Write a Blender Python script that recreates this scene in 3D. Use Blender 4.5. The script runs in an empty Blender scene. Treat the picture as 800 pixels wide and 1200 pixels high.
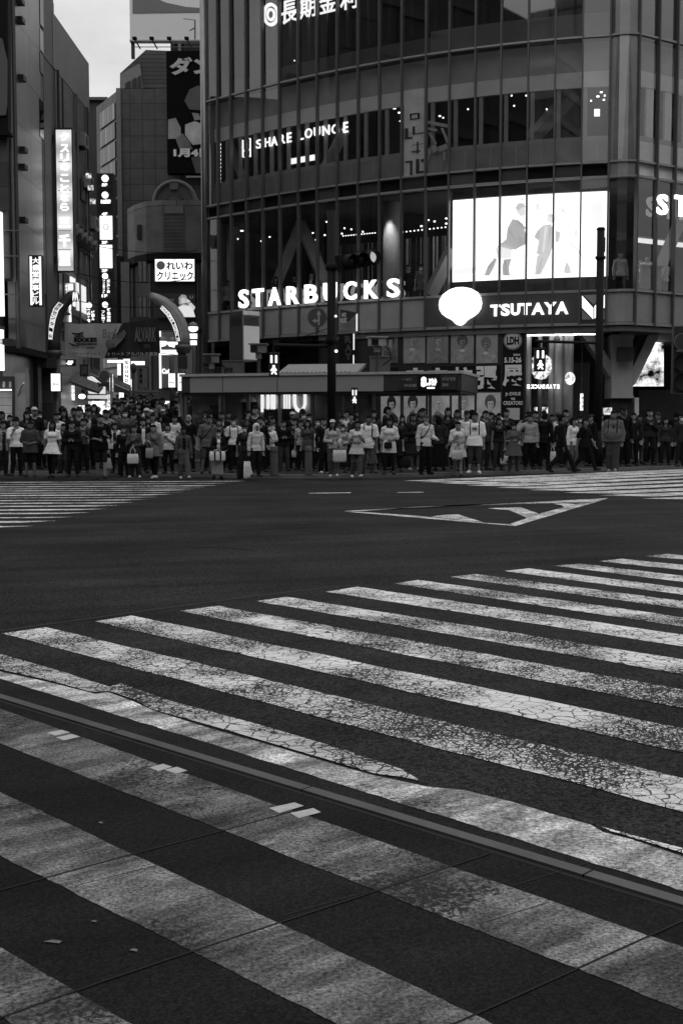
import bpy, math, random
import numpy as np
from mathutils import Vector, Matrix

random.seed(7); RNG = np.random.default_rng(7)
SC = bpy.context.scene
COL = SC.collection
R = math.radians

# ------------------------------------------------------------------ camera
F, HY, CH = 1400.0, 500.0, 1.32            # focal length in photo pixels, horizon row, camera height
PITCH = math.atan((600 - HY) / F)
cam_d = bpy.data.cameras.new('camera')
cam_d.sensor_fit = 'VERTICAL'; cam_d.sensor_height = 36.0; cam_d.lens = F / 1200 * 36.0
cam_d.clip_start = 0.1; cam_d.clip_end = 3000
cam = bpy.data.objects.new('camera', cam_d); COL.objects.link(cam)
cam.location = (0, 0, CH); cam.rotation_euler = (math.pi / 2 - PITCH, 0, 0)
SC.camera = cam

# ------------------------------------------------------------------ sky, sun, exposure (overcast evening)
SUN_EL, SUN_ROT = R(38), R(205)
w = bpy.data.worlds.new('World'); SC.world = w; w.use_nodes = True
nt = w.node_tree; nt.nodes.clear()
N = nt.nodes.new; L = nt.links.new
out = N('ShaderNodeOutputWorld'); bg = N('ShaderNodeBackground')
sky = N('ShaderNodeTexSky'); sky.sky_type = 'NISHITA'; sky.sun_disc = False
sky.sun_elevation = SUN_EL; sky.sun_rotation = SUN_ROT; sky.air_density = 1.0; sky.dust_density = 3.0; sky.ozone_density = 1.0
bw = N('ShaderNodeRGBToBW'); L(sky.outputs[0], bw.inputs[0])
tc = N('ShaderNodeTexCoord'); mp = N('ShaderNodeMapping'); mp.inputs['Scale'].default_value = (1, 1, 2.2); L(tc.outputs['Generated'], mp.inputs[0])
nz = N('ShaderNodeTexNoise'); nz.inputs['Scale'].default_value = 6.0; nz.inputs['Detail'].default_value = 7; nz.inputs['Roughness'].default_value = .55
L(mp.outputs[0], nz.inputs['Vector'])
rmp = N('ShaderNodeValToRGB'); rmp.color_ramp.elements[0].position = .32; rmp.color_ramp.elements[1].position = .68
rmp.color_ramp.elements[0].color = (6.3, 6.3, 6.3, 1); rmp.color_ramp.elements[1].color = (9.8, 9.8, 9.8, 1)
L(nz.outputs[0], rmp.inputs[0])
mx = N('ShaderNodeMix'); mx.data_type = 'RGBA'; mx.inputs[0].default_value = .82
L(bw.outputs[0], mx.inputs[6]); L(rmp.outputs[0], mx.inputs[7])
sx = N('ShaderNodeSeparateXYZ'); L(tc.outputs['Generated'], sx.inputs[0])          # overcast: brighter overhead than at the horizon
cg = N('ShaderNodeMapRange'); cg.inputs[1].default_value = 0.0; cg.inputs[2].default_value = 1.0; cg.inputs[3].default_value = .74; cg.inputs[4].default_value = 1.45; L(sx.outputs[2], cg.inputs[0])
gm = N('ShaderNodeMix'); gm.data_type = 'RGBA'; gm.blend_type = 'MULTIPLY'; gm.inputs[0].default_value = 1.0; L(mx.outputs[2], gm.inputs[6]); L(cg.outputs[0], gm.inputs[7])
L(gm.outputs[2], bg.inputs[0]); bg.inputs[1].default_value = 0.10
L(bg.outputs[0], out.inputs[0])
sun_d = bpy.data.lights.new('sun', 'SUN'); sun_d.energy = 0.5; sun_d.angle = R(40); sun_d.color = (1, 1, 1)
sun = bpy.data.objects.new('sun', sun_d); COL.objects.link(sun)
sun.rotation_euler = (math.pi / 2 - SUN_EL, 0, math.pi - SUN_ROT + math.pi)
VS = SC.view_settings
SC.display_settings.display_device = 'sRGB'
VS.view_transform = 'Standard'; VS.look = 'None'; VS.exposure = 0.25; VS.gamma = 1.0; VS.use_curve_mapping = False
SC.cycles.use_denoising = True
SC.cycles.max_bounces = 6; SC.cycles.transparent_max_bounces = 24

# ------------------------------------------------------------------ picture <-> place
def ray(px, py):
    u = (px - 400) / F; v = (600 - py) / F
    k = math.cos(PITCH) + v * math.sin(PITCH)
    return u / k, (-math.sin(PITCH) + v * math.cos(PITCH)) / k
def P(px, py, Y):
    a, b = ray(px, py); return Vector((a * Y, Y, CH + b * Y))
def G(px, py, z=0.0):
    a, b = ray(px, py); Y = (z - CH) / b; return Vector((a * Y, Y, z))
def HX(px, py, X):                                  # on the wall plane x = X
    a, b = ray(px, py); Y = X / a; return Vector((X, Y, CH + b * Y))

# ------------------------------------------------------------------ materials (a black and white place)
_M = {}
def g4(v): return (v, v, v, 1)
def newmat(name):
    m = bpy.data.materials.new(name); m.use_nodes = True
    n = m.node_tree; b = n.nodes['Principled BSDF']; return m, n, b
def mat(v, rough=.6, metal=0., var=.18, scale=6., bump=0., spec=.4):
    k = ('m', round(v, 3), rough, metal, var, scale, bump, spec)
    if k in _M: return _M[k]
    m, n, b = newmat('grey_%03d' % int(v * 1000))
    b.inputs['Roughness'].default_value = rough; b.inputs['Metallic'].default_value = metal
    b.inputs['Specular IOR Level'].default_value = spec
    if var:
        t = n.nodes.new('ShaderNodeTexCoord'); z = n.nodes.new('ShaderNodeTexNoise')
        z.inputs['Scale'].default_value = scale; z.inputs['Detail'].default_value = 6; z.inputs['Roughness'].default_value = .65
        n.links.new(t.outputs['Object'], z.inputs['Vector'])
        r = n.nodes.new('ShaderNodeMapRange'); r.inputs[1].default_value = .25; r.inputs[2].default_value = .75
        r.inputs[3].default_value = v * (1 - var); r.inputs[4].default_value = v * (1 + var)
        n.links.new(z.outputs[0], r.inputs[0]); n.links.new(r.outputs[0], b.inputs['Base Color'])
        if bump:
            bp = n.nodes.new('ShaderNodeBump'); bp.inputs['Strength'].default_value = bump; bp.inputs['Distance'].default_value = .02
            n.links.new(z.outputs[0], bp.inputs['Height']); n.links.new(bp.outputs[0], b.inputs['Normal'])
    else:
        b.inputs['Base Color'].default_value = g4(v)
    _M[k] = m; return m
def glow(s, v=1.0):
    k = ('e', round(s, 3))
    if k in _M: return _M[k]
    m, n, b = newmat('lit_%d' % int(s * 100))
    b.inputs['Base Color'].default_value = g4(.6); b.inputs['Emission Color'].default_value = g4(1)
    b.inputs['Emission Strength'].default_value = s; b.inputs['Roughness'].default_value = .4
    _M[k] = m; return m
def glow_noise(s0, s1, scale=4., sx=1., sz=1.):
    k = ('en', s0, s1, scale, sx, sz)
    if k in _M: return _M[k]
    m, n, b = newmat('lit_screen')
    b.inputs['Base Color'].default_value = g4(.05); b.inputs['Emission Color'].default_value = g4(1)
    t = n.nodes.new('ShaderNodeTexCoord'); mp = n.nodes.new('ShaderNodeMapping'); mp.inputs['Scale'].default_value = (sx, sx, sz)
    z = n.nodes.new('ShaderNodeTexNoise'); z.inputs['Scale'].default_value = scale; z.inputs['Detail'].default_value = 5; z.inputs['Roughness'].default_value = .7
    n.links.new(t.outputs['Object'], mp.inputs[0]); n.links.new(mp.outputs[0], z.inputs['Vector'])
    r = n.nodes.new('ShaderNodeMapRange'); r.inputs[1].default_value = .38; r.inputs[2].default_value = .62
    r.inputs[3].default_value = s0; r.inputs[4].default_value = s1
    n.links.new(z.outputs[0], r.inputs[0]); n.links.new(r.outputs[0], b.inputs['Emission Strength'])
    _M[k] = m; return m
def glass(t=.75, rough=.015, ior=1.5, gain=1.0):
    k = ('g', t, rough, ior, gain)
    if k in _M: return _M[k]
    m = bpy.data.materials.new('glass'); m.use_nodes = True; n = m.node_tree; n.nodes.clear()
    o = n.nodes.new('ShaderNodeOutputMaterial'); x = n.nodes.new('ShaderNodeMixShader')
    tr = n.nodes.new('ShaderNodeBsdfTransparent'); tr.inputs[0].default_value = g4(t)
    gl = n.nodes.new('ShaderNodeBsdfGlossy'); gl.inputs['Roughness'].default_value = rough; gl.inputs['Color'].default_value = g4(.9 * gain)
    fr = n.nodes.new('ShaderNodeFresnel'); fr.inputs[0].default_value = ior
    ge = n.nodes.new('ShaderNodeNewGeometry'); iv = n.nodes.new('ShaderNodeMath'); iv.operation = 'SUBTRACT'; iv.inputs[0].default_value = 1.0; n.links.new(ge.outputs['Backfacing'], iv.inputs[1])
    mu = n.nodes.new('ShaderNodeMath'); mu.operation = 'MULTIPLY'; n.links.new(fr.outputs[0], mu.inputs[0]); n.links.new(iv.outputs[0], mu.inputs[1])
    n.links.new(mu.outputs[0], x.inputs[0]); n.links.new(tr.outputs[0], x.inputs[1]); n.links.new(gl.outputs[0], x.inputs[2])
    n.links.new(x.outputs[0], o.inputs[0]); _M[k] = m; return m

# ------------------------------------------------------------------ mesh helpers
def mk(name, verts, faces, m, parent=None, smooth=False):
    me = bpy.data.meshes.new(name)
    me.from_pydata([tuple(v) for v in verts], [], [tuple(f) for f in faces])
    for x in (m if isinstance(m, (list, tuple)) else [m]): me.materials.append(x)
    if smooth: me.polygons.foreach_set('use_smooth', [True] * len(me.polygons))
    me.update()
    o = bpy.data.objects.new(name, me); COL.objects.link(o)
    if parent is not None:
        o.parent = parent
        if parent.type == 'EMPTY': o.matrix_parent_inverse = Matrix.Translation(-Vector(parent.location))
    return o
def empty(name, loc):
    o = bpy.data.objects.new(name, None); COL.objects.link(o); o.location = loc; o.empty_display_size = .2; return o
def tag(o, label=None, cat=None, group=None, kind=None):
    if label: o['label'] = label
    if cat: o['category'] = cat
    if group: o['group'] = group
    if kind: o['kind'] = kind
    return o
def thing(name, loc, label, cat, group=None): return tag(empty(name, loc), label, cat, group)
class MB:
    def __init__(s): s.v = []; s.f = []; s.mi = []
    def add(s, vs, fs, mi=0):
        b = len(s.v); s.v += [Vector(v) for v in vs]; s.f += [tuple(i + b for i in f) for f in fs]; s.mi += [mi] * len(fs); return s
    def box(s, c, d, rz=0., M=None, mi=0, bev=0.):
        x, y, z = d[0] / 2, d[1] / 2, d[2] / 2
        q = [Vector((i * x, j * y, k * z)) for k in (-1, 1) for j in (-1, 1) for i in (-1, 1)]
        m = M if M is not None else Matrix.Rotation(rz, 3, 'Z')
        q = [m @ p + Vector(c) for p in q]
        return s.add(q, [(0, 2, 3, 1), (4, 5, 7, 6), (0, 1, 5, 4), (1, 3, 7, 5), (3, 2, 6, 7), (2, 0, 4, 6)], mi)
    def prism(s, poly, d, mi=0):                    # poly: 3-D outline, extruded by vector d
        n = len(poly); d = Vector(d); q = [Vector(p) for p in poly]
        vs = q + [p + d for p in q]
        fs = [tuple(range(n)), tuple(range(2 * n - 1, n - 1, -1))] + [(i, i + n, (i + 1) % n + n, (i + 1) % n) for i in range(n)]
        return s.add(vs, fs, mi)
    def tube(s, pts, r, n=10, mi=0, caps=True):
        pts = [Vector(p) for p in pts]; rs = r if isinstance(r, (list, tuple)) else [r] * len(pts)
        vs = []; up = None
        for i, p in enumerate(pts):
            t = (pts[min(i + 1, len(pts) - 1)] - pts[max(i - 1, 0)]).normalized()
            if up is None: up = Vector((0, 0, 1)) if abs(t.z) < .9 else Vector((0, 1, 0))
            a = t.cross(up).normalized(); b2 = a.cross(t).normalized(); up = b2
            vs += [p + (a * math.cos(2 * math.pi * k / n) + b2 * math.sin(2 * math.pi * k / n)) * rs[i] for k in range(n)]
        fs = []
        for i in range(len(pts) - 1):
            for k in range(n): fs.append((i * n + k, i * n + (k + 1) % n, (i + 1) * n + (k + 1) % n, (i + 1) * n + k))
        if caps: fs += [tuple(range(n))[::-1], tuple((len(pts) - 1) * n + k for k in range(n))]
        return s.add(vs, fs, mi)
    def ball(s, c, r, n=12, m=8, mi=0):
        r = Vector((r, r, r)) if not isinstance(r, (tuple, list, Vector)) else Vector(r); c = Vector(c)
        vs = [c + Vector((0, 0, r.z))]
        for i in range(1, m):
            th = math.pi * i / m
            vs += [c + Vector((r.x * math.sin(th) * math.cos(2 * math.pi * k / n), r.y * math.sin(th) * math.sin(2 * math.pi * k / n), r.z * math.cos(th))) for k in range(n)]
        vs.append(c - Vector((0, 0, r.z))); fs = [(0, 1 + k, 1 + (k + 1) % n) for k in range(n)]
        for i in range(m - 2):
            for k in range(n): fs.append((1 + i * n + k, 1 + (i + 1) * n + k, 1 + (i + 1) * n + (k + 1) % n, 1 + i * n + (k + 1) % n))
        e = len(vs) - 1; fs += [(e, 1 + (m - 2) * n + (k + 1) % n, 1 + (m - 2) * n + k) for k in range(n)]
        return s.add(vs, fs, mi)
    def lathe(s, c, prof, n=20, mi=0):
        c = Vector(c); vs = []
        for r, z in prof: vs += [c + Vector((r * math.cos(2 * math.pi * k / n), r * math.sin(2 * math.pi * k / n), z)) for k in range(n)]
        fs = []
        for i in range(len(prof) - 1):
            for k in range(n): fs.append((i * n + k, i * n + (k + 1) % n, (i + 1) * n + (k + 1) % n, (i + 1) * n + k))
        fs += [tuple(range(n))[::-1], tuple((len(prof) - 1) * n + k for k in range(n))]
        return s.add(vs, fs, mi)
    def build(s, name, m, parent=None, smooth=False):
        o = mk(name, s.v, s.f, m, parent, smooth)
        if any(s.mi): o.data.polygons.foreach_set('material_index', s.mi)
        return o
def bevel(o, wd=.02, seg=2):
    b = o.modifiers.new('bevel', 'BEVEL'); b.width = wd; b.segments = seg; b.limit_method = 'ANGLE'; return o

_T = {}
def text_geo(s, bold=0., flip=False):
    k = (s, bold)
    if k not in _T:
        c = bpy.data.curves.new('text', 'FONT'); c.body = s; c.size = 1; c.offset = bold; c.resolution_u = 3; c.extrude = .0
        o = bpy.data.objects.new('text', c); COL.objects.link(o)
        dg = bpy.context.evaluated_depsgraph_get(); dg.update()
        me = bpy.data.meshes.new_from_object(o.evaluated_get(dg))
        v = np.array([x.co[:] for x in me.vertices]); f = [tuple(p.vertices) for p in me.polygons]
        bpy.data.objects.remove(o); bpy.data.curves.remove(c); bpy.data.meshes.remove(me)
        if len(v):
            lo, hi = v.min(0), v.max(0); v = (v - lo) / np.maximum(hi - lo, 1e-6)
        _T[k] = (v, f)
    return _T[k]
def text_on(name, s, o, u, v, m, parent=None, bold=.0, depth=.02, mirror=False):
    """letters filling the parallelogram o, o+u, o+u+v; raised along u x v by depth (closed solid)"""
    vv, ff = text_geo(s, bold)
    o, u, v = Vector(o), Vector(u), Vector(v); n = u.cross(v).normalized()
    if len(vv) == 0: return None
    if mirror: pts = [o + u * (1 - p[0]) + v * p[1] for p in vv]
    else: pts = [o + u * p[0] + v * p[1] for p in vv]
    k = len(pts); top = [p + n * depth for p in pts]
    ed = {}
    for f in ff:
        for a, b in zip(f, f[1:] + f[:1]): ed[(a, b)] = ed.get((a, b), 0) + 1
    side = [(b, a, a + k, b + k) for (a, b) in ed if (b, a) not in ed]
    return mk(name, pts + top, [tuple(reversed(f)) for f in ff] + [tuple(i + k for i in f) for f in ff] + [tuple(reversed(q)) for q in side], m, parent)
def quad_px(x0, y0, x1, y1, Y): return P(x0, y1, Y), P(x1, y1, Y), P(x1, y0, Y), P(x0, y0, Y)   # bl br tr tl
def panel(name, x0, y0, x1, y1, Y, th, m, parent=None):
    """upright slab facing the camera street, given by its outline in the photo at distance Y"""
    a, b = P(x0, y1, Y), P(x1, y0, Y)
    return MB().box(((a.x + b.x) / 2, Y + th / 2, (a.z + b.z) / 2), (b.x - a.x, th, b.z - a.z)).build(name, m, parent)
def text_px(name, s, x0, y0, x1, y1, Y, m, parent=None, bold=.0, depth=.02, dy=.0):
    a, b = P(x0, y1, Y), P(x1, y0, Y)
    return text_on(name, s, (a.x, Y - dy, a.z), (b.x - a.x, 0, 0), (0, 0, b.z - a.z), m, parent, bold, depth)
def wall_px(name, x0, y0, x1, y1, X, th, m, parent=None):
    """slab on the wall plane x = X (street side at +x), outline given in the photo at its near/far edges"""
    pn, pf = HX(x0, y1, X), HX(x1, y0, X)
    return MB().box((X - th / 2, (pn.y + pf.y) / 2, (pn.z + pf.z) / 2), (th, pf.y - pn.y, abs(pf.z - pn.z))).build(name, m, parent)
# ------------------------------------------------------------------ ground materials
def asphalt_mat(v0, v1, grain=160., name='asphalt', bump=.5, spk=(.6, 1.4)):
    m, n, b = newmat(name); N = n.nodes.new; L = n.links.new
    t = N('ShaderNodeTexCoord')
    a = N('ShaderNodeTexNoise'); a.inputs['Scale'].default_value = grain; a.inputs['Detail'].default_value = 3; L(t.outputs['Object'], a.inputs['Vector'])
    c = N('ShaderNodeTexVoronoi'); c.inputs['Scale'].default_value = grain * .55; L(t.outputs['Object'], c.inputs['Vector'])
    g = N('ShaderNodeTexNoise'); g.inputs['Scale'].default_value = .55; g.inputs['Detail'].default_value = 5; L(t.outputs['Object'], g.inputs['Vector'])
    mp = N('ShaderNodeMapping'); mp.vector_type = 'TEXTURE'; mp.inputs['Rotation'].default_value = (0, 0, R(20)); mp.inputs['Scale'].default_value = (9., .5, 1); L(t.outputs['Object'], mp.inputs[0])
    st = N('ShaderNodeTexNoise'); st.inputs['Scale'].default_value = 1.2; st.inputs['Detail'].default_value = 4; L(mp.outputs[0], st.inputs['Vector'])
    def rng(s, a0, a1, b0, b1):
        r = N('ShaderNodeMapRange'); r.inputs[1].default_value = a0; r.inputs[2].default_value = a1; r.inputs[3].default_value = b0; r.inputs[4].default_value = b1; L(s, r.inputs[0]); return r.outputs[0]
    def mul(x, y):
        q = N('ShaderNodeMath'); q.operation = 'MULTIPLY'; L(x, q.inputs[0]); L(y, q.inputs[1]); return q.outputs[0]
    base = rng(a.outputs[0], .3, .75, v0, v1)
    sp = rng(c.outputs['Color'], .0, 1., *spk); base = mul(base, sp)
    base = mul(base, rng(g.outputs[0], .3, .7, .68, 1.32)); base = mul(base, rng(st.outputs[0], .35, .65, .78, 1.22))
    L(base, b.inputs['Base Color']); b.inputs['Roughness'].default_value = .93; b.inputs['Specular IOR Level'].default_value = .05
    bp = N('ShaderNodeBump'); bp.inputs['Strength'].default_value = bump; bp.inputs['Distance'].default_value = .006; L(a.outputs[0], bp.inputs['Height']); L(bp.outputs[0], b.inputs['Normal'])
    return m
ASPHALT = asphalt_mat(.004, .049, 130., 'asphalt', .7, (.2, 1.85))
SLAB = asphalt_mat(.007, .023, 200., 'dark_paving', .2)
GUTTER = asphalt_mat(.012, .026, 200., 'gutter', .2)
SIDEWALK = asphalt_mat(.03, .05, 60., 'sidewalk', .2)
def paint_mat(white, under, wear, crack, name, streak=False, c0=7.):
    """worn traffic paint: crazed by a crack net, rubbed off in patches down to what lies under it"""
    m, n, b = newmat(name); N = n.nodes.new; L = n.links.new
    t = N('ShaderNodeTexCoord'); oi = N('ShaderNodeObjectInfo'); ad = N('ShaderNodeVectorMath'); ad.operation = 'ADD'
    L(t.outputs['Object'], ad.inputs[0]); sc = N('ShaderNodeVectorMath'); sc.operation = 'SCALE'; sc.inputs['Scale'].default_value = 7.; cb = N('ShaderNodeCombineXYZ'); L(oi.outputs['Random'], cb.inputs[2]); L(cb.outputs[0], sc.inputs[0]); L(sc.outputs[0], ad.inputs[1])
    V = ad.outputs[0]
    def noise(s, d, r=.6, v=None):
        q = N('ShaderNodeTexNoise'); q.inputs['Scale'].default_value = s; q.inputs['Detail'].default_value = d; q.inputs['Roughness'].default_value = r; L(v or V, q.inputs['Vector']); return q.outputs[0]
    def rng(s, a0, a1, b0, b1):
        r = N('ShaderNodeMapRange'); r.inputs[1].default_value = a0; r.inputs[2].default_value = a1; r.inputs[3].default_value = b0; r.inputs[4].default_value = b1; L(s, r.inputs[0]); return r.outputs[0]
    def mth(op, x, y):
        q = N('ShaderNodeMath'); q.operation = op
        for i, z in enumerate((x, y)):
            if isinstance(z, (int, float)): q.inputs[i].default_value = z
            else: L(z, q.inputs[i])
        return q.outputs[0]
    # warp, then two sizes of crack cells
    wv = N('ShaderNodeVectorMath'); wv.operation = 'ADD'; nz = N('ShaderNodeTexNoise'); nz.inputs['Scale'].default_value = 9.; L(V, nz.inputs['Vector']); s2 = N('ShaderNodeVectorMath'); s2.operation = 'SCALE'; s2.inputs['Scale'].default_value = .09; L(nz.outputs['Color'], s2.inputs[0]); L(V, wv.inputs[0]); L(s2.outputs[0], wv.inputs[1])
    mask = None
    patch = noise(.9, 3.)
    for s, th in () if streak else ((c0, .075), (c0 * 2.1, .15), (c0 * 4.5, .17)):
        vo = N('ShaderNodeTexVoronoi'); vo.feature = 'DISTANCE_TO_EDGE'; vo.inputs['Scale'].default_value = s; L(wv.outputs[0], vo.inputs['Vector'])
        amt = rng(noise(1.1 if s == c0 else 1.7, 5, .6), .40, .62, -.012 if s != c0 else .012, th * crack * (1.0 if s == c0 else 1.5))
        k = rng(mth('SUBTRACT', vo.outputs['Distance'], amt), -.01, .03, 0., 1.)
        mask = k if mask is None else mth('MULTIPLY', mask, k)
    fine = noise(55., 6., .75); lim = rng(patch, .42, .62, .30 - .2 * (1 - wear), .33 + .36 * wear)
    k2 = rng(mth('SUBTRACT', fine, lim), -.02, .05, 0., 1.); mask = k2 if mask is None else mth('MULTIPLY', mask, k2)
    dirt = rng(noise(3., 6.), .25, .75, .72, 1.08)
    if streak:
        mp = N('ShaderNodeMapping'); mp.vector_type = 'TEXTURE'; mp.inputs['Rotation'].default_value = (0, 0, R(41)); mp.inputs['Scale'].default_value = (2.6, .55, 1); L(V, mp.inputs[0])
        dirt = mth('MULTIPLY', dirt, rng(noise(4.2, 8, .72, mp.outputs[0]), .40, .62, .42, 1.38)); dirt = mth('MULTIPLY', dirt, rng(noise(2.2, 6, .68), .38, .64, .55, 1.35)); dirt = mth('MULTIPLY', dirt, rng(noise(85., 4., .8), .36, .64, .22, 1.75))
        brk = N('ShaderNodeTexBrick'); brk.inputs['Scale'].default_value = 1.; brk.inputs['Brick Width'].default_value = .42; brk.inputs['Row Height'].default_value = .11; brk.inputs['Mortar Size'].default_value = 0.; brk.inputs['Color1'].default_value = g4(.72); brk.inputs['Color2'].default_value = g4(1.18); m2 = N('ShaderNodeMapping'); m2.vector_type = 'TEXTURE'; m2.inputs['Rotation'].default_value = (0, 0, R(41)); L(wv.outputs[0], m2.inputs[0]); L(m2.outputs[0], brk.inputs['Vector'])
        dirt = mth('MULTIPLY', dirt, brk.outputs['Color'])
    wc = mth('MULTIPLY', dirt, white); uc = mth('MULTIPLY', rng(noise(150., 3.), .3, .7, .6, 1.4), under)
    mix = N('ShaderNodeMix'); mix.data_type = 'FLOAT'; L(mask, mix.inputs[0]); L(uc, mix.inputs[2]); L(wc, mix.inputs[3])
    L(mix.outputs[0], b.inputs['Base Color']); b.inputs['Roughness'].default_value = .85; b.inputs['Specular IOR Level'].default_value = .08
    bp = N('ShaderNodeBump'); bp.inputs['Strength'].default_value = .35; bp.inputs['Distance'].default_value = .004; L(mask, bp.inputs['Height']); L(bp.outputs[0], b.inputs['Normal'])
    return m
PAINT = [paint_mat(.80, .03, .26, .46, 'worn_paint', c0=13.), paint_mat(.82, .035, .22, .5, 'cracked_paint', c0=12.), paint_mat(.82, .035, .1, .3, 'sound_paint', c0=10.)]
PAINT_FAR = paint_mat(.84, .04, .15, .25, 'far_paint')
PAINT_WALK = paint_mat(.165, .025, .52, .12, 'trodden_paint', True, c0=2.)
PAINT_GUT = paint_mat(.54, .04, .42, .25, 'gutter_paint', True, c0=3.)

def flat(name, pts, z, m, kind='structure'):
    """thin sheet laid at height z"""
    o = mk(name, [(p[0], p[1], z) for p in pts], [tuple(range(len(pts)))], m); tag(o, kind=kind)
    if o.data.polygons[0].normal.z < 0: o.data.flip_normals()
    return o
def gp(*pp): return [G(x, y) for x, y in pp]
# ------------------------------------------------------------------ the ground
flat('road', [(-400, -150), (400, -150), (400, 900), (-400, 900)], 0, ASPHALT)
# kerb and far pavement
KERB_PX = [(-260, 555), (0, 557), (200, 558), (330, 561), (450, 560), (560, 557), (650, 554), (720, 552), (800, 549), (1100, 540)]
KERB = [G(x, y) for x, y in KERB_PX]; PZ = .10
kp = [(-60, KERB[0].y)] + [(k.x, k.y) for k in KERB] + [(70, KERB[-1].y)]
mb = MB()
for a, b in zip(kp, kp[1:]): mb.add([(a[0], a[1] + .16, PZ), (b[0], b[1] + .16, PZ), (b[0], 140, PZ), (a[0], 140, PZ)], [(0, 1, 2, 3)])
tag(mb.build('pavement', SIDEWALK), kind='structure')
mb = MB()
for a, b in zip(kp, kp[1:]):
    A, B = Vector((a[0], a[1], 0)), Vector((b[0], b[1], 0))
    mb.add([A, B, B + Vector((0, 0, PZ)), A + Vector((0, 0, PZ)), A + Vector((0, .16, PZ)), B + Vector((0, .16, PZ))], [(0, 1, 2, 3), (3, 2, 5, 4)])
tag(mb.build('kerb', mat(.16, .8, 0, .25, 5.)), kind='structure')
def street_z(x, y): return PZ + max(0., y - 36.) * .058 if x < -5.3 else PZ
mb = MB(); mb.add([(-60, 36, PZ + .004), (-5.4, 36, PZ + .004), (-5.4, 110, street_z(-9, 110)), (-60, 110, street_z(-9, 110))], [(0, 1, 2, 3)])
tag(mb.build('shopping_street', SIDEWALK), kind='structure')
# near zebra: measured stripe by stripe, carried on beyond the frame along its own direction
NEAR = [((3, 743), (55, 735.5), 913.3, 952.5, 0), ((112, 729), (155, 722), 855, 883, 0), ((210, 716.5), (255, 710.5), 808.8, 830.8, 1), ((300, 705), (337, 700), 773.8, 790.8, 0), ((382, 694), (418, 688), 744.7, 758.3, 2),
        ((461, 684.5), (490, 680), 724, 735, 0), ((527, 676.5), (557, 673), 705, 714, 1), ((590, 669.5), (620, 666.5), 689.7, 697.5, 2), ((650, 663.5), (680, 661), 675.3, 682.5, 1), ((702, 658), (728, 655.2), 662.3, 668.6, 0), ((755, 652.3), (780, 649.6), 650.8, 656, 1), ((806, 647.5), (828, 645.5), 640.5, 644.5, 1)]
for tip, tl, t8, b8, k in NEAR:
    xr = 800 if tip[0] < 790 else 1000
    if xr == 1000: t8, b8 = 655.5, 661
    a, b, c, d = G(*tip), G(*tl), G(xr, t8), G(xr, b8)
    e = (c - b).normalized() * 3.0; e2 = (d - a).normalized() * 3.0
    n = 40; up = [b + (c + e - b) * i / n for i in range(n + 1)]; dn = [a + (d + e2 - a) * i / n for i in range(n + 1)]
    jit = lambda p, q: p + Vector((random.uniform(-q, q), random.uniform(-q, q), 0))
    o = flat('zebra_stripe', [jit(p, .008) for p in up] + [jit(p, .008) for p in dn[::-1]], .004, PAINT[k])
# far zebras
for i, (tx, ty) in enumerate([(-32, 626), (16, 617.5), (42.5, 611.7), (64, 606.6), (85, 601.6), (104, 597.3), (124, 593), (139.5, 589.4), (157.5, 586), (171, 582.9), (186, 579.9), (200, 577.2), (214, 574.4), (228, 572), (243, 569.4), (260, 566.6), (278, 564)]):
    th = [.30, .26, .36, .20, .30, .32, .30][i % 7] if i < 9 else [.30, .20, .34, .22][i % 4]
    a, b = G(tx, ty), G(-170, ty + .004 * (tx + 170) + .6)
    flat('zebra_stripe', [b + Vector((0, -th / 2, 0)), a + Vector((-.18, -th / 2, 0)), a + Vector((.25, th / 2, 0)), b + Vector((0, th / 2, 0))], .004, PAINT_FAR)
for y8 in (549.8, 552.2, 555.2, 558.9, 563.2, 567.8, 573., 578.2, 584.4):
    s = .047; x = (y8 + 800 * s - 562 + 470 * .0727) / (.0727 + s)
    a, b = G(x, y8 + s * (800 - x)), G(1000, y8 - s * 170); t = Vector((0, .19 if y8 > 556 else .24, 0))
    flat('zebra_stripe', [a - t + Vector((.5, 0, 0)), b - t, b + t, a + t - Vector((.5, 0, 0))], .004, PAINT_FAR)
# hatched triangle and other small marks on the road
TRI = [[(402.5, 599), (712, 584), (692, 589.2), (660, 589.3), (492.5, 594), (423, 599.2)], [(402.5, 599.6), (423, 600.2), (492, 605), (567, 613), (596, 614.6), (602.8, 616.7)], [(603.5, 616.7), (711, 584.6), (690, 590.), (676, 590.6), (632, 602), (616, 608), (597, 614.4)],
       [(505, 605.6), (521, 603.5), (536, 603), (566, 612.3), (548, 610.5)], [(571, 596), (609, 594.6), (630.5, 602), (617.5, 607.5), (609, 603.5), (596, 598)], [(648, 590.6), (661, 590.2), (674, 591), (668, 593), (660, 594.5), (658, 592.4)]]
for t in TRI: flat('road_marking', gp(*t), .0045, PAINT[2])
flat('road_marking', gp((362, 578.6), (411, 577.9), (411, 577.2), (362, 577.9)), .004, PAINT_FAR)
flat('road_marking', gp((465, 577.6), (496, 577.3), (496, 576.7), (465, 577)), .004, PAINT_FAR)
flat('road_marking', gp((520, 562.2), (640, 567.6), (640, 566.9), (520, 561.6)), .004, PAINT_FAR)
SEAM = mat(.05, .95, 0, .3, 3., 0, .04); 
for s in ([(-60, 746), (5, 738.6), (100, 725.5), (200, 711.6), (300, 698.2), (390, 687.4), (420, 686)], ):
    up = [G(x, y) for x, y in s]; flat('road_seam', up + [p + Vector((.0, -.05, 0)) for p in up[::-1]], .0035, SEAM)
DARK = mat(.012, .95, 0, .3, 6., 0, .04)
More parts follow.
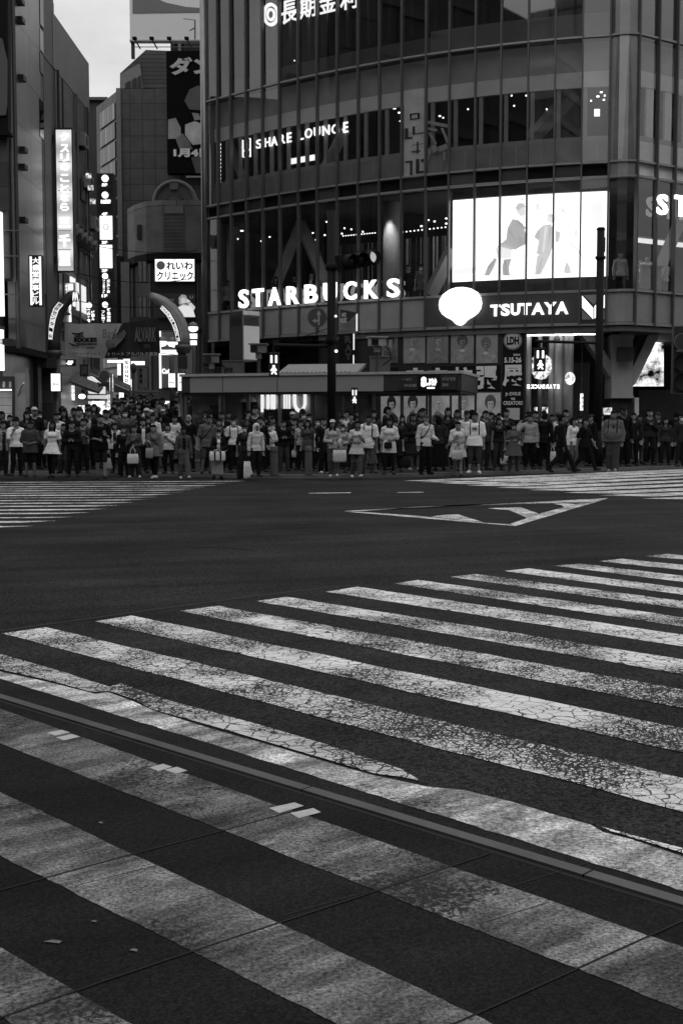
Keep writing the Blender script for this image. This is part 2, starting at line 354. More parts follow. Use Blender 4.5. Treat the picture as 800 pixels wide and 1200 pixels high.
for s, wd in (([(195, 640), (260, 642), (300, 645)], .03), ([(610, 612), (640, 620), (655, 630)], .03), ([(300, 560.8), (420, 562.4), (560, 562.4)], .10)):
    up = [G(x, y) for x, y in s]; flat('road_seam', up + [p + Vector((0, -wd, 0)) for p in up[::-1]], .003, DARK)
# gutter, its painted band, the lost strip of asphalt paint, and the metal edge
A, B = G(0, 822.5), G(800, 1068.5); D = (B - A).normalized(); A2, B2 = A - D * 8, B + D * 5; NRM = Vector((-D.y, D.x, 0));  NRM = NRM if NRM.y > 0 else -NRM
EDGE = [(-200, 729), (0, 786), (55, 799), (110, 813), (125, 811), (160, 822), (175, 832), (250, 854), (320, 874), (400, 897.5), (440, 909), (470, 914), (495, 922), (540, 926), (600, 941), (640, 952), (690, 966), (705, 975), (740, 985), (800, 1004), (950, 1045), (1200, 1110)]
eg = [G(x, y) for x, y in EDGE]
flat('gutter', eg + [B2 + NRM * .05, A2 + NRM * .05], .0025, GUTTER)
GLOW = [(-200, 733.5), (0, 796), (400, 921), (800, 1046), (1200, 1171)]
band = [jit(G(x, y + 1.5), .01) for x, y in EDGE]; low = [jit(G(x, y), .005) for x, y in [(-200 + k * 14, 733.5 + k * 14 * .3125) for k in range(101)]]
flat('painted_band', band + low[::-1], .005, PAINT_GUT)
UP = [(-200, 712), (0, 767), (80, 790), (100, 797), (128, 806), (142, 802), (200, 822), (300, 850), (400, 879), (470, 903), (494, 918)]
UPL = [(470, 912.5), (440, 907.8), (400, 896.3), (320, 873), (250, 852.6), (178, 831.5), (160, 821), (128, 811.), (108, 811.6), (55, 797.6), (0, 784.8), (-200, 728)]
flat('zebra_stripe', [jit(G(*q), .006) for q in UP] + [jit(G(*q), .008) for q in UPL], .0055, paint_mat(.60, .035, .25, .5, 'edge_paint', c0=11.))
UP2 = [(705, 970.5), (712, 972), (740, 980), (800, 995.8), (950, 1037), (1200, 1103)]; UL2 = [(1200, 1107), (950, 1042), (800, 1001.5), (740, 983), (715, 976)]
flat('zebra_stripe', [jit(G(*q), .004) for q in UP2] + [jit(G(*q), .004) for q in UL2], .0055, PAINT[2])
st = MB(); c = (A2 + B2) / 2 + NRM * .044; rot = math.atan2(D.y, D.x)
st.box((c.x, c.y, .004), ((B2 - A2).length, .05, .014), rot); tag(st.build('metal_strip', mat(.06, .6, 0, .4, 3., 0, .25)), kind='structure')
st = MB(); c2 = (A2 + B2) / 2 + NRM * .006; st.box((c2.x, c2.y, -.001), ((B2 - A2).length, .022, .010), rot); tag(st.build('drain_slot', mat(.004, .9, 0, 0)), kind='structure')
for k in range(14):
    q = A2 + (B2 - A2) * ((k + .5) / 14) + NRM * .044; st = MB(); st.box((q.x, q.y, .0045), (.006, .052, .0142), rot); tag(st.build('strip_joint', mat(.01, .9, 0, 0, 1, 0, .05)), kind='structure')
# dark slab pavement this side of the crossing
flat('near_pavement', [A2, B2, B2 - NRM * 14, A2 - NRM * 14], .003, SLAB)
BAND1 = ([(-200, 761), (1000, 1182.5)], [(1000, 1265), (-200, 793.5)])
BAND2 = ([(-200, 849), (0, 929), (620, 1222)], [(500, 1255), (0, 1004), (-200, 905)])
BAND3 = ([(-200, 1012), (0, 1112), (210, 1236)], [(60, 1240), (0, 1192), (-200, 1075)])
def ragged(p, step=6., amp=.003):
    """a painted edge: straight overall, slightly ragged, as ground points"""
    out = []; e = 0.
    for (x0, y0), (x1, y1) in zip(p, p[1:]):
        n = max(2, int(math.hypot(x1 - x0, y1 - y0) / step))
        for q in range(n):
            e = e * .72 + random.uniform(-amp, amp) * .7; g = G(x0 + (x1 - x0) * q / n, y0 + (y1 - y0) * q / n); out.append(g + NRM * e)
    return out + [G(*p[-1])]
for up, lo in (BAND1, BAND2, BAND3): flat('painted_band', ragged(up) + ragged(lo), .005, PAINT_WALK)
JM = mat(.006, .95, 0, 0)
for s in ([(-200, 1100), (0, 1045), (150, 1004), (260, 975), (370, 945)], [(-200, 1252), (0, 1195), (120, 1152), (215, 1120), (400, 1059), (442, 1045), (575, 1001)], [(450, 1229), (535, 1200), (675, 1137), (800, 1080), (1000, 988)]):
    p = [G(x, y) for x, y in s]; flat('slab_joint', p + [q + Vector((.002, -.007, 0)) for q in p[::-1]], .0065, JM)
for s in ([(0, 905), (66, 888)], [(190, 858), (270, 838)], [(88, 1040), (208, 1010)], [(330, 1075), (430, 1047)], [(560, 1085), (640, 1060)], [(600, 1040), (690, 1012)]):
    p = [G(x, y) for x, y in s]; flat('slab_joint', p + [q + Vector((.001, -.0025, 0)) for q in p[::-1]], .0062, mat(.015, .9, 0, 0))
WP = mat(.40, .85, 0, .2, 30.)
for q in ([(55, 860.5), (72.5, 857), (82.5, 860), (65, 864)], [(65.5, 866), (84, 862), (94.5, 865), (75, 869.5)], [(175, 901.5), (191, 897), (202.5, 900.5), (186, 905.5)], [(192.5, 904), (207.5, 900.5), (220, 905), (206, 908.5)],
          [(315, 949), (345, 942.5), (356, 946.5), (327, 955)], [(340, 955), (367, 949), (376, 954), (350, 961)]): flat('paving_mark', gp(*q), .0068, WP)
for x, y, a, b in ((118, 966, 3, 1.4), (62, 1106, 11, 2.2), (238, 960, 1.5, 1), (110, 1082, 4, 1.2), (157, 1116, 5, 2)): flat('stain', gp((x - a, y), (x, y - b), (x + a, y - b * .3), (x + a * .7, y + b)), .0064, mat(.12, .8, 0, .3, 50.))
# ------------------------------------------------------------------ the curved glass tower on the corner
QC = (0.0247866689, -0.661946521, 47.0563088)
def fy(x): return QC[0] * x * x + QC[1] * x + QC[2]
def fhit(px, py=100):
    a = ray(px, py)[0]; A, Bq, C = QC[0] * a * a, QC[1] * a - 1, QC[2]
    Y = (-Bq - math.sqrt(Bq * Bq - 4 * A * C)) / (2 * A) if abs(A) > 1e-9 else -C / Bq
    return (a * Y, Y)
MPX = [240.5, 256, 271, 289, 308, 328, 350, 372, 395.5, 420, 445, 471, 499.5, 526.7, 557, 587, 618.5, 650, 682, 714]
PL = [fhit(p) for p in MPX]
NB = len(PL) - 1
PL += [(9.72, 42.86), (10.05, 42.78), (10.38, 42.84), (11.2, 43.36), (11.98, 43.83), (12.8, 44.33), (13.62, 44.83), (14.44, 45.33), (16.1, 46.35), (19.4, 48.4)]
MULL_I = list(range(NB + 1)) + [22, 23, 24, 25, 26, 27, 28, 29]
def pn(i):
    a = Vector(PL[max(i - 1, 0)]); b = Vector(PL[min(i + 1, len(PL) - 1)]); t = (b - a).normalized(); return Vector((t.y, -t.x))     # outward (to the street)
PN = [pn(i) for i in range(len(PL))]
def off(i, d): return Vector(PL[i]) + PN[i] * d
def strip(name, i0, i1, z0, z1, d0, d1, m, parent=None):
    """band along the facade between plan points i0..i1, between offsets d0 (inner) and d1 (outer)"""
    vs = []
    for i in range(i0, i1 + 1):
        a, b = off(i, d0), off(i, d1); vs += [(a.x, a.y, z0), (b.x, b.y, z0), (b.x, b.y, z1), (a.x, a.y, z1)]
    n = i1 - i0; fs = []
    for k in range(n):
        q = 4 * k
        for e in range(4): fs.append((q + e, q + (e + 1) % 4, q + 4 + (e + 1) % 4, q + 4 + e))
    fs += [(3, 2, 1, 0), tuple(4 * n + e for e in range(4))]
    mb = MB().add(vs, fs); return mb.build(name, m, parent) if name else mb
def seg(px, py, d=0.):
    """point of the facade seen at a photo pixel, on the layer offset d"""
    a, b = ray(px, py)
    for i in range(len(PL) - 1):
        p, q = off(i, d), off(i + 1, d); ex, ey = q.x - p.x, q.y - p.y
        den = ex - a * ey
        if abs(den) < 1e-9: continue
        t = (a * p.y - p.x) / den
        if (-.001 if i else -6.) <= t <= 1.001: Y = p.y + ey * t; return Vector((a * Y, Y, CH + b * Y))
    return None
def ftext(name, s, x0, y0, x1, y1, d, m, parent, bold=.03, depth=.05, ym=None):
    """one letter on the facade filling a photo rectangle"""
    ymid = (y0 + y1) / 2; l, r = seg(x0, ymid, d), seg(x1, ymid, d); c = seg((x0 + x1) / 2, ymid, d)
    k = c.y; h = (ray(400, y0)[1] - ray(400, y1)[1]) * k
    o = Vector((l.x, l.y, (l.z + r.z) / 2 - h / 2)); return text_on(name, s, o, (r.x - l.x, r.y - l.y, 0), (0, 0, h), m, parent, bold, depth)
T = thing('glass_tower', (PL[12][0], PL[12][1], 0), 'tall dark tower with a curved grid of glass bays over the crowd', 'building')
MM = mat(.085, .45, .3, .15, 2.); RAILM = mat(.24, .4, .3, .12, 2.); DKM = mat(.02, .5, 0, .2, 2.); PANEL = mat(.25, .55, 0, .15, 1.5); LIGHTBAND = mat(.72, .6, 0, .12, 1.2); INFR = mat(.30, .55, 0, .12, 2.); BLK = mat(.010, .8, 0, 0, 1, 0, .15)
LASTI = len(PL) - 1
# floors, back walls
def slab(name, z0, z1, m, depth=9.0, d0=-.55, i0=0):
    top = [off(i, d0) for i in range(i0, LASTI + 1)]; back = [(off(LASTI, d0).x - 2, off(LASTI, d0).y + depth), (off(i0, d0).x + 4.5, off(i0, d0).y + depth)]
    poly = [(p.x, p.y, z0) for p in top] + [(b[0], b[1], z0) for b in back]
    return MB().prism(poly, (0, 0, z1 - z0)).build(name, m, T)
for z0, z1 in ((4.75, 5.9), (10.12, 10.75), (14.95, 15.5), (19.6, 20.2), (24.4, 24.9)): slab('floor_slab', z0, z1, mat(.06, .8, 0, .1, 1.))
for z0, z1, dd in ((5.9, 10.12, 6.5), (10.75, 14.95, 7.5), (15.5, 19.6, 8.), (20.2, 24.4, 8.), (.1, 4.75, 5.)):
    a, b = off(0, -.6) + Vector((4.4, dd)), off(LASTI, -.6) + Vector((-1, dd)); mb = MB()
    mb.prism([(a.x, a.y, z0), (b.x, b.y, z0), (b.x, b.y + .2, z0), (a.x, a.y + .2, z0)], (0, 0, z1 - z0)); mb.build('back_wall', mat(.035, .8, 0, .3, .8), T)
# rails
for z, h in ((4.98, .10), (6.15, .09), (10.14, .08), (10.66, .07), (15.02, .07), (19.85, .07), (24.5, .12)): strip('rail', 0, LASTI, z - h / 2, z + h / 2, -.12, .055, RAILM, T)
# mullions
for i in MULL_I:
    p = off(i, 0); n = PN[i]; M3 = Matrix(((-n.y, n.x, 0), (n.x, n.y, 0), (0, 0, 1))); mb = MB()
    q = off(i, .02); mb.box((q.x, q.y, 14.9), (.056, .18, 20.0), M=Matrix.Rotation(math.atan2(n.x, -n.y), 3, 'Z')); mb.build('mullion', MM, T)
# spandrel band under the second floor, slit band and sill panels above
strip('spandrel_band', 0, LASTI, 5.05, 6.09, -.10, -.03, PANEL, T)
strip('slot_frame', 0, LASTI, 10.2, 10.6, -.22, -.16, BLK, T)
for i in range(NB):
    if i % 2: strip('slot_panel', i, i + 1, 10.22, 10.59, -.14, -.06, mat([.03, .05, .02][i % 3], .5), T)
strip('corner_cladding', NB, 22, 10.20, 14.97, -.09, -.02, mat(.24, .35, .3, .25, 1.), T); strip('corner_cladding', NB, 22, 15.08, 24.4, -.09, -.02, mat(.24, .35, .3, .25, 1.), T)
strip('interior_dark_sheet', NB - 1, 23, 10.75, 14.94, -1.9, -1.8, mat(.02, .7), T); strip('corner_panel', 22, LASTI, 10.22, 11.4, -.2, -.12, LIGHTBAND, T)  # added dark sheet behind the corner makes the interior look dim
# inner skin of the lounge storey: sill panels, window frames, light header band, transom panel
strip('sill_band', 0, LASTI, 10.72, 11.48, -.30, -.24, mat(.26, .6, 0, .25, 1.), T)
strip('window_frame', 0, LASTI, 11.48, 11.66, -.46, -.34, INFR, T); strip('header_band', 0, LASTI, 13.38, 13.92, -.46, -.34, LIGHTBAND, T); strip('transom_panel', 0, LASTI, 13.92, 14.95, -.46, -.36, mat(.36, .6, 0, .25, .7), T)
strip('blind_band', NB - 7, NB, 15.1, 15.95, -.46, -.36, mat(.66, .6, 0, .25, .7), T); strip('blind_band', 0, NB - 7, 15.1, 15.75, -.46, -.36, mat(.36, .6, 0, .3, .9), T); strip('blind_band', NB, LASTI, 15.1, 24.3, -.46, -.36, mat(.58, .6, 0, .2, .5), T)
def post(i, t, d, z0, z1, w, m, dp=.1, name='post'):
    a, b = off(i, d), off(i + 1, d); p = a + (b - a) * t; n = PN[i]
    return MB().box((p.x, p.y, (z0 + z1) / 2), (w, dp, z1 - z0), math.atan2(n.x, -n.y)).build(name, m, T)
for i in range(NB):
    post(i, .10, -.42, 11.66, 13.38, .14, INFR); post(i, .55, -.225, 10.76, 11.44, .03, mat(.4, .5), .03, 'sill_strip')
for i in range(22, 28):
    post(i, .1, -.42, 11.4, 13.38, .22, LIGHTBAND); post(i, .93, -.42, 11.4, 13.38, .16, LIGHTBAND)
for i in range(NB):
    post(i, .15, -.50, 15.95, 19.6, .10, mat(.045, .6))
# glass
GL = glass(.84, .02, 1.95); GLD = glass(.55, .02, 1.9); GLU = glass(.55, .02, 2.1)
for z0, z1, m in ((6.22, 10.07, GL), (10.72, 14.96, GL), (15.08, 19.79, GLU)):
    for i in range(LASTI - 2):                      # every pane hangs a touch out of true, so the mirrored blocks break from bay to bay
        j0, j1, j2 = (random.uniform(-.009, .009) for _ in range(3)); vs = []
        for q, j in ((i, j0), (i + 1, j1)):
            for z, dz in ((z0, 0), (z1, j2)): a, b = off(q, -.032 + j + dz), off(q, -.020 + j + dz); vs += [(a.x, a.y, z), (b.x, b.y, z)]
        MB().add(vs, [(0, 1, 3, 2), (5, 4, 6, 7), (1, 5, 7, 3), (4, 0, 2, 6), (2, 3, 7, 6), (0, 4, 5, 1)]).build('glass_pane', m, T)
strip('glass_pane', 0, LASTI, 19.91, 24.3, -.022, -.008, GLU, T); strip('glass_pane', 0, 7, .3, 4.9, -.03, -.01, GLD, T)
# left end return, right end, roof and back so the tower is a closed body
a0 = off(0, 0); mb = MB(); mb.prism([(a0.x - .02, a0.y + .12, .1), (a0.x + .35, a0.y + .1, .1), (a0.x + 5.2, a0.y + 11, .1), (a0.x + 4.8, a0.y + 11, .1)], (0, 0, 24.5)); mb.build('side_wall', mat(.14, .5, .2, .2, .6), T)
mb = MB(); a, b = off(0, -.6) + Vector((4.6, 10.5)), off(LASTI, -.6) + Vector((-1, 10)); mb.prism([(a.x, a.y, .1), (b.x, b.y, .1), (b.x, b.y + .3, .1), (a.x, a.y + .3, .1)], (0, 0, 24.8)); mb.build('rear_wall', mat(.05, .8), T)
mb = MB(); mb.tube([(a0.x - .06, a0.y + .02, 0.1), (a0.x - .06, a0.y + .02, 24.5)], .15, 14); mb.build('corner_tube', mat(.2, .3, .8, .15, 2.), T, True)
# structure seen through the glass: big diagonal braces and round columns
def brace(px0, py0, px1, py1, d, w, m=None):
    p, q = seg(px0, py0, d), seg(px1, py1, d); mb = MB(); mb.tube([p, q], w, 4); return mb.build('brace', m or mat(.30, .6, 0, .2, 1.), T)
brace(322, 338, 352, 262, -1.6, .30); brace(352, 262, 384, 338, -1.6, .30); brace(504, 345, 530, 292, -1.5, .3); brace(762, 340, 800, 250, -1.2, .3); brace(770, 110, 800, 158, -1.3, .25)
brace(270, 172, 292, 228, -1.6, .25); brace(382, 196, 405, 150, -1.5, .28); brace(622, 163, 672, 108, -1.3, .30); brace(560, 338, 590, 318, -1.0, .16)
for px, d in ((265.5, -1.5), (458.5, -1.6)):
    c = seg(px, 300, d); mb = MB(); mb.tube([(c.x, c.y, 5.9), (c.x, c.y, 10.1)], .34, 20); mb.build('column', mat(.42, .6, 0, .1, 2.), T, True)
    l = bpy.data.lights.new('downlight', 'SPOT'); l.energy = 110; l.spot_size = R(52); l.spot_blend = .8; l.shadow_soft_size = .06; lo = bpy.data.objects.new('downlight', l); COL.objects.link(lo)
    n = Vector((-.32, -.84)); lo.location = (c.x - .18, c.y - .72, 9.85); lo.rotation_euler = (R(13), 0, R(-12))
# ceiling spots, rod curtains
SPOT = glow(3.)
def spot(px, py, d, r=.05, ln=.12):
    p = seg(px, py, d)
    if p is not None: MB().box(p, (ln, .05, r)).build('ceiling_spot', SPOT, T)
for q in ((283.5, 270.5, 1.5), (278, 280, 1.2), (288, 282, .6), (307, 276.5, .7), (316, 277.7, .7), (306, 282.5, .6), (366.5, 273, .7), (370, 281, .6), (380.5, 275.5, .8), (383.5, 260, 1.5), (393, 260.5, .5), (252, 285.5, .5), (403.5, 267.5, .7), (411.5, 268.8, .7), (400.5, 273.8, .8), (425, 271.5, .7), (493.5, 265, .9), (502, 258, .6), (509, 259.5, .8), (522.5, 256, .8), (522.5, 262, .8), (455, 260.8, .7), (462, 260.8, .7)):
    spot(q[0], q[1], -2.2, .05, .09 * q[2])
for k in range(13): spot(402 + k * 3.1, 276.5 - k * .3, -2.8, .035, .045)
for k in range(14): spot(467 + k * 4.55, 272.5 - k * .52, -2.8, .04, .05)
for k in range(26):
    px = 400 + k * 5.1 + random.uniform(-1.5, 1.5)
    if 446 < px < 472: continue
    p = seg(px, 300, -3.1); h = random.choice((3.0, 2.9, 3.1)); MB().box((p.x, p.y, 8.9 - h / 2), (random.uniform(.03, .10), .05, h)).build('hanging_drape', mat(random.choice((.05, .12, .25, .4)), .6), T)
for q in ((540, 115, 1), (548, 128, .6), (519, 138, .6), (592, 114, .6), (599, 112, .6), (602, 124, .6), (664, 113.5, 1.4, .16), (700, 113, 1.1), (704, 108, 1.), (707, 117, .8), (699, 132, 2.2, .24), (692, 118, .6), (708, 112, .6), (640, 128, .5), (489, 93, 2), (508, 96, 2.), (519, 99, 2.2), (462, 127, 1.4), (468, 132, 1.5), (469, 142, .8), (515, 136, .9), (524, 90.5, 1.2), (563, 170, 1.), (692, 174, .8), (699, 172, .8), (702, 179, .5), (381, 226, .5), (386, 220, .6), (389, 228, .5), (345, 71, .7), (402, 152, .7), (405, 156, .7), (616, 112, .5), (637, 142, .5), (548, 182, .4)):
    spot(q[0], q[1], -1.3, q[3] if len(q) > 3 else .045, .085 * q[2])
for k in range(12): spot(258.5, 165 + k * 4.4, -.8, .06, .03)
# ---------------- signs on the tower (each one a thing)
LT = glow(1.7); LT2 = glow(1.45); WHITE = mat(.8, .5, 0, .03)
def sign(label, px, py, d=.1, cat='sign', name='shop_sign', group=None):
    p = seg(px, py, d); return thing(name, p, label, cat, group)
S = sign('row of glowing white block letters across the front of the coffee floor', 375, 345, .2)
for ch, x0, y0, x1, y1 in (('S', 281, 339.5, 292, 361), ('T', 297, 338.5, 309.5, 359.5), ('A', 315.5, 337, 329.5, 358), ('R', 337, 335.5, 350.5, 356.5), ('B', 358, 333.5, 372.5, 355), ('U', 380, 331.5, 395, 353), ('C', 403.5, 330, 418, 351.5), ('K', 427.5, 328.5, 443, 350), ('S', 454, 326.5, 468.5, 348.5)):
    ftext('letter', ch, x0, y0, x1, y1, .20, LT, S, .022, .09)
S = sign('pair of glowing outline letters high on the side face right of the corner', 780, 240, .2)
for ch, x0, y0, x1, y1 in (('S', 768.5, 228, 780.5, 252), ('T', 789, 229.5, 803, 254), ('A', 808, 231, 824, 256)): ftext('letter', ch, x0, y0, x1, y1, .20, LT, S, .022, .09)
S = sign('glowing calligraphic characters behind a ring emblem at the top of the tower', 360, 12, .1)
def fring(x0, y0, x1, y1, d, r0, r1, m, par):
    c = seg((x0 + x1) / 2, (y0 + y1) / 2, d); l, r = seg(x0, (y0 + y1) / 2, d), seg(x1, (y0 + y1) / 2, d); u = (r - l) / 2; h = (ray(400, y0)[1] - ray(400, y1)[1]) * c.y / 2
    n = 28; q = [c + u * math.cos(6.2832 * k / n) * rr + Vector((0, 0, h * math.sin(6.2832 * k / n) * rr)) for rr in (r0, r1) for k in range(n)]; o = Vector((PN[8].x, PN[8].y, 0)) * .05
    vs = q + [p + o for p in q]; fs = []
    for k in range(n):
        j = (k + 1) % n; fs += [(k, j, n + j, n + k), (2 * n + k, 3 * n + k, 3 * n + j, 2 * n + j), (n + k, n + j, 3 * n + j, 3 * n + k), (j, k, 2 * n + k, 2 * n + j)]
    return mk('ring', vs, fs, m, par)
fring(308.5, 3.5, 327, 31, -.25, .72, 1., glow(2.8), S); fring(308.5, 3.5, 327, 31, -.25, .32, .56, glow(2.8), S)
for ch, x0, y0, x1, y1 in (('長', 330, 0, 348.5, 27), ('期', 351, -4, 371, 21), ('金', 374.5, -9, 394.5, 15), ('利', 399, -15, 419, 11)): ftext('character', ch, x0, y0, x1, y1, -.25, glow(2.8), S, .008, .05)
S = sign('small glowing lounge lettering with a square book emblem in the upper windows', 345, 165, -.3)
for ch, x0, y0, x1, y1 in (('S', 300.5, 163.5, 307, 174), ('H', 310.5, 161.5, 317, 172), ('A', 318, 160, 325.5, 171), ('R', 327.5, 157.5, 334.5, 168.5), ('E', 336.5, 155.5, 341.8, 167), ('L', 350.5, 153, 356, 164), ('O', 357.5, 150.5, 366, 162), ('U', 368, 149, 375.5, 160), ('N', 378, 147, 386.5, 158.5), ('G', 388.5, 145.5, 397.5, 157), ('E', 402.5, 143, 408, 155.5)): ftext('letter', ch, x0, y0, x1, y1, -.32, LT2, S, .016, .04)
for q in ((284, 164, 285.3, 184), (284, 183, 293, 184.4), (284, 175.5, 293.5, 176.7), (286.5, 162, 293.5, 163.3), (292.8, 162, 293.9, 184), (288, 168, 289.2, 183)): 
    p, r = seg(q[0], q[3], -.32), seg(q[2], q[1], -.32); MB().box(((p.x + r.x) / 2, (p.y + r.y) / 2, (p.z + r.z) / 2), (abs(r.x - p.x), .04, r.z - p.z), math.atan2(r.y - p.y, r.x - p.x)).build('emblem_bar', LT2, S)
S = sign('tiny tilted lit strip sign low in the lounge windows', 352, 186, -.6)
p, r = seg(336.5, 184.5, -.7), seg(368.5, 190, -.7); u = Vector((r.x - p.x, r.y - p.y, 0)); b = MB(); b.box(((p.x + r.x) / 2, (p.y + r.y) / 2, (p.z + r.z) / 2), (u.length, .05, .22), math.atan2(u.y, u.x)); b.build('light_box', glow(1.2), S)
text_on('lettering', 'SHARE LOUNGE', (p.x + .1, p.y - .06, (p.z + r.z) / 2 - .07), u * .92, (0, 0, .14), BLK, S, .01, .01)
# wide dark board with its white lettering, the balloon, and the folded-ribbon emblem
S = sign('dark wide board with white bookshop letters under the giant screen', 600, 365, .0)
i0, i1 = 12, 18; strip('board', i0, i1, 5.03, 6.10, -.02, .045, mat(.05, .5, 0, .1), S)
for ch, x0, y0, x1, y1 in (('T', 574.5, 357.2, 586, 370.6), ('S', 586.8, 356.2, 597, 370.2), ('U', 598.2, 355.8, 609, 369.6), ('T', 609.3, 355.4, 622, 369), ('A', 622.5, 355, 637.5, 368.8), ('Y', 637, 354.2, 651.5, 368.2), ('A', 650.5, 353.6, 665.5, 368.2)): ftext('letter', ch, x0, y0, x1, y1, .06, LT2, S, .038, .05)
S = sign('white glowing speech balloon shape left of the bookshop lettering', 540, 358, .15, 'sign', 'balloon_sign')
bx = []
for k in range(60):
    t = 6.28318 * k / 60; x = 24.6 * math.sin(t); y = -18.0 * math.cos(t)
    if y > 8: y = 8 + (y - 8) * 1.0; 
    bx.append((x, y))
OUT = [(-24.4, -1), (-23.4, -7), (-19.5, -13), (-12, -18.2), (-4, -20.4), (4, -20.4), (12, -18.6), (19.5, -14), (23.6, -7.6), (24.6, -1), (23.6, 5), (20.5, 10), (15.5, 14), (10.5, 16.5), (7.6, 18.6), (5, 21.6), (2.6, 23.4), (0, 24), (-2.6, 23.4), (-5, 21.6), (-7.6, 18.6), (-10.5, 16.5), (-15.5, 14), (-20.5, 10), (-23.4, 5)]
cB = seg(539.6, 357.5, .12); nrm3 = Vector((PN[13].x, PN[13].y, 0)); tan3 = Vector((-nrm3.y, nrm3.x, 0)); kk = cB.y / F
poly = [cB + tan3 * (x * kk * 1.05) + Vector((0, 0, -y * kk * .985)) for x, y in OUT]
o = MB().prism(poly, nrm3 * .14).build('balloon', [glow(1.6)], S)
S = sign('square emblem of folded white and grey ribbon near the right pole', 694, 360, .06, 'sign', 'ribbon_sign')
strip('backing', 18, 19, 5.00, 6.13, .03, .07, mat(.02, .5), S)
def fpoly(name, pts, d, dep, m, par, i=18):
    n = Vector((PN[i].x, PN[i].y, 0)); q = [seg(x, y, d) for x, y in pts]; return MB().prism(q, n * dep).build(name, m, par)
fpoly('ribbon', [(681.5, 346.5), (694.5, 361), (694.5, 374), (681.5, 360.5)], .075, .02, glow(1.4), S); fpoly('ribbon', [(708, 345.5), (708, 360), (696, 373.5), (696, 359)], .075, .02, glow(1.4), S)
fpoly('ribbon_shade', [(683, 346), (706, 345), (695.2, 357)], .075, .015, mat(.25, .5), S); fpoly('ribbon_shade', [(681.5, 363), (693, 374.5), (681.5, 374.5)], .075, .015, mat(.2, .5), S); fpoly('ribbon_shade', [(708, 363), (708, 374), (698, 374.5)], .075, .015, mat(.2, .5), S)
# giant screen behind the glass
S = sign('giant bright video screen with two pale striding figures', 620, 275, -.4, 'screen', 'video_screen')
strip('screen', 13, 19, 6.72, 9.72, -.50, -.42, glow(1.9), S); strip('screen_housing', 13, 19, 6.2, 6.70, -.62, -.36, mat(.035, .6), S); strip('screen_housing', 13, 19, 9.74, 10.05, -.62, -.36, mat(.05, .6), S)
def figure(polys, d, v):
    for pl in polys: fpoly('screen_figure', pl, d, .006, glow(v), S, 15)
LG = .52
figure([[(600, 256.5), (607, 258), (612, 262), (615, 272), (616, 286), (606, 291), (603, 293), (595, 290), (588, 288), (586, 286), (593, 280), (594, 268)]], -.41, .42)
figure([[(579, 302), (582, 304), (578, 314), (573, 323), (567, 323), (571, 312)], [(590, 304), (599, 303), (596, 313), (597, 323), (589, 323), (588, 313)]], -.41, .40)
figure([[(605, 240), (611, 239), (615, 244), (615, 252), (610, 254), (605, 249)]], -.41, .85)
figure([[(580, 290), (586, 286), (600, 290), (598, 303), (583, 303)]], -.41, 1.0)
figure([[(636, 264), (645, 262.5), (649, 270), (648, 285), (644, 299), (634, 300), (628, 297), (631, 282), (625, 278), (629, 270)], [(650, 270), (656, 272), (655, 283), (650, 284)]], -.41, .62)
figure([[(629, 299), (644, 299), (638, 312), (633, 322), (626, 322)]], -.41, .66)
figure([[(641, 251), (648, 251), (651, 258), (645, 262), (640, 258)]], -.41, .95)
figure([[(663, 306), (667, 312), (669, 320), (662, 321), (660, 318)]], -.41, .7)
for pl, v in (([(603, 244), (607, 238), (613, 238), (616, 243), (611, 243), (607, 247)], .6), ([(606, 258.5), (615, 266), (615, 269), (604, 260)], .3), ([(597, 268), (604, 281), (603, 283), (596, 271)], .32), ([(606, 276), (615, 280), (615, 286), (606, 289)], .36), ([(586, 289), (590, 286), (602, 291), (600, 293)], .55), ([(572, 311), (580, 305), (578, 309), (571, 318)], .3), ([(590, 306), (593, 305), (594, 322), (592, 322)], .3), ([(580, 292), (582, 291), (586, 302), (584, 303)], .8), ([(638, 266), (641, 265), (637, 295), (635, 296)], .85), ([(643, 266), (646, 268), (644, 282), (642, 290)], .48), ([(629, 272), (633, 270), (631, 281), (627, 278)], .5), ([(634, 302), (636, 302), (631, 321), (629, 321)], .5), ([(641, 252), (645, 250), (650, 254), (647, 256)], .72),
              ([(656, 245), (660, 244), (662, 249), (658, 250)], .97), ([(665, 284), (668, 282), (684, 300), (682, 302)], 1.05), ([(672, 270), (676, 268), (677, 276), (673, 277)], 1.0), ([(609, 233), (613, 231), (614, 235), (610, 236)], 1.0), ([(627, 240), (632, 236), (631, 246), (628, 247)], 1.0), ([(531, 316), (560, 312), (556, 320), (531, 322)], 1.1), ([(690, 240), (706, 236), (706, 262), (694, 268)], 1.12)): figure([pl], -.404, v)
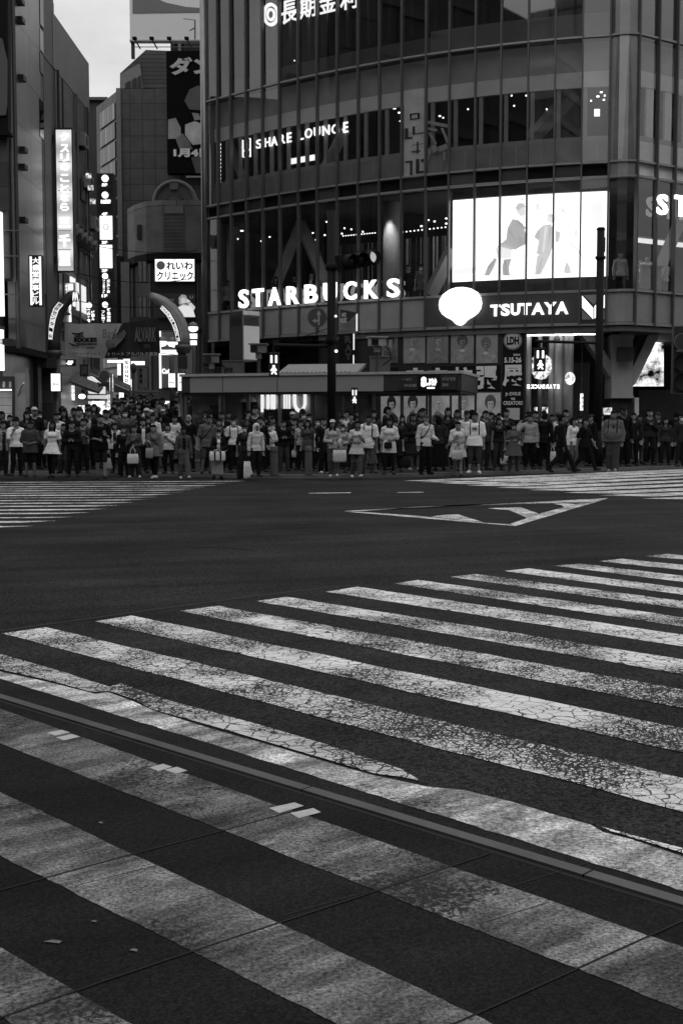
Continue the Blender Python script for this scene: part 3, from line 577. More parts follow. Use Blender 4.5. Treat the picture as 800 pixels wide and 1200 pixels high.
# a bright billboard's reflection in the lounge glass, modelled as a pale sheet
S = sign('pale vertical billboard reflection with dark strokes, modelled inside the upper glass', 485, 165, -.1, 'banner', 'banner_or_reflection')
def fquad(name, x0, y0, x1, y1, d, dep, m, par):
    p, r = seg(x0, y1, d), seg(x1, y0, d); l = Vector((r.x - p.x, r.y - p.y, 0)); return MB().box(((p.x + r.x) / 2, (p.y + r.y) / 2, (p.z + r.z) / 2), (l.length, dep, r.z - p.z), math.atan2(l.y, l.x)).build(name, m, par)
fquad('cloth', 473, 103, 497, 222, -.12, .02, mat(.78, .7, 0, .2, 2.), S)  # pale sheet stands in for the billboard's reflection, not a hung cloth
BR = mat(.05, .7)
for q in ((480, 132, 491, 134.5), (480, 138, 491, 140.5), (489, 133, 491.5, 139), (480, 133, 482, 139), (483, 148, 486, 158), (486, 155, 496, 157), (474, 150, 478, 162), (474, 160, 483, 163), (482, 168, 496, 170), (488, 166, 490, 180), (482, 176, 492, 178.5), (475, 188, 483, 191), (480, 189, 483, 206), (487, 186, 491, 203), (487, 200, 496, 203.5), (493, 186, 496, 190)): fquad('reflected_stroke', *q, -.09, .012, BR, S)
S = sign('loose pale strokes of a second reflection, modelled in the bay right of the first', 513, 160, -.1, 'reflection', 'window_reflection')  # strokes stand in for a second reflection in the glass
for q in ([(500, 141), (526, 146), (526, 150), (500, 145)], [(500, 149), (512, 151), (512, 154), (500, 152)], [(501, 155), (504, 155), (512, 168), (509, 170)], [(516, 150), (519, 150), (526, 166), (523, 168)], [(504, 172), (510, 169), (513, 174), (508, 180)], [(513, 172), (523, 168), (525, 173), (515, 178)], [(519, 178), (522, 178), (522, 188), (519, 188)], [(500, 178), (503, 172), (505, 178), (501, 190)]): fpoly('stroke', q, -.12, .01, mat(.42, .6), S, 12)
# ---------------- ground floor of the tower
strip('wall_panel', 0, 6, .1, 4.9, -1.5, -1.35, mat(.03, .6, 0, .3, .6), T); strip('soffit', 0, LASTI, 4.72, 4.9, -3.2, -.05, mat(.12, .7, 0, .1), T)
strip('plinth', 6, 16, .1, .75, -.3, -.12, mat(.03, .6), T)
strip('poster_wall', 6, 16, .75, 4.72, -.3, -.14, mat(.02, .5), T)
def fposter(label, x0, y0, x1, y1, tone, kind):
    S = sign(label, (x0 + x1) / 2, (y0 + y1) / 2, -.1, 'poster', 'wall_poster')
    fquad('sheet', x0, y0, x1, y1, -.115, .02, tone, S); cx = (x0 + x1) / 2; w = x1 - x0; h = y1 - y0
    def el(name, x, y, rx, ry, m, d=-.10):
        fpoly(name, [(x + rx * math.cos(6.283 * k / 18), y + ry * math.sin(6.283 * k / 18)) for k in range(18)], d, .004, m, S, 12)
    hx, hy, sk, hr, co = kind
    fpoly('shoulders', [(x0 + .06 * w, y1 - .02 * h), (x0 + .16 * w, y0 + .62 * h), (cx + hx - .1 * w, y0 + .52 * h), (cx + hx + .12 * w, y0 + .52 * h), (x1 - .12 * w, y0 + .64 * h), (x1 - .04 * w, y1 - .02 * h)], -.102, .003, mat(co * 3, .6, 0, .5, 5.), S, 12)
    el('hair', cx + hx, hy, w * .23, h * .19, mat(hr * 1.4, .6, 0, .3, 9.), -.098); el('face', cx + hx, hy + h * .06, w * .125, h * .145, mat(min(.7, sk * 2.3), .6, 0, .2, 6.), -.093)
    el('fringe', cx + hx - w * .03, hy - h * .085, w * .17, h * .07, mat(hr * 1.4, .6, 0, .3, 9.), -.088); el('neck', cx + hx + w * .01, hy + h * .23, w * .07, h * .07, mat(sk * 1.4, .6), -.096)
    for s in (-1, 1): el('eye', cx + hx + s * w * .055, hy + h * .05, w * .03, h * .014, mat(.03, .6), -.0885)
    el('mouth', cx + hx, hy + h * .135, w * .04, h * .012, mat(sk * .9, .6), -.0885); el('jaw_shade', cx + hx + w * .06, hy + h * .10, w * .05, h * .09, mat(sk * 1.5, .6, 0, .3, 9.), -.0905); el('collar', cx + hx - w * .02, hy + h * .30, w * .13, h * .05, mat(co * 5 + .02, .6, 0, .4, 9.), -.0955)
    return S
PT = lambda v: mat(v * 4.2, .5, 0, .35, 1.6)
for lab, q, tn, kd in (('upper poster of a dark haired man with a hand at his chin', (447, 388, 466, 426), PT(.04), (1, 399, .16, .02, .03)), ('upper poster of a pale haired figure in a wide suit', (472.5, 388, 498, 426), PT(.06), (-2, 398, .14, .15, .09)), ('upper poster of a grey haired figure in a dark lapelled coat', (500, 388, 525, 426), PT(.05), (1, 398, .15, .12, .06)), ('upper poster of a hooded figure with a bright belt', (528, 387, 555, 426), PT(.06), (0, 399, .09, .05, .09)), ('upper poster of a blurred round swirling portrait', (557.5, 387, 583, 426), PT(.07), (-1, 402, .10, .10, .10)),
                         ('lower portrait poster of a man in a dark cap', (446, 461, 469, 505), PT(.16), (1, 472, .28, .02, .02)), ('lower portrait poster of a dark haired man tilting his head', (472.5, 461, 498.5, 505), PT(.15), (-2, 471, .3, .03, .03)), ('lower portrait poster of a blond curly haired person', (501, 461, 526.5, 505), PT(.16), (-1, 471, .34, .42, .05)), ('lower portrait poster of a light haired person looking aside', (529, 461, 555.5, 505), PT(.16), (0, 470, .34, .30, .25)), ('lower portrait poster of a brown haired person facing ahead', (558, 460, 586.5, 505), PT(.15), (2, 471, .36, .09, .02))):
    fposter(lab, *q, tn, kd)
S = sign('broad black banner strip of large white brush characters between the posters', 560, 443, -.1)
fquad('strip', 446, 429, 527, 459, -.125, .02, BLK, S); fquad('strip', 527, 428, 586, 458.5, -.125, .02, BLK, S); CW = mat(.75, .5, 0, .08, 8.)
for ch, x0, y0, x1, y1 in (('拡', 530.5, 430, 553.5, 457), ('張', 557.5, 429, 583, 456.5)): ftext('character', ch, x0, y0, x1, y1, -.10, CW, S, .04, .02)
for q in ((476, 434, 496, 436.5), (484, 431, 489, 434), (478, 438, 494, 440), (501, 434, 524, 436.5), (510, 431, 515, 434), (503, 438.5, 521, 440.5)): fquad('character_stroke', *q, -.10, .02, CW, S)
S = sign('black exhibition column poster with a round badge and dates', 600, 440, -.1)
fquad('sheet', 588, 385, 613.5, 505, -.12, .02, BLK, S)
def fdisc(name, x, y, r0, r1, d, m):
    n = 24; q = [(x + r1 * math.cos(6.283 * k / n), y + r1 * math.sin(6.283 * k / n)) for k in range(n)]; fpoly(name, q, d, .008, m, S, 15)
fdisc('badge', 600.5, 399, 0, 11, -.10, mat(.2, .5)); fdisc('badge', 600.5, 399, 0, 9.2, -.092, mat(.5, .5)); ftext('lettering', 'LDH', 593.2, 394.5, 607.8, 404, -.083, BLK, S, .05, .006)
ftext('lettering', '2024', 601, 414.5, 609, 417, -.10, CW, S, .02, .008); ftext('lettering', '5.15-26', 590.5, 418.5, 610.5, 425, -.10, CW, S, .04, .008)
ftext('character', '展', 588.5, 427.5, 613, 457, -.10, CW, S, .04, .02)
ftext('lettering', 'Jr.EXILE', 591.5, 459.5, 609.5, 464.5, -.10, CW, S, .02, .008); ftext('lettering', 'vs', 598, 466, 603, 468.8, -.10, CW, S, .02, .008); ftext('lettering', 'CREATORS', 589.5, 470, 612, 474.6, -.10, CW, S, .02, .008)
fquad('sheet_panel', 593, 478, 608.5, 492, -.10, .01, mat(.5, .5, 0, .3, 30.), S)
# entrance bay: columns of light, glass, shelves, mirrored lettering
for k, (px, w_, v) in enumerate(((617, .30, .35), (632.5, .16, .16), (646, .22, .3), (654.5, .3, .4), (665.5, .34, .3))):
    p = seg(px, 430, -1.2); mb = MB(); mb.tube([(p.x, p.y, .1), (p.x, p.y, 4.72)], w_ * .55, 14); mb.build('entrance_column', mat(v, .5, .2, .15, 2.), T, True)
for px in (621, 637, 640, 658, 670, 681): fquad('door_frame', px - .7, 384, px + .7, 506, -.9, .06, mat(.13, .5, .4), T)
fquad('entrance_screen', 614, 425, 690, 508, -2.6, .1, mat(.03, .6, 0, .6, 1.5), T)
for px in (622, 641, 662, 684): 
    p = seg(px, 392, -1.0); MB().box((p.x, p.y, 4.70), (.8, .16, .05)).build('ceiling_lamp', glow(2.2), T)
S = sign('mirrored row of small glowing letters inside the entrance glass', 640, 453, -.8)
for k, ch in enumerate('SKCUBRATS'):
    x0 = 617 + k * 4.35; p, r = seg(x0, 455.5, -.8), seg(x0 + 3.6, 450.5, -.8); text_on('letter', ch, (p.x, p.y, p.z), (r.x - p.x, r.y - p.y, 0), (0, 0, r.z - p.z), LT, S, .03, .03, mirror=True)
S = sign('round glowing disc sign inside the entrance', 668, 443, -.8)
fpoly('disc', [(667.5 + 6 * math.cos(6.283 * k / 20), 443.5 + 7.5 * math.sin(6.283 * k / 20)) for k in range(20)], -.8, .04, glow_noise(.2, 1.4, 6.), S, 16)
S = sign('glowing heart shaped neon cluster behind the hanging walk signal', 634, 430, -1.0)
fpoly('neon', [(623, 420), (629, 414), (640, 416), (646, 421), (646, 434), (640, 443), (634, 445), (626, 443), (623, 436)], -1.0, .04, glow_noise(.0, 1.4, 7.), S, 16)
S = sign('low row of bright goods on white shelves inside the entrance', 655, 484, -1.4, 'shelf', 'display_shelf')
fquad('shelf', 626, 477, 657, 487, -1.5, .3, glow_noise(.0, 1.1, 9.), S); fquad('shelf', 709, 478, 734, 486, -1.9, .3, glow_noise(.0, .9, 9.), S)
fquad('picture', 629, 456, 655, 474, -1.6, .05, mat(.09, .5, 0, .8, 5.), S)
S = sign('slim upright lit strip with small characters beside the entrance', 681, 470, -.7)
fquad('strip', 679, 461, 683, 481, -.7, .05, glow_noise(.1, 1.6, 9.), S)
# heavy pier with raking struts at the corner
c = seg(731, 440, -1.3); mb = MB(); PIER = mat(.42, .75, 0, .15, 1.5)
def spoly(name, pts, Y, th, m, par): return MB().prism([P(x, y, Y) for x, y in pts], (0, th, 0)).build(name, m, par)
PY = 44.6
spoly('pier', [(716, 380), (741, 380), (741, 462), (743, 468), (743, 466.5), (716, 466.5)], PY, 1.2, PIER, T); spoly('pier_foot', [(716.5, 466.8), (740, 466.8), (739, 553), (716.5, 553)], PY + .2, 1., mat(.02, .8), T)
spoly('strut', [(676, 384), (689, 384), (716, 424), (716, 444)], PY + .1, .7, mat(.34, .75, 0, .15, 1.5), T); spoly('strut', [(764, 382), (777, 382), (744, 450), (741.5, 452), (741.5, 430)], PY + .1, .7, PIER, T); spoly('strut', [(742, 420), (742, 407), (752, 383), (763, 383)], PY + .3, .7, mat(.05, .8), T)
mb = MB(); a = P(732, 415, PY - .4); mb.box(a, (.55, .4, .5))
for k in range(9): mb.box((a.x - .24 + k * .06, a.y - .21, a.z), (.02, .03, .44))
tag(mb.build('vent_unit', mat(.07, .5, .3)), 'small grey louvred unit fixed to the corner pier', 'vent')
spoly('side_wall', [(743, 466), (748, 466), (748, 556), (743, 556)], PY + .3, .4, mat(.65, .6), T)
# bright outdoor screen and dark hoarding beyond the pier
S = thing('video_screen', P(760, 430, 49), 'bright mottled screen of foliage behind the corner pier', 'screen')
spoly('screen', [(738, 396), (777, 393), (777, 452.5), (738, 452.5)], 49, .2, glow_noise(.0, 1.5, 1.5), S); spoly('casing', [(735, 453), (780, 453), (780, 457), (735, 457)], 48.9, .4, BLK, S)
S = thing('lit_ceiling', P(745, 388, 47), 'pale lit ceiling panel glimpsed between the raking struts', 'ceiling panel')
spoly('panel', [(738, 381), (754, 381), (750, 392), (742, 404), (738, 404)], 47.5, .1, glow_noise(.1, .9, 2.), S)
S = thing('hoarding', P(772, 505, 46.5), 'dark mottled hoarding wall behind people right of the pier', 'hoarding')
spoly('board', [(747, 457), (840, 457), (840, 548), (747, 548)], 46.5, .15, mat(.022, .7, 0, .6, 1.2), S); spoly('rail', [(747, 500), (840, 500), (840, 503), (747, 503)], 46.4, .08, mat(.06, .6), S)
S = thing('traffic_lantern', P(797, 430, 27), 'dark vertical signal head with a round sign at the right edge', 'traffic signal')
MB().box(P(799, 422, 27.15), (.46, .18, 1.5)).build('housing', mat(.03, .5), S)
for y in (400, 424.5, 447):
    c = P(799, y, 27); mb = MB(); mb.lathe((0, 0, 0), [(.001, 0), (.20, 0), (.21, .1), (.19, .1), (.185, .03), (.001, .03)], 22); o = mb.build('lens_hood', mat(.02, .8, 0, 0, 1, 0, .15), S, True)
    for v in o.data.vertices: v.co = Vector((c.x + v.co.x, c.y + .05 - v.co.z, c.z + v.co.y))
def disc(name, x, y, r, Y, th, m, par, n=28):
    c = P(x, y, Y); mb = MB(); mb.prism([(c.x + r * math.cos(6.28318 * k / n), Y, c.z + r * math.sin(6.28318 * k / n)) for k in range(n)], (0, th, 0)); return mb.build(name, m, par)
disc('sign_face', 799, 400, .19, 26.93, .02, mat(.12, .6), S); disc('sign_plate', 799, 400, .165, 26.92, .01, mat(.04, .5), S)
MB().box(P(800, 411, 26.95), (.30, .02, .05)).build('plate', mat(.12, .6), S)
MB().tube([P(812, 440, 27.3), (P(812, 440, 27.3).x, 27.3, 0)], .07, 10).build('pole', mat(.03, .5), S)
MB().box(P(806, 422, 27.3), (.3, .06, .06)).build('bracket', mat(.03, .5), S)

# ------------------------------------------------------------------ left side of the shopping street
WX = -10.67
def tiles(name, v, sx, sz, gap=.5, rough=.55, off=.0, var=.25):
    m, n, b = newmat(name); N = n.nodes.new; L = n.links.new
    t = N('ShaderNodeTexCoord'); s = N('ShaderNodeSeparateXYZ'); L(t.outputs['Object'], s.inputs[0]); ad = N('ShaderNodeMath'); ad.operation = 'ADD'; L(s.outputs[0], ad.inputs[0]); L(s.outputs[1], ad.inputs[1]); c = N('ShaderNodeCombineXYZ'); L(ad.outputs[0], c.inputs[0]); L(s.outputs[2], c.inputs[1])
    bt = N('ShaderNodeTexBrick'); bt.offset = off; bt.inputs['Scale'].default_value = 1.; bt.inputs['Brick Width'].default_value = sx; bt.inputs['Row Height'].default_value = sz; bt.inputs['Mortar Size'].default_value = .02 * gap; bt.inputs['Color1'].default_value = g4(v * (1 - var)); bt.inputs['Color2'].default_value = g4(v * (1 + var)); bt.inputs['Mortar'].default_value = g4(v * .3)
    L(c.outputs[0], bt.inputs['Vector']); nz = N('ShaderNodeTexNoise'); nz.inputs['Scale'].default_value = 1.5; nz.inputs['Detail'].default_value = 6; L(t.outputs['Object'], nz.inputs['Vector']); r = N('ShaderNodeMapRange'); r.inputs[1].default_value = .3; r.inputs[2].default_value = .7; r.inputs[3].default_value = .75; r.inputs[4].default_value = 1.25; L(nz.outputs[0], r.inputs[0])
    mm = N('ShaderNodeMix'); mm.data_type = 'RGBA'; mm.blend_type = 'MULTIPLY'; mm.inputs[0].default_value = 1; L(bt.outputs['Color'], mm.inputs[6]); L(r.outputs[0], mm.inputs[7]); L(mm.outputs[2], b.inputs['Base Color']); b.inputs['Roughness'].default_value = rough; return m
def block(name, x0, x1, y0, y1, z0, z1, m, par): return MB().box(((x0 + x1) / 2, (y0 + y1) / 2, (z0 + z1) / 2), (x1 - x0, y1 - y0, z1 - z0)).build(name, m, par)
# building A: corner block with a dark screen and a polished panelled flank
BA = thing('corner_building', (-13, 41, 0), 'dark corner building with polished metal panels along its street flank', 'building')
STEEL = tiles('polished_panels', .085, 2.6, 1.62, 2.2, .30, .0, .12)
STEEL.node_tree.nodes['Principled BSDF'].inputs['Metallic'].default_value = .35
block('front_wall', -30, WX - .02, 39, 43.8, 6.1, 26, tiles('front_tiles', .055, 1.2, .75, .8), BA)
block('flank', WX - .3, WX, 39.75, 43.4, 4.0, 26, STEEL, BA); block('flank_recess', WX - .6, WX - .28, 43.4, 43.9, 1, 26, mat(.03, .5), BA)
block('lower_wall', -30, WX - .5, 39.3, 43.8, 0, 6.05, tiles('lower_tiles', .06, 1.3, .62, .8), BA); block('canopy', -30, WX + .05, 38.7, 39.3, 3.95, 4.15, mat(.05, .6), BA); block('flank_soffit', WX - .6, WX + .03, 39.75, 44.6, 3.78, 3.98, BLK, BA)
block('lower_flank', WX - .55, WX - .45, 39.6, 44.6, .1, 3.78, mat(.32, .3, .6, .25, 1.2), BA)
for y in (43.0, 43.75): block('door', WX - .46, WX - .42, y, y + .55, .15, 1.95, glow_noise(.0, .5, 3.), BA)
for y in (42.93, 43.62, 44.33): block('door_frame', WX - .45, WX - .39, y, y + .06, .15, 2.05, mat(.05, .4), BA)
MB().tube([(WX + .06, 39.62, 3.9), (WX + .06, 39.62, 26)], .085, 10).build('downpipe', mat(.09, .4, .4), BA); MB().tube([(WX + .04, 39.3, 6), (WX + .04, 39.3, 26)], .06, 10).build('downpipe', mat(.16, .4, .4), BA); MB().tube([(WX - .1, 43.55, 4), (WX - .1, 43.55, 26)], .09, 10).build('downpipe', mat(.12, .4, .4), BA)
for px, py in ((20, 2), (20.5, 24), (22, 92), (23.5, 176), (23.5, 196), (24, 258)):
    p = HX(px + 1.5, py, WX); MB().box((WX + .08, p.y, p.z), (.2, .42, .16)).build('flank_lamp', mat(.015, .5), BA)
for y0, y1 in ((-8, 28), (38, 58), (65, 84), (120, 160)):
    p, q = HX(47, y1, WX), HX(50.5, y0, WX); block('slot_window', WX - .02, WX + .02, p.y, q.y, p.z, q.z, [glass(.2), mat(.02, .3), mat(.35, .3), mat(.02, .3)][(y0 + 8) % 4], BA)
spoly('side_pier', [(17, 437), (30, 437), (30, 545), (17, 545)], 38.7, .5, mat(.34, .6, 0, .2, 2.), BA); spoly('front_door', [(-40, 456), (14.5, 456), (14.5, 545), (-40, 545)], 38.75, .1, tiles('door_boards', .62, 3., .25, .5), BA); spoly('door_edge', [(14.6, 450), (16.8, 450), (16.8, 545), (14.6, 545)], 38.6, .2, mat(.03, .5), BA); spoly('fascia', [(-40, 441), (15.5, 441), (15.5, 455), (-40, 455)], 38.5, .2, mat(.03, .6), BA)
spoly('door_lamp', [(-30, 456.2), (13, 456.2), (13, 457.4), (-30, 457.4)], 38.2, .1, glow(3.5), BA)
for x in (-4, 3.5, 11): spoly('fascia_notch', [(x, 447), (x + 2.6, 447), (x + 2.6, 454), (x, 454)], 38.46, .05, mat(.3, .6), BA)
MB().tube([P(20, 470, 38.8), P(24, 456, 38.6), P(28, 449, 38.4)], .03, 8).build('handrail', mat(.5, .3, .6), BA)
for y in (270, 300, 345): MB().box(P(8, y, 38.95), (.9, .05, .03)).build('joint_trim', mat(.14, .5), BA)
S = thing('video_screen', P(-10, 80, 38.6), 'switched off curved display screen at the top left edge', 'screen')
spoly('casing', [(-120, -30), (9.5, -30), (9.5, 40), (10, 150), (14, 158), (-120, 158)], 38.6, .35, BLK, S); spoly('screen', [(-120, 20), (3, 45), (8.5, 70), (8.5, 125), (7, 135), (-120, 137)], 38.52, .05, mat(.10, .35, 0, .3, .5), S)
S = thing('light_box', P(0, 300, 38.8), 'tall thin white light box cut by the left picture edge', 'sign'); panel('box', -25, 248, 1.4, 370, 38.75, .2, glow(1.26), S); panel('cap', -25, 244, 2, 248, 38.72, .26, mat(.1, .5), S)
S = thing('light_box', P(0, 410, 38.8), 'short white light box low on the left picture edge', 'sign'); panel('box', -25, 386, 2.8, 434, 38.7, .2, glow(1.19), S); panel('cap', -25, 382, 3.2, 386, 38.68, .26, mat(.1, .5), S)
# vertical name sign on the flank
S = thing('projecting_sign', P(42, 330, 41.6), 'narrow vertical white sign with black building name on the panelled flank', 'sign')
panel('case', 34.6, 299, 49.4, 359, 40.4, .22, mat(.02, .5), S); panel('edge_strip', 36, 300.5, 37.6, 357.5, 40.38, .03, glow(.9), S); panel('edge_strip', 46.6, 300.5, 48.2, 357.5, 40.38, .03, glow(.9), S); panel('face', 37.8, 300.5, 46.4, 357.5, 40.385, .02, mat(.03, .5), S)
for k, ch in enumerate('大盛堂商事ビル'): text_px('character', ch, 38.3, 302 + k * 7.9, 46, 308.9 + k * 7.9, 40.37, glow(1.1), S, .015, .012)
# building B
BB = thing('street_building', (-13, 48, 0), 'dark grey building with a sloping-looking bright parapet behind the tall lit sign', 'building')
ZT = 16.6
block('flank', -20, WX, 45.6, 51.6, 7.5, 14.6, tiles('dark_tiles', .045, .9, .45, .6), BB); block('parapet', -20, WX + .02, 45.3, 51.65, 14.6, ZT, mat(.16, .7, 0, .15, .8), BB)
block('front_wall', -20, WX - .02, 43.9, 45.6, 3.5, 14.6, mat(.085, .7, 0, .25, .7), BB); block('front_parapet', -20, WX, 43.85, 45.6, 14.6, ZT + .4, mat(.10, .7, 0, .15, .8), BB); block('roof_unit', -12.4, -10.9, 44.2, 46.5, ZT + .4, ZT + 1.3, mat(.05, .7), BB)
block('lower_flank', -20, WX + .03, 45.6, 51.6, 1, 7.5, tiles('pale_tiles', .13, 1.4, .55, .8, .35), BB)
MB().tube([(WX + .1, 45.65, 8), (WX + .1, 45.65, 14.6)], .05, 8).build('downpipe', mat(.02, .5), BB)
for z0, z1, y0, y1, m in ((10.6, 11.4, 49.6, 50.6, DKM), (8.7, 9.4, 47.3, 48.0, DKM), (7.7, 8.6, 48.3, 49.4, DKM), (6.2, 7.2, 46.2, 47.1, DKM), (6.1, 7.2, 47.4, 48.2, glow(.8)), (6.0, 7.1, 48.5, 50.2, glow(.65)), (4.6, 5.3, 46, 48, DKM)): block('window', WX, WX + .07, y0, y1, z0, z1, m, BB)
for z in (9.5, 8.55, 7.45, 5.7, 5.0): MB().box((WX + .06, 48.6, z), (.06, 6., .08)).build('string_course', mat(.04, .6), BB)
for k in range(5): MB().box((WX + .25, 46.8 + k * .9, 8.9 - k * .02), (.5, .5, .3), M=Matrix.Rotation(.5, 3, 'X')).build('awning_flap', mat(.12, .6), BB)
for k in range(3): p = P(104 + k * 2.5, 206 + k * 14 if k < 2 else 236, 49.5); MB().box(p, (.22, .05, .2)).build('lit_plaque', glow_noise(.0, .9, 9.), BB)
# lit vertical sign
S = thing('projecting_sign', P(76, 235, 45.2), 'tall glowing vertical sign with white characters on grey, second from left', 'sign')
panel('case', 66.6, 149.5, 85.2, 319, 45.0, .35, mat(.03, .5), S)
m, n, b = newmat('sign_glow'); t = n.nodes.new('ShaderNodeTexCoord'); z = n.nodes.new('ShaderNodeTexWave'); z.wave_type = 'BANDS'; z.bands_direction = 'Z'; z.inputs['Scale'].default_value = .30; n.links.new(t.outputs['Object'], z.inputs[0]); r = n.nodes.new('ShaderNodeMapRange'); r.inputs[3].default_value = .28; r.inputs[4].default_value = .62; n.links.new(z.outputs[1], r.inputs[0]); n.links.new(r.outputs[0], b.inputs['Emission Strength']); b.inputs['Emission Color'].default_value = g4(1); b.inputs['Base Color'].default_value = g4(.3); SG = m
panel('face', 68.4, 152, 83.6, 317, 44.97, .03, SG, S)
for k, (ch, y0, y1) in enumerate((('ク', 155, 165), ('ス', 169, 178.5), ('リ', 180, 189.5), ('の', 191.5, 200), ('こ', 204, 213), ('と', 216, 225), ('な', 227, 236), ('ら', 238, 247), ('三', 254.5, 267), ('千', 274.5, 289), ('里', 295, 311))): text_px('character', ch, 71 if k < 8 else 69.5, y0, 81 if k < 8 else 82.5, y1, 44.95, glow(1.19), S, .02 if k < 8 else .05, .02)
for y in (189.5 - .4, 223, 270, 292): panel('seam', 68.4, y, 83.6, y + .6, 44.955, .01, mat(.1, .5), S)
panel('bracket', 60, 158, 67, 164, 45.1, .2, mat(.03, .5), S); panel('bracket', 60, 300, 67, 308, 45.1, .2, mat(.03, .5), S)
# small signs near the gate (behind the left horn)
def box_sign(label, x0, y0, x1, y1, Y, m, chars=(), cat='sign', name='light_box', th=.18, frame=.03, tm=None, bold=.02):
    S = thing(name, P((x0 + x1) / 2, (y0 + y1) / 2, Y), label, cat); panel('case', x0, y0, x1, y1, Y, th, mat(frame, .5), S)
    i = min(.8, (x1 - x0) * .07); panel('face', x0 + i, y0 + i, x1 - i, y1 - i, Y - .015, .02, m, S)
    for ch, a, b, c, d in chars: text_px('lettering', ch, a, b, c, d, Y - .03, tm or BLK, S, bold, .012)
    return S
box_sign('pale lit sign with brushed white characters above the left gate horn', 71, 331, 87, 347, 46.5, glow(.35), [('文', 73, 333, 79, 340), ('祭', 80, 333, 86.5, 340)], tm=glow(1.22))
box_sign('lit hanging sign panel with jagged bright shapes beside the left horn', 74, 346, 84, 378, 47.2, glow_noise(.3, 2.2, 3.))
box_sign('thin bright vertical strip sign right behind the left gate post', 72, 380, 76.5, 421, 46.8, glow(1.22))
box_sign('dark floor sign reading 2-5F under the left end of the banner', 71, 421, 89, 429, 46.6, BLK, [('2-5F', 74, 422.6, 86, 427.6)], tm=glow(1.29), bold=.05)
box_sign('narrow vertical neon strip with white characters near the awning', 74, 434, 79.5, 467, 47., BLK, [(c, 75, 437 + k * 6, 78.6, 441.5 + k * 6) for k, c in enumerate('居酒屋本店')], tm=glow(1.26))
box_sign('pale lit menu board beneath the striped awning', 78, 451, 88.5, 470, 47.4, glow_noise(.5, 1.3, 6.))
for lab, x, y, rx, ry, v in (('white oval lamp sign above the left crowd', 74, 469.5, 5.2, 3.6, 1.6), ('white oval lamp hanging over the crowd right of the menu board', 96.3, 464.6, 4., 2.8, 3.)):
    S = thing('oval_lamp', P(x, y, 47.3), lab, 'lamp'); c = P(x, y, 47.3); MB().ball(c, (rx * c.y / F, .12, ry * c.y / F), 18, 10).build('globe', glow(v), S, True); MB().box(c + Vector((0, .2, .12)), (.06, .3, .3)).build('bracket', BLK, S)
# small hanging lantern and round dark sign, awnings, stalls of light
S = thing('hanging_lantern', P(99, 434, 46), 'dark boxy hanging lantern under the banner', 'lantern'); panel('case', 94, 427, 103.5, 441, 46, .3, mat(.03, .5), S); panel('face', 95.5, 429.5, 102, 438.5, 45.98, .02, mat(.10, .5, 0, .6, 9.), S); panel('hanger', 98.2, 421, 99, 427, 46.1, .04, BLK, S)
def awning(label, pts, Y, m):
    S = thing('awning', P(pts[0][0], pts[0][1], Y), label, 'awning'); a = [P(x, y, Y) for x, y in pts]; MB().prism(a, (0, .9, .25)).build('canopy', m, S); MB().tube([a[0] + Vector((0, .02, -.03)), a[1] + Vector((0, .02, -.03))], .03, 8).build('front_bar', mat(.4, .4), S); return S
awning('long striped sloping awning left of the white stall', [(80, 444), (116, 458), (116, 461.5), (100, 457), (80, 447.5)], 47.2, mat(.10, .6, 0, .8, 7.))
awning('dark sloping awning hung between banner and lamp post', [(104, 436), (152, 457), (152, 461), (128, 459), (104, 445)], 49.5, mat(.035, .7, 0, .3, 3.))
S = thing('food_stall', P(112, 450, 48.5), 'small white gabled stall front with dark window slots', 'stall'); spoly('gable', [(102, 452), (103, 440), (107, 441), (121, 453), (121, 461), (104, 461)], 48.5, .5, glow(.5), S)  # stall front and counter glow in place of light falling on them
for x in (106, 110, 114): panel('window', x, 448, x + 3, 454.5, 48.46, .03, BLK, S)
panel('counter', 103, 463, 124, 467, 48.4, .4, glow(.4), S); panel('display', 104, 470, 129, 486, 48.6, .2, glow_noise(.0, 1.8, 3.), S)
S = thing('round_sign', P(115, 478, 48.2), 'glowing ring shaped sign low above the crowd', 'sign')
c = P(115, 480, 48.2); MB().tube([c + Vector((.20 * math.cos(6.2832 * k / 24), 0, .20 * math.sin(6.2832 * k / 24))) for k in range(25)], .045, 8).build('ring', glow(1.38), S, True); MB().ball(c, (.13, .05, .13)).build('core', mat(.12, .5), S, True)
S = thing('traffic_sign', P(122.5, 440, 46.5), 'dark round street sign with a plate below on a grey post', 'traffic sign'); disc('plate', 122.3, 440, .19, 46.5, .03, mat(.10, .5), S); disc('rim', 122.3, 440, .23, 46.54, .02, mat(.4, .5), S); panel('lower_plate', 115.5, 449, 128, 453, 46.5, .04, mat(.05, .5), S)
MB().tube([P(130.5, 437, 46.6), (P(130.5, 437, 46.6).x, 46.6, .6)], .05, 8).build('post', mat(.35, .5), S); MB().box(P(126, 441, 46.6), (.35, .04, .04)).build('arm', mat(.3, .5), S)
panel_sign = box_sign('small bright strip beside the round street sign', 128.5, 438, 133, 459, 46.9, glow_noise(.4, 1.6, 5.))
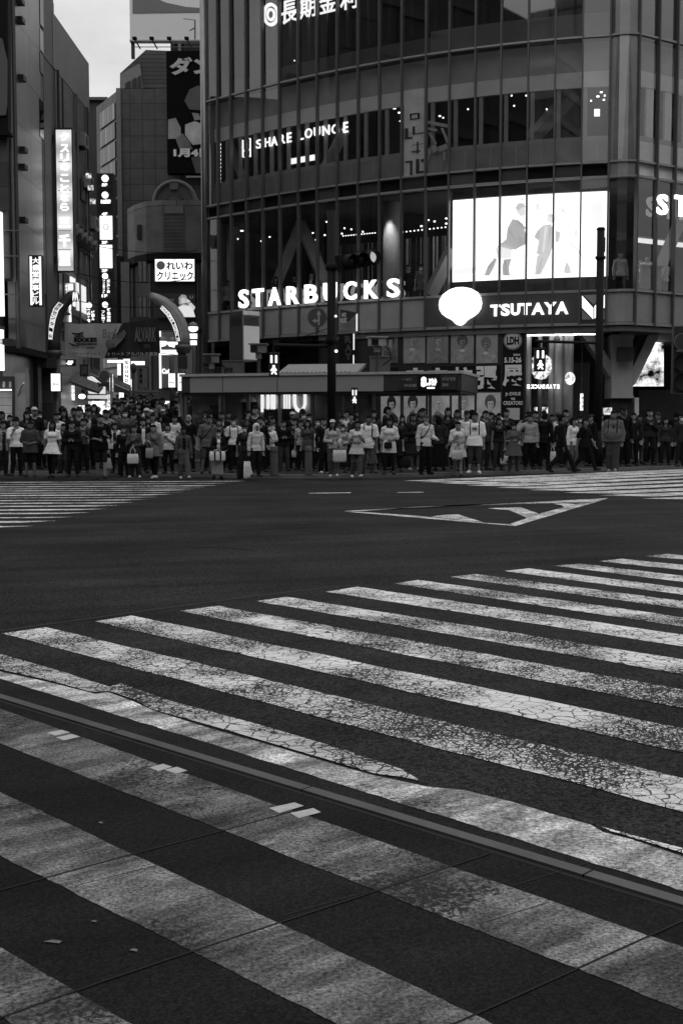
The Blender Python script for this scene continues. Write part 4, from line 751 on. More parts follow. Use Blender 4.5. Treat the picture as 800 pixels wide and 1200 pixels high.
# stack of floor signs
S = thing('sign_tower', P(124, 290, 53), 'slim tower of stacked lit floor signs between the two street sides', 'sign tower')
panel('frame', 116, 203, 133, 400, 53, .5, mat(.035, .5), S)
for y0, y1, m in ((220, 232, mat(.02, .4)), (253, 280.5, glow(1.3)), (287, 314, glow(1.26)), (319, 343, mat(.02, .4)), (350, 380, mat(.02, .4)), (204.5, 216, mat(.02, .4)), (236, 248, mat(.02, .4))): panel('floor_panel', 117.5, y0, 131.5, y1, 52.97, .03, m, S)
for ch, y in (('5F', 215), ('4F', 249), ('3F', 282.4), ('2F', 315.4), ('1F', 345)): text_px('lettering', ch, 119.5, y, 126, y + 3.4, 52.95, glow(1.29), S, .05, .01)
for y, r in ((209, 4.), (228.5, 3.8), (323.5, 3.4), (357, 3.4)): disc('disc', 123.3, y, r * 53 / F, 52.93, .03, glow(1.36), S)
for y in (234.2,): panel('lit_row', 118.5, y, 129.5, y + 4, 52.94, .02, glow_noise(.2, 3., 9.), S)
for k, c in enumerate('居酒屋食堂'): text_px('character', c, 125.5, 327 + k * 3.3, 129, 330 + k * 3.3, 52.94, glow(1.24), S, .03, .01)
for k, c in enumerate('リンガーハット'): text_px('character', c, 120.8, 327.5 + k * 2.4, 123.2, 329.6 + k * 2.4, 52.94, glow(1.24), S, .03, .01)
for k, c in enumerate('鮮魚台所'): text_px('character', c, 125.5, 361 + k * 4.2, 130, 364.8 + k * 4.2, 52.94, glow(1.24), S, .03, .01)
for k, c in enumerate('フレーズ'): text_px('character', c, 119.5, 364 + k * 3.6, 123, 367 + k * 3.6, 52.94, glow(1.24), S, .03, .01)
text_px('logo', '◎', 120.5, 262, 128, 270, 52.94, mat(.5, .5), S, .0, .01)
S = box_sign('dim second column of stacked floor signs close to the tiled wall', 98, 352, 113, 378, 50.5, mat(.02, .4)); disc('disc', 104.5, 357.5, .12, 50.45, .03, glow(1.36), S)
for k, c in enumerate('焼肉食堂'): text_px('character', c, 102.5, 362 + k * 4, 106, 365.4 + k * 4, 50.46, glow(1.22), S, .03, .01)
for k, c in enumerate('ビール'): text_px('character', c, 107.5, 364 + k * 4, 111, 367.4 + k * 4, 50.46, glow(1.22), S, .03, .01)
# ---------------- buildings closing the street
BC = thing('tiled_building', (-8, 62, 0), 'tall dark tiled building with a mansard roof and glazed left flank', 'building')
TILE = tiles('dark_square_tiles', .075, .62, .78, 1.1, .5, 0, .10)
a, b2 = P(140.5, 104, 60), P(250, 104, 60); zt = a.z; f0 = Vector((P(113, 124.6, 63.4).x, 63.4))
mb = MB(); mb.prism([(a.x, 60, 0), (b2.x, 60.0, 0), (b2.x, 70, 0), (f0.x, 70, 0), (f0.x, f0.y, 0)], (0, 0, zt)); mb.build('wall', TILE, BC)
dv = Vector((a.x - f0.x, 60 - f0.y)); ln = dv.length; dn = dv.normalized(); nr = Vector((dn.y, -dn.x)); 
for r in range(16):
    for k in range(6):
        q = f0 + dn * (ln * (.20 + .105 * k + .05)) + nr * .04; z = zt - .55 - r * .94
        MB().box((q.x, q.y, z - .35), (ln * .098, .05, .80), math.atan2(dn.y, dn.x)).build('window', mat([.10, .16, .13, .22][(k * 3 + r * 5) % 4], .25, .3, .1), BC)
MB().box((a.x - .05, 59.97, zt / 2), (.22, .2, zt)).build('corner_trim', mat(.2, .5, .3), BC)
spoly('mansard', [(152, 103.5), (166.5, 103), (196, 104), (196, 59.5), (171, 58.5), (140.8, 86), (140.8, 104)], 60.3, 6, tiles('roof_slats', .075, 30, .2, 1.2, .6), BC); spoly('dormer', [(141.2, 103.5), (141.2, 87), (164, 74), (167.8, 104)], 60.22, .1, mat(.24, .6), BC)
for q in ([(147, 103.5), (147, 97.5), (153, 94), (153, 103.5)], [(155, 103.5), (155, 93), (160, 90.5), (160, 103.5)], [(161.5, 103.5), (161.5, 90), (165, 88), (166, 103.5)]): spoly('window', q, 60.15, .05, mat(.05, .3), BC)
for x, y in ((150, 96), (157.5, 92)): pass
BX = thing('far_building', P(112, 125, 70), 'sliver of a flat roofed dark building far down the street', 'building'); panel('wall', 95, 117, 125, 480, 70, 6, mat(.05, .7, 0, .2, .5), BX); panel('parapet', 94, 113.5, 126, 117, 69.8, 6.2, mat(.10, .7), BX)
# tall black billboard
S = thing('billboard', P(215, 130, 59), 'tall black billboard with pale brushed characters on the dark tiled wall', 'billboard'); panel('sheet', 196.3, 59.5, 262, 203, 59.0, .5, mat(.008, .9, 0, .3, 1., 0, .1), S)
text_px('lettering', 'ダン', 199, 67, 250, 88, 58.97, mat(.55, .5), S, .05, .03); text_px('lettering', '1月4日', 203.5, 174, 246, 184.5, 58.97, mat(.85, .5), S, .06, .03)
PALE = [mat(v, .5, 0, .5, 1.2) for v in (.10, .3, .5, .16)]
for i, q in enumerate(([(216, 118), (222, 105), (232, 100), (240, 104), (240, 130), (222, 128)], [(197, 140), (206, 138), (212, 150), (212, 162), (197, 163)], [(217, 146), (228, 142), (240, 146), (240, 168), (226, 170), (217, 158)], [(206, 163), (214, 156), (222, 166), (226, 175), (210, 174)], [(224, 185), (240, 176), (240, 203), (230, 203)], [(225, 132), (233, 133), (236, 140), (228, 141)])): spoly('abstract_patch', q, 58.975 - .002 * i, .01, PALE[i % 4], S)
panel('lamp_bar', 218, 206, 240, 208, 58.3, .1, mat(.3, .4), S)
# roof billboard
S = thing('roof_billboard', P(195, 25, 63), 'white rooftop billboard with a grey curved corner on thin supports', 'billboard'); panel('board', 152.5, -40, 262, 46.5, 63, .5, mat(.75, .6, 0, .03), S); spoly('swoosh', [(155.5, -40), (155.5, 15.5), (262, 13.8), (262, 11), (218, 8), (195, 3), (178, -4), (172, -40)], 62.97, .02, mat(.17, .6, 0, .05), S)
panel('post', 154, 46.5, 157.5, 68, 63.1, .2, mat(.02, .5), S); panel('beam', 152, 46.5, 262, 48.2, 62.9, .4, mat(.35, .5), S)
for x in (205, 213): panel('post', x, 46, x + 3, 60, 63.4, .2, mat(.04, .5), S)
for y in (50, 54.5): panel('rail', 157, y, 262, y + .6, 62.4, .06, mat(.2, .5), S)
for x in (157.5, 177.5, 198, 218.5):
    S2 = thing('floodlight', P(x, 44, 62), 'small dark floodlight on an arm below the white rooftop billboard', 'floodlight', 'floodlights below the rooftop billboard'); panel('head', x - 2.4, 42.8, x + 2.4, 45.2, 61.8, .25, BLK, S2); MB().tube([P(x, 45, 61.95), P(x + 7, 57, 62.6)], .04, 6).build('arm', mat(.12, .5), S2)
S = thing('rooftop_cabin', P(225, 52, 64), 'dark rooftop plant cabin behind the billboard posts', 'roof structure'); panel('wall', 200, 46, 262, 62, 64.5, 2.5, mat(.035, .7, 0, .3, 1.), S); panel('pillar', 207, 46, 211.5, 62, 64.2, .25, mat(.3, .6), S)
for x, y, w_, h_ in (): 
    c = P(x, y, 62.8); MB().ball(c, (.28, .1, .2)).build('roof_bracket', mat(.4, .5), S, True)
S = thing('aerial', P(228, 30, 62), 'thin television aerial mast beside the white rooftop billboard', 'aerial'); MB().tube([P(228.6, 46, 62), P(228.6, 24, 62)], .035, 6).build('mast', mat(.05, .5), S)
MB().tube([P(215, 22, 62), P(229, 23.5, 62)], .022, 6).build('rod', mat(.2, .5), S); MB().tube([P(222, 36, 62), P(229, 32.5, 62)], .03, 6).build('rod', mat(.05, .5), S)
# stone fronted building with the fanlight arch
BD = thing('stone_building', (-8, 56, 0), 'lower stone fronted building with a half round fanlight on its roofline', 'building'); YD = 56.0
STONE = tiles('stone', .12, 2.2, 2.3, 1.2, .7, .0, .2); zb = P(200, 296, YD).z
fr = [P(150, 300, 58.3), P(158, 300, 57.2), P(172, 300, 56.3), P(190, 300, 56), P(262, 300, 56)]
mb = MB(); mb.prism([(p.x, p.y, zb) for p in fr] + [(fr[-1].x, 59.6, zb), (fr[0].x, 59.6, zb)], (0, 0, P(200, 234.5, YD).z - zb)); mb.build('upper_wall', STONE, BD)
mb = MB(); mb.prism([(p.x, p.y - .12, zb - .35) for p in fr] + [(fr[-1].x, 59.6, zb - .35), (fr[0].x - .2, 59.6, zb - .35)], (0, 0, .33)); mb.build('cornice', BLK, BD)
mb = MB(); mb.prism([(p.x, p.y + .3, 0) for p in fr] + [(fr[-1].x, 59.8, 0), (fr[0].x, 59.8, 0)], (0, 0, zb - .4)); mb.build('lower_wall', mat(.085, .7, 0, .25, .6), BD)
n = 22; c = P(204, 233.5, YD); rr = 24.5 * YD / F
mb = MB(); mb.prism([(c.x + rr * math.cos(math.pi * k / n), YD + .3, c.z - .1 + rr * math.sin(math.pi * k / n)) for k in range(n + 1)], (0, 2.5, 0)); mb.build('arch_gable', mat(.085, .7, 0, .25, .8), BD)
mb = MB(); mb.tube([(c.x + rr * .98 * math.cos(math.pi * k / n), YD + .25, c.z - .1 + rr * .98 * math.sin(math.pi * k / n)) for k in range(n + 1)], .09, 8); mb.build('arch_rim', mat(.16, .6), BD)
mb = MB(); mb.prism([(c.x + rr * .46 * math.cos(math.pi * k / n), YD + .27, c.z - .08 + rr * .46 * math.sin(math.pi * k / n)) for k in range(n + 1)], (0, .05, 0)); mb.build('fanlight', mat(.02, .4), BD)
for k in range(9):
    t = math.pi * (k + .5) / 9; MB().tube([(c.x + rr * r * math.cos(t), YD + .24, c.z - .08 + rr * r * math.sin(t)) for r in (.12, .46 if k != 4 else .46)], .025, 6).build('fanlight_bar', mat(.15, .6), BD)
spoly('keystone', [(199.5, 222), (208.5, 222), (210, 209.5), (198, 209.5)], YD + .2, .3, mat(.13, .7), BD)
spoly('shutter', [(192, 240.5), (216, 240.5), (216, 299), (192, 299)], YD - .04, .1, tiles('shutter_slats', .075, 20, .16, 1.0, .6), BD); spoly('shutter_box', [(193, 241), (215, 241), (215, 250), (193, 250)], YD - .08, .1, mat(.16, .7), BD); spoly('window', [(160.5, 263.5), (165, 263), (165, 279.5), (160.5, 280)], 56.6, .3, mat(.03, .4), BD)
for x, y0, y1 in ((162, 306, 331), (162, 347, 372)):
    spoly('window', [(x, y0), (x + 10, y0), (x + 10, y1), (x, y1)], YD + .1, .12, mat(.08, .3), BD); panel('curtain', x + .8, y0 + 1, x + 4, y1 - 1, YD + .05, .03, mat(.2, .6), BD); panel('curtain', x + 6, y0 + 1, x + 9, y1 - 1, YD + .05, .03, mat(.24, .6), BD)
panel('pilaster', 142.5, 307, 151.5, 378, 57.6, .4, mat(.22, .6), BD); panel('dark_recess', 132, 300, 143, 378, 58.6, .4, mat(.01, .8), BD)
panel('sign_backing', 180, 331.5, 229, 345, YD - .02, .1, mat(.03, .6), BD); panel('string_band', 152, 372, 245, 386, YD + .05, .15, mat(.05, .6), BD); panel('pale_front', 186.5, 387, 226, 455, YD + .05, .12, mat(.32, .6, 0, .1), BD)
panel('lit_window', 156.5, 470, 173, 482, YD + .02, .1, glow(1.22), BD); panel('lit_window', 187.5, 470, 201, 484, YD + .02, .1, glow(1.20), BD); panel('lit_window', 204, 470, 211, 484, YD + .02, .1, glow(1.20), BD); panel('shop_fascia', 155, 457, 226, 469, YD, .1, mat(.12, .6, 0, .3, 2.), BD)
for y in (458, 462, 466): panel('fascia_line', 155, y, 186, y + .9, YD - .02, .03, mat(.3, .5), BD)
S = box_sign('white lit clinic sign with black kana and a small shield', 181.3, 303, 228.5, 330.3, YD - .25, glow(1.15), [('れいわ', 195, 306.5, 226, 316), ('クリニック', 184, 318, 226.5, 328.5)], bold=.03)
disc('shield', 188.5, 311, .2, YD - .29, .02, mat(.35, .5), S)
panel('seam', 204.2, 303.5, 204.7, 330, YD - .28, .01, mat(.3, .5), S)
S = thing('billboard', P(205, 358, YD), 'dark advertising panel with a pale haired woman touching her forehead', 'advert'); panel('sheet', 181.3, 344, 229, 372.5, YD - .2, .15, mat(.06, .5, 0, .2, 1.), S)
ADV = lambda nm, q, d, m: spoly(nm, q, YD - .2 - d, .01, m, S)
ADV('dress', [(205, 371.5), (207, 361), (213, 358), (222, 358), (226, 362), (229, 371.5)], .012, glow(.55)); ADV('hair', [(210, 358), (209.5, 349), (213, 345), (218, 346), (220, 351), (219, 358)], .014, glow(.16)); ADV('face', [(212.5, 356), (212, 350.5), (214.5, 348.5), (217.5, 350), (217.5, 355), (215, 358)], .018, glow(.38)); ADV('arm', [(219, 350), (221.5, 351.5), (229, 360), (227, 364), (224, 360), (218, 354)], .02, glow(.42))
text_px('lettering', 'BEAUTY', 190, 350.5, 204, 353.5, YD - .215, mat(.7, .5), S, .02, .01); text_px('lettering', 'CLINIC', 192, 356.5, 205, 359.5, YD - .215, mat(.7, .5), S, .02, .01); text_px('logo', 'U', 222.5, 346.5, 226.5, 350, YD - .215, mat(.7, .5), S, .03, .01)
S = box_sign('pale wide shop sign with a white logo under the right gate horn', 187.5, 388, 226, 455, YD - .1, mat(.33, .5, 0, .1)); text_px('lettering', 'CoCo', 190, 432, 204, 438, YD - .14, glow(1.19), S, .04, .01); panel('edge_light', 187, 388, 188.6, 455, YD - .13, .03, glow(1.3), S)
text_px('lettering', 'JP', 222, 394, 226, 402, YD - .14, BLK, S, .05, .01)
box_sign('long white horizontal street light sign under the banner', 125, 421, 147, 426, 50.5, glow(1.26)); S = box_sign('second long white rounded sign right of the vertical white sign', 151, 422.5, 170.5, 428.5, 50.4, glow(1.23))
box_sign('white vertical sign with dark stacked letters below the banner', 144.5, 420, 153, 458, 50.2, glow(1.26), [(c, 146.6, 423 + k * 5.2, 150.5, 427 + k * 5.2) for k, c in enumerate('SOUND')], bold=.04)
box_sign('short bright upright strip left of the stacked letter sign', 137.5, 424, 142, 440, 51, glow(1.22)); box_sign('pale vertical board with dark characters in the shop front', 162, 430, 173.5, 456, 52.5, mat(.16, .6), [(c, 163.5, 432 + k * 6, 167, 437 + k * 6) for k, c in enumerate('薬局店')]); box_sign('small white notice board on the dark lamp post', 153, 444, 159, 458, 50., glow(.8))
box_sign('bright bottle shaped light board above the crowd', 139.5, 459, 145.5, 474, 49.8, glow(1.31)); box_sign('dim grey menu board beside the bottle shaped light', 146, 459, 151.5, 474, 49.9, mat(.25, .6))
# ---------------- the pair of horn shaped gate posts and the banner between them
def horn(label, path, rad, text, tpath, Y, collar, post, cap):
    S = thing('gate_post', P(post[0], 480, Y), label, 'gate post'); mb = MB(); n = 14
    mb.tube([P(x, y, Y) for x, y in path], [r * Y / F for r in rad], 18); mb.build('horn', mat(.24 if 'pale' in label else .05, .45, .2, .12, 2.), S, True)
    x0, y0, x1, y1 = collar; c = P((x0 + x1) / 2, (y0 + y1) / 2, Y); k = Y / F; MB().lathe((c.x, Y, c.z), [((x1 - x0) / 2 * k * a, (y1 - y0) * k * b2) for a, b2 in ((.55, -.6), (.8, -.5), (.85, -.1), (1., .0), (1., .4), (.8, .5), (.6, .5))], 20).build('collar', mat(.10, .45, .2), S, True)
    MB().lathe((P(post[0], 450, Y).x, Y, street_z(-10, Y)), [(post[1] * k * 1.3, 0), (post[1] * k * 1.3, .5), (post[1] * k, .6), (post[1] * k, c.z - street_z(-10, Y))], 18).build('post', mat(.07, .45, .2), S, True)
    # curved lit name plate on the street side of the horn
    a = [P(x, y, Y - .34) for x, y in tpath[0]]; b2 = [P(x, y, Y - .34) for x, y in tpath[1]]
    MB().prism(a + b2[::-1], (0, .10, 0)).build('name_plate', glow(.62), S); 
    f = MB(); f.tube([p + Vector((0, .03, 0)) for p in a], .035, 8); f.tube([p + Vector((0, .03, 0)) for p in b2], .035, 8); f.build('plate_rim', mat(.03, .5), S)
    m = len(text); L_ = len(a) - 1
    for q, ch in enumerate(text):
        t = (q + .5) / m * L_; i = min(int(t), L_ - 1); fr_ = t - i; u0, u1 = a[i].lerp(a[i + 1], fr_), b2[i].lerp(b2[i + 1], fr_); cc = (u0 + u1) / 2 ; wv = (u1 - u0); dn_ = (a[i + 1] - a[i]).normalized(); sz = min(wv.length * .68, (a[0] - a[-1]).length * 1.08 / m * .85); wn = wv.normalized()
        if wn.x < 0: wn = -wn
        vn = -dn_ if dn_.z < 0 else dn_
        text_on('character', ch, cc - wn * sz / 2 - vn * sz / 2 - Vector((0, .02, 0)), wn * sz, vn * sz, BLK, S, .03, .012)
    if cap: cap(S)
    return S
def cap_left(S):
    c = P(89, 347.5, 41.55); MB().ball(c, (4.2 * 42 / F, .08, 6.2 * 42 / F), 18, 10).build('emblem', mat(.06, .4), S, True)
    for dx in (-1.8, 0, 1.8): MB().tube([c + Vector((dx * .03 * (1 + .5 * t), -.085, .15 - .32 * t)) for t in (0, .3, .6, 1.)], [.008, .022, .022, .008], 6).build('emblem_stroke', glow(.9), S, True)
horn('dark curved gate horn with a white name plate on the left of the banner', [(64, 412), (64, 400), (65, 388), (67, 376), (71, 364), (77, 354), (84, 347), (89.5, 344.5)], [7.5, 7.2, 7, 6.8, 6.5, 6.3, 6.2, 5.2], '渋谷センター街',
     ([(68.5, 353.5), (62.5, 361), (59, 371), (57.2, 383), (56.6, 397.5)][::1], [(75, 357.5), (69.5, 364), (66, 374), (63.5, 386), (62, 397.5)]), 42, (55, 410.5, 73, 419.5), (67, 4.2), cap_left)
horn('pale curved gate horn with a white name plate on the right of the banner', [(216, 405), (215.5, 394), (213, 382), (208, 371), (201, 361), (192, 354), (183, 349.5), (176, 347)], [7.2, 7.2, 7.1, 6.9, 6.6, 6.2, 5.6, 4.6], 'バスケットボールストリート',
     ([(187.5, 362), (195, 370), (201, 380), (204.5, 390), (206.5, 400)], [(190.5, 357.5), (199.5, 366), (206, 377.5), (209.5, 388), (211.5, 399)]), 42, (205, 404, 225, 413), (213.5, 4.8), None)
S = thing('banner', P(130, 398, 42), 'half grey half black league banner strung between the gate horns', 'banner')
top = [(76, 378.5), (95, 379.5), (110, 379), (138, 379.2), (150, 378), (168, 375.5), (186, 373)]; bot = [(76.5, 416), (95, 418), (110, 419), (124, 420), (150, 418.5), (170, 416.5), (188, 414)]
def sheet(name, tp, bt, m, dy=0):
    mb = MB(); a = [P(x, y, 42 + .10 * math.sin(x * .11)) for x, y in tp]; b = [P(x, y, 42 + .14 * math.sin(x * .11 + .6)) for x, y in bt]; n = len(a); o = Vector((0, .02, 0)); vs = a + b + [p + o for p in a] + [p + o for p in b]
    fs = [(i, n + i, n + i + 1, i + 1) for i in range(n - 1)] + [(2 * n + i, 2 * n + i + 1, 3 * n + i + 1, 3 * n + i) for i in range(n - 1)] + [(i, i + 1, 2 * n + i + 1, 2 * n + i) for i in range(n - 1)] + [(n + i, 3 * n + i, 3 * n + i + 1, n + i + 1) for i in range(n - 1)] + [(0, 2 * n, 3 * n, n), (n - 1, 2 * n - 1, 4 * n - 1, 3 * n - 1)]
    return mb.add(vs, fs).build(name, m, S, False)
sheet('grey_cloth', [(76, 378.5), (95, 379.5), (110, 379), (138, 379.2), (143, 379)], [(76.5, 416), (90, 417.7), (105, 418.7), (118, 419.6), (123, 420)], mat(.34, .8, 0, .08, 3.)); sheet('black_cloth', [(138.2, 379.2), (143, 382), (150, 378), (168, 375.5), (186, 373)], [(122.6, 420), (138, 419.2), (150, 418.5), (170, 416.5), (188, 414)], mat(.014, .8, 0, .2, 3.))
def btx(s, x0, y0, x1, y1, m, bold=.02, rot=0.): text_px('lettering', s, x0, y0, x1, y1, 41.82, m, S, bold, .012)
btx('RISING', 88, 391, 98, 395.5, BLK, .05); btx('ROOKIES', 87, 395.5, 114, 401, BLK, .07); btx('CHALLENGE', 90, 402, 114, 404.6, BLK, .05); btx('2024', 101.5, 406.5, 111.5, 408.6, BLK, .03)
spoly('logo_slash', [(79, 401.5), (84, 402.5), (88, 404), (94, 405.5), (86, 405.6)], 41.82, .012, BLK, S); spoly('logo_slash', [(83, 389.5), (90, 390.5), (99, 389), (96, 391.5), (86, 392)], 41.82, .012, BLK, S)
btx('Basket', 121, 386, 147, 396, mat(.08, .7), -.005); btx('ALVARK', 158, 383.5, 183, 400.5, mat(.11, .6), .03); btx('TOKYO', 168.5, 403.5, 176, 408, mat(.06, .6), .03); btx('バスケットボールス', 80, 412.8, 118, 416.2, mat(.05, .6), .01); btx('トリート アルバルク東京', 127, 412.5, 185, 417, mat(.35, .6), .01)
c = P(129, 403, 41.8); MB().ball(c, (.15, .03, .19), 16, 10).build('ball_print', mat(.09, .6), S, True); spoly('arm_print', [(130, 399), (146, 386.5), (148, 391), (143, 399), (134, 408)], 41.83, .012, mat(.14, .7), S)
MB().tube([P(76, 378.5, 42), P(64, 388, 41.8)], .012, 6).build('rope', BLK, S); MB().tube([P(186, 373, 42), P(206, 380, 41.9)], .012, 6).build('rope', BLK, S); MB().tube([P(188, 414, 42), P(208, 416, 42)], .012, 6).build('rope', BLK, S); MB().tube([P(76.5, 416, 42), P(67, 416, 42)], .012, 6).build('rope', BLK, S)
box_sign('small white notice box on the left gate post', 59.5, 437, 71.5, 459, 41.6, glow(.95), [('案内', 62, 449, 69, 452)], tm=mat(.4, .5)); box_sign('dark loudspeaker box on the left gate post', 55.5, 419.5, 66, 431.5, 41.7, mat(.012, .5), name='loudspeaker', cat='speaker')
box_sign('white notice box on the thin lamp post left of the right gate post', 197, 437, 206, 454.5, 41.7, glow(.95), [('案内', 198.5, 447, 204.5, 450)], tm=mat(.4, .5)); box_sign('white notice box on the right gate post', 208, 437, 217.5, 458.5, 41.5, glow(.95), [('案内', 210, 447, 215.5, 450)], tm=mat(.4, .5))
S = box_sign('dark tilted loudspeaker under the collar of the right gate post', 208.5, 417, 219, 432, 41.4, mat(.012, .5), name='loudspeaker', cat='speaker')
for lab, px, Y, gl, plates in (('twin globe street lamp with sign plates beside the right gate horn', 201, 44.5, ((190, 401.5), (202.5, 402.5)), ((188.5, 410, 208, 415.8),)), ('single globe street lamp with stacked white plates by the tower edge', 227.5, 46, ((226.5, 384.5),), ((219.5, 391, 231, 396.8), (219.5, 399, 230.5, 404.2)))):
    S = thing('street_lamp', P(px, 480, Y), lab, 'street lamp'); b = P(px, gl[0][1] + 3, Y); MB().tube([(b.x, Y, .3), (b.x, Y, b.z)], .09 if px < 210 else .06, 12).build('pole', mat(.03, .5), S, True)
    for gx, gy in gl:
        c = P(gx, gy, Y); MB().ball(c, (.19, .19, .15), 16, 10).build('globe', glow(1.23), S, True); MB().lathe((c.x, c.y, c.z + .05), [(.2, 0), (.14, .12), (.03, .19)], 14).build('cap', mat(.2, .5), S, True); MB().tube([(b.x, Y, b.z - .1), (c.x, Y, c.z - .15)], .03, 6).build('arm', mat(.05, .5), S)
    for q in plates: panel('plate', *q, Y - .12, .06, glow(1.19), S)
S = thing('street_lamp', P(157, 470, 49), 'dark slim lamp post among the bright shop signs', 'street lamp'); b = P(156.5, 437, 49); MB().tube([(b.x, 49, .5), b], .07, 10).build('pole', mat(.02, .5), S, True); MB().lathe(b, [(.05, 0), (.14, .1), (.14, .3), (.03, .4)], 12).build('lamp_head', mat(.05, .5), S, True)

# ------------------------------------------------------------------ unseen blocks behind and beside the camera, sized to shade and mirror in the glass
for lab, x0, x1, y0, y1, h, v in (('unseen broad low station hall, added to mirror in the tower glass', -22, 12, -62, -42, 26, .30), ('unseen tall station tower, added to darken the upper middle glass bays', 12, 44, -70, -44, 62, .14), ('unseen slab block, added to mirror in the left bays of the curved glass', -70, -22, -66, -44, 48, .22), ('unseen middle height office block, added to mirror in the right glass bays', 44, 84, -60, -36, 36, .28), ('unseen tall dark block left of the crossing, added to shade and mirror', -75, -34, -28, 30, 42, .05), ('unseen dark block right of the crossing, added to shade and mirror', 36, 80, -26, 24, 30, .06)):
    S = thing('unseen_block', ((x0 + x1) / 2, (y0 + y1) / 2, 0), lab, 'building'); block('wall', x0, x1, y0, y1, 0, h, tiles('unseen_block_wall', v, 3.2, 3.6, 8., .6, .0, .3), S)
    for k in range(1, int(h / 3.6)): MB().box(((x0 + x1) / 2, (y0 + y1) / 2, k * 3.6), (x1 - x0 + .3, y1 - y0 + .3, .9)).build('unseen_block_band', mat(v * 1.9, .7), S)

for lab, x0, y0, x1, y1, Y, a, b in (('bright ragged cluster of shop goods under the oval lamps', 79, 474, 100, 489, 48.6, .0, 1.5), ('bright doorway of a shop left of the ring sign', 88, 455, 95, 484, 49.2, .2, 1.2), ('pale lit shelf front right of the ring sign', 126, 462, 131, 486, 49.3, .1, 1.1), ('narrow lit shop front strip between gate post and menu board', 71, 430, 74, 486, 49., .1, 1.3)):
    box_sign(lab, x0, y0, x1, y1, Y, glow_noise(a, b, 3.5), cat='shop light', name='lit_display')

# pipes, cables and units on the street walls
for lab, px, py, X in (('grey air conditioner high on the dark flank behind the tall lit sign', 93, 165, WX), ('grey air conditioner on the tiled flank above the awning flaps', 99, 214, WX), ('small vent box on the tiled flank beside the projecting sign column', 106, 262, WX)):
    p = HX(px, py, X); S = thing('air_conditioner', p, lab, 'air conditioner'); MB().box(p + Vector((.16, 0, 0)), (.30, .75, .52)).build('case', mat(.22, .5), S); MB().lathe((0, 0, 0), [(.01, 0), (.2, 0), (.2, .02), (.01, .02)], 16).build('fan', mat(.03, .6), S).location = (0, 0, 0)
    f_ = S.children[-1]
    for v in f_.data.vertices: v.co = Vector((p.x + .31 + v.co.z, p.y + v.co.x, p.z + v.co.y))
    MB().box(p + Vector((.1, 0, -.3)), (.2, .6, .05)).build('bracket', BLK, S)
for y, r, z0, z1, v in ((46.4, .035, 7.5, 14.5, .02), (48.9, .05, 4.6, 14.6, .12), (50.9, .04, 3., 14.6, .03), (50.6, .03, 3., 12., .2)): MB().tube([(WX + .09, y, z0), (WX + .09, y, z1)], r, 8).build('wall_pipe', mat(v, .5), BB)
for x, v in ((176, .2), (178, .03), (232, .15)): p = P(x, 380, YD + .1); MB().tube([(p.x, YD + .12, 1), (p.x, YD + .12, zb - .5)], .045, 8).build('wall_pipe', mat(v, .5), BD)
for z, sag in ((7.4, .35), (8.6, .25), (6.3, .3)):
    a_, b_ = Vector((WX + .1, 47.5, z)), Vector((-6.6, 55.6, z + .8)); S = thing('overhead_cable', a_, 'thin black cable sagging across the shopping street %s' % ('lowest' if z < 7 else 'middle' if z < 8 else 'highest') + ' of three', 'cable'); MB().tube([a_.lerp(b_, k / 12) - Vector((0, 0, sag * 4 * (k / 12) * (1 - k / 12))) for k in range(13)], .016, 6).build('wire', BLK, S)
# ------------------------------------------------------------------ low glazed kiosk in front of the tower
KL, KR = P(214, 450, 41.2), P(541, 448, 38.7); kd = Vector((KR.x - KL.x, KR.y - KL.y, 0)); KLEN = kd.length; kd.normalize(); kn = Vector((-kd.y, kd.x, 0)); KROT = math.atan2(kd.y, kd.x); K0 = Vector((KL.x, KL.y, 0))
def kpt(t, d, z): return K0 + kd * t + kn * d + Vector((0, 0, z))
def kbox(name, t0, t1, d0, d1, z0, z1, m, par): return MB().box(kpt((t0 + t1) / 2, (d0 + d1) / 2, (z0 + z1) / 2), (t1 - t0, d1 - d0, z1 - z0), KROT).build(name, m, par)
def khit(px, py, d=0.):
    a, b = ray(px, py); o = K0 + kn * d; t = (a * o.y - o.x) / (kd.x - a * kd.y); Y = o.y + kd.y * t; return t, CH + b * Y
K = thing('kiosk', kpt(KLEN / 2, 1.5, PZ), 'low glazed station kiosk with a broad grey roof band behind the crowd', 'kiosk')
zt, zb_ = 3.02, 2.48
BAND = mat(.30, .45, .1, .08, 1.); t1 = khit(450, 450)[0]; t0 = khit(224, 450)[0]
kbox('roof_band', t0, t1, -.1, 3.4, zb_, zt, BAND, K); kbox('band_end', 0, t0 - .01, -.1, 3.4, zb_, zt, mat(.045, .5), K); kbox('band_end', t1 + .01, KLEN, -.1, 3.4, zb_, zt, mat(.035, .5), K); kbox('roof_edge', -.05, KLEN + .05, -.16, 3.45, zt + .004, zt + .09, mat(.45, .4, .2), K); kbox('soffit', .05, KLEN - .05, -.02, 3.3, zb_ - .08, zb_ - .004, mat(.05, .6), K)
for x in (262, 326, 392): t = khit(x, 450)[0]; kbox('band_joint', t - .01, t + .01, -.112, -.1, zb_, zt, mat(.05, .5), K)
for k in range(60): kbox('roof_bolt', .2 + k * .145, .25 + k * .145, .1, .15, zt + .09, zt + .13, mat(.05, .5), K) if k < 40 else None
for x in (217, 257, 262, 290, 327, 365, 392, 402, 437, 470, 503, 538): t = khit(x, 470)[0]; kbox('post', t - .05, t + .05, .05, .15, PZ, zb_ - .08, mat(.16 if x in (257, 327, 217) else .07, .4, .4), K)
kt = [khit(x, 470)[0] for x in (217, 257, 290, 327, 365, 402, 437)]
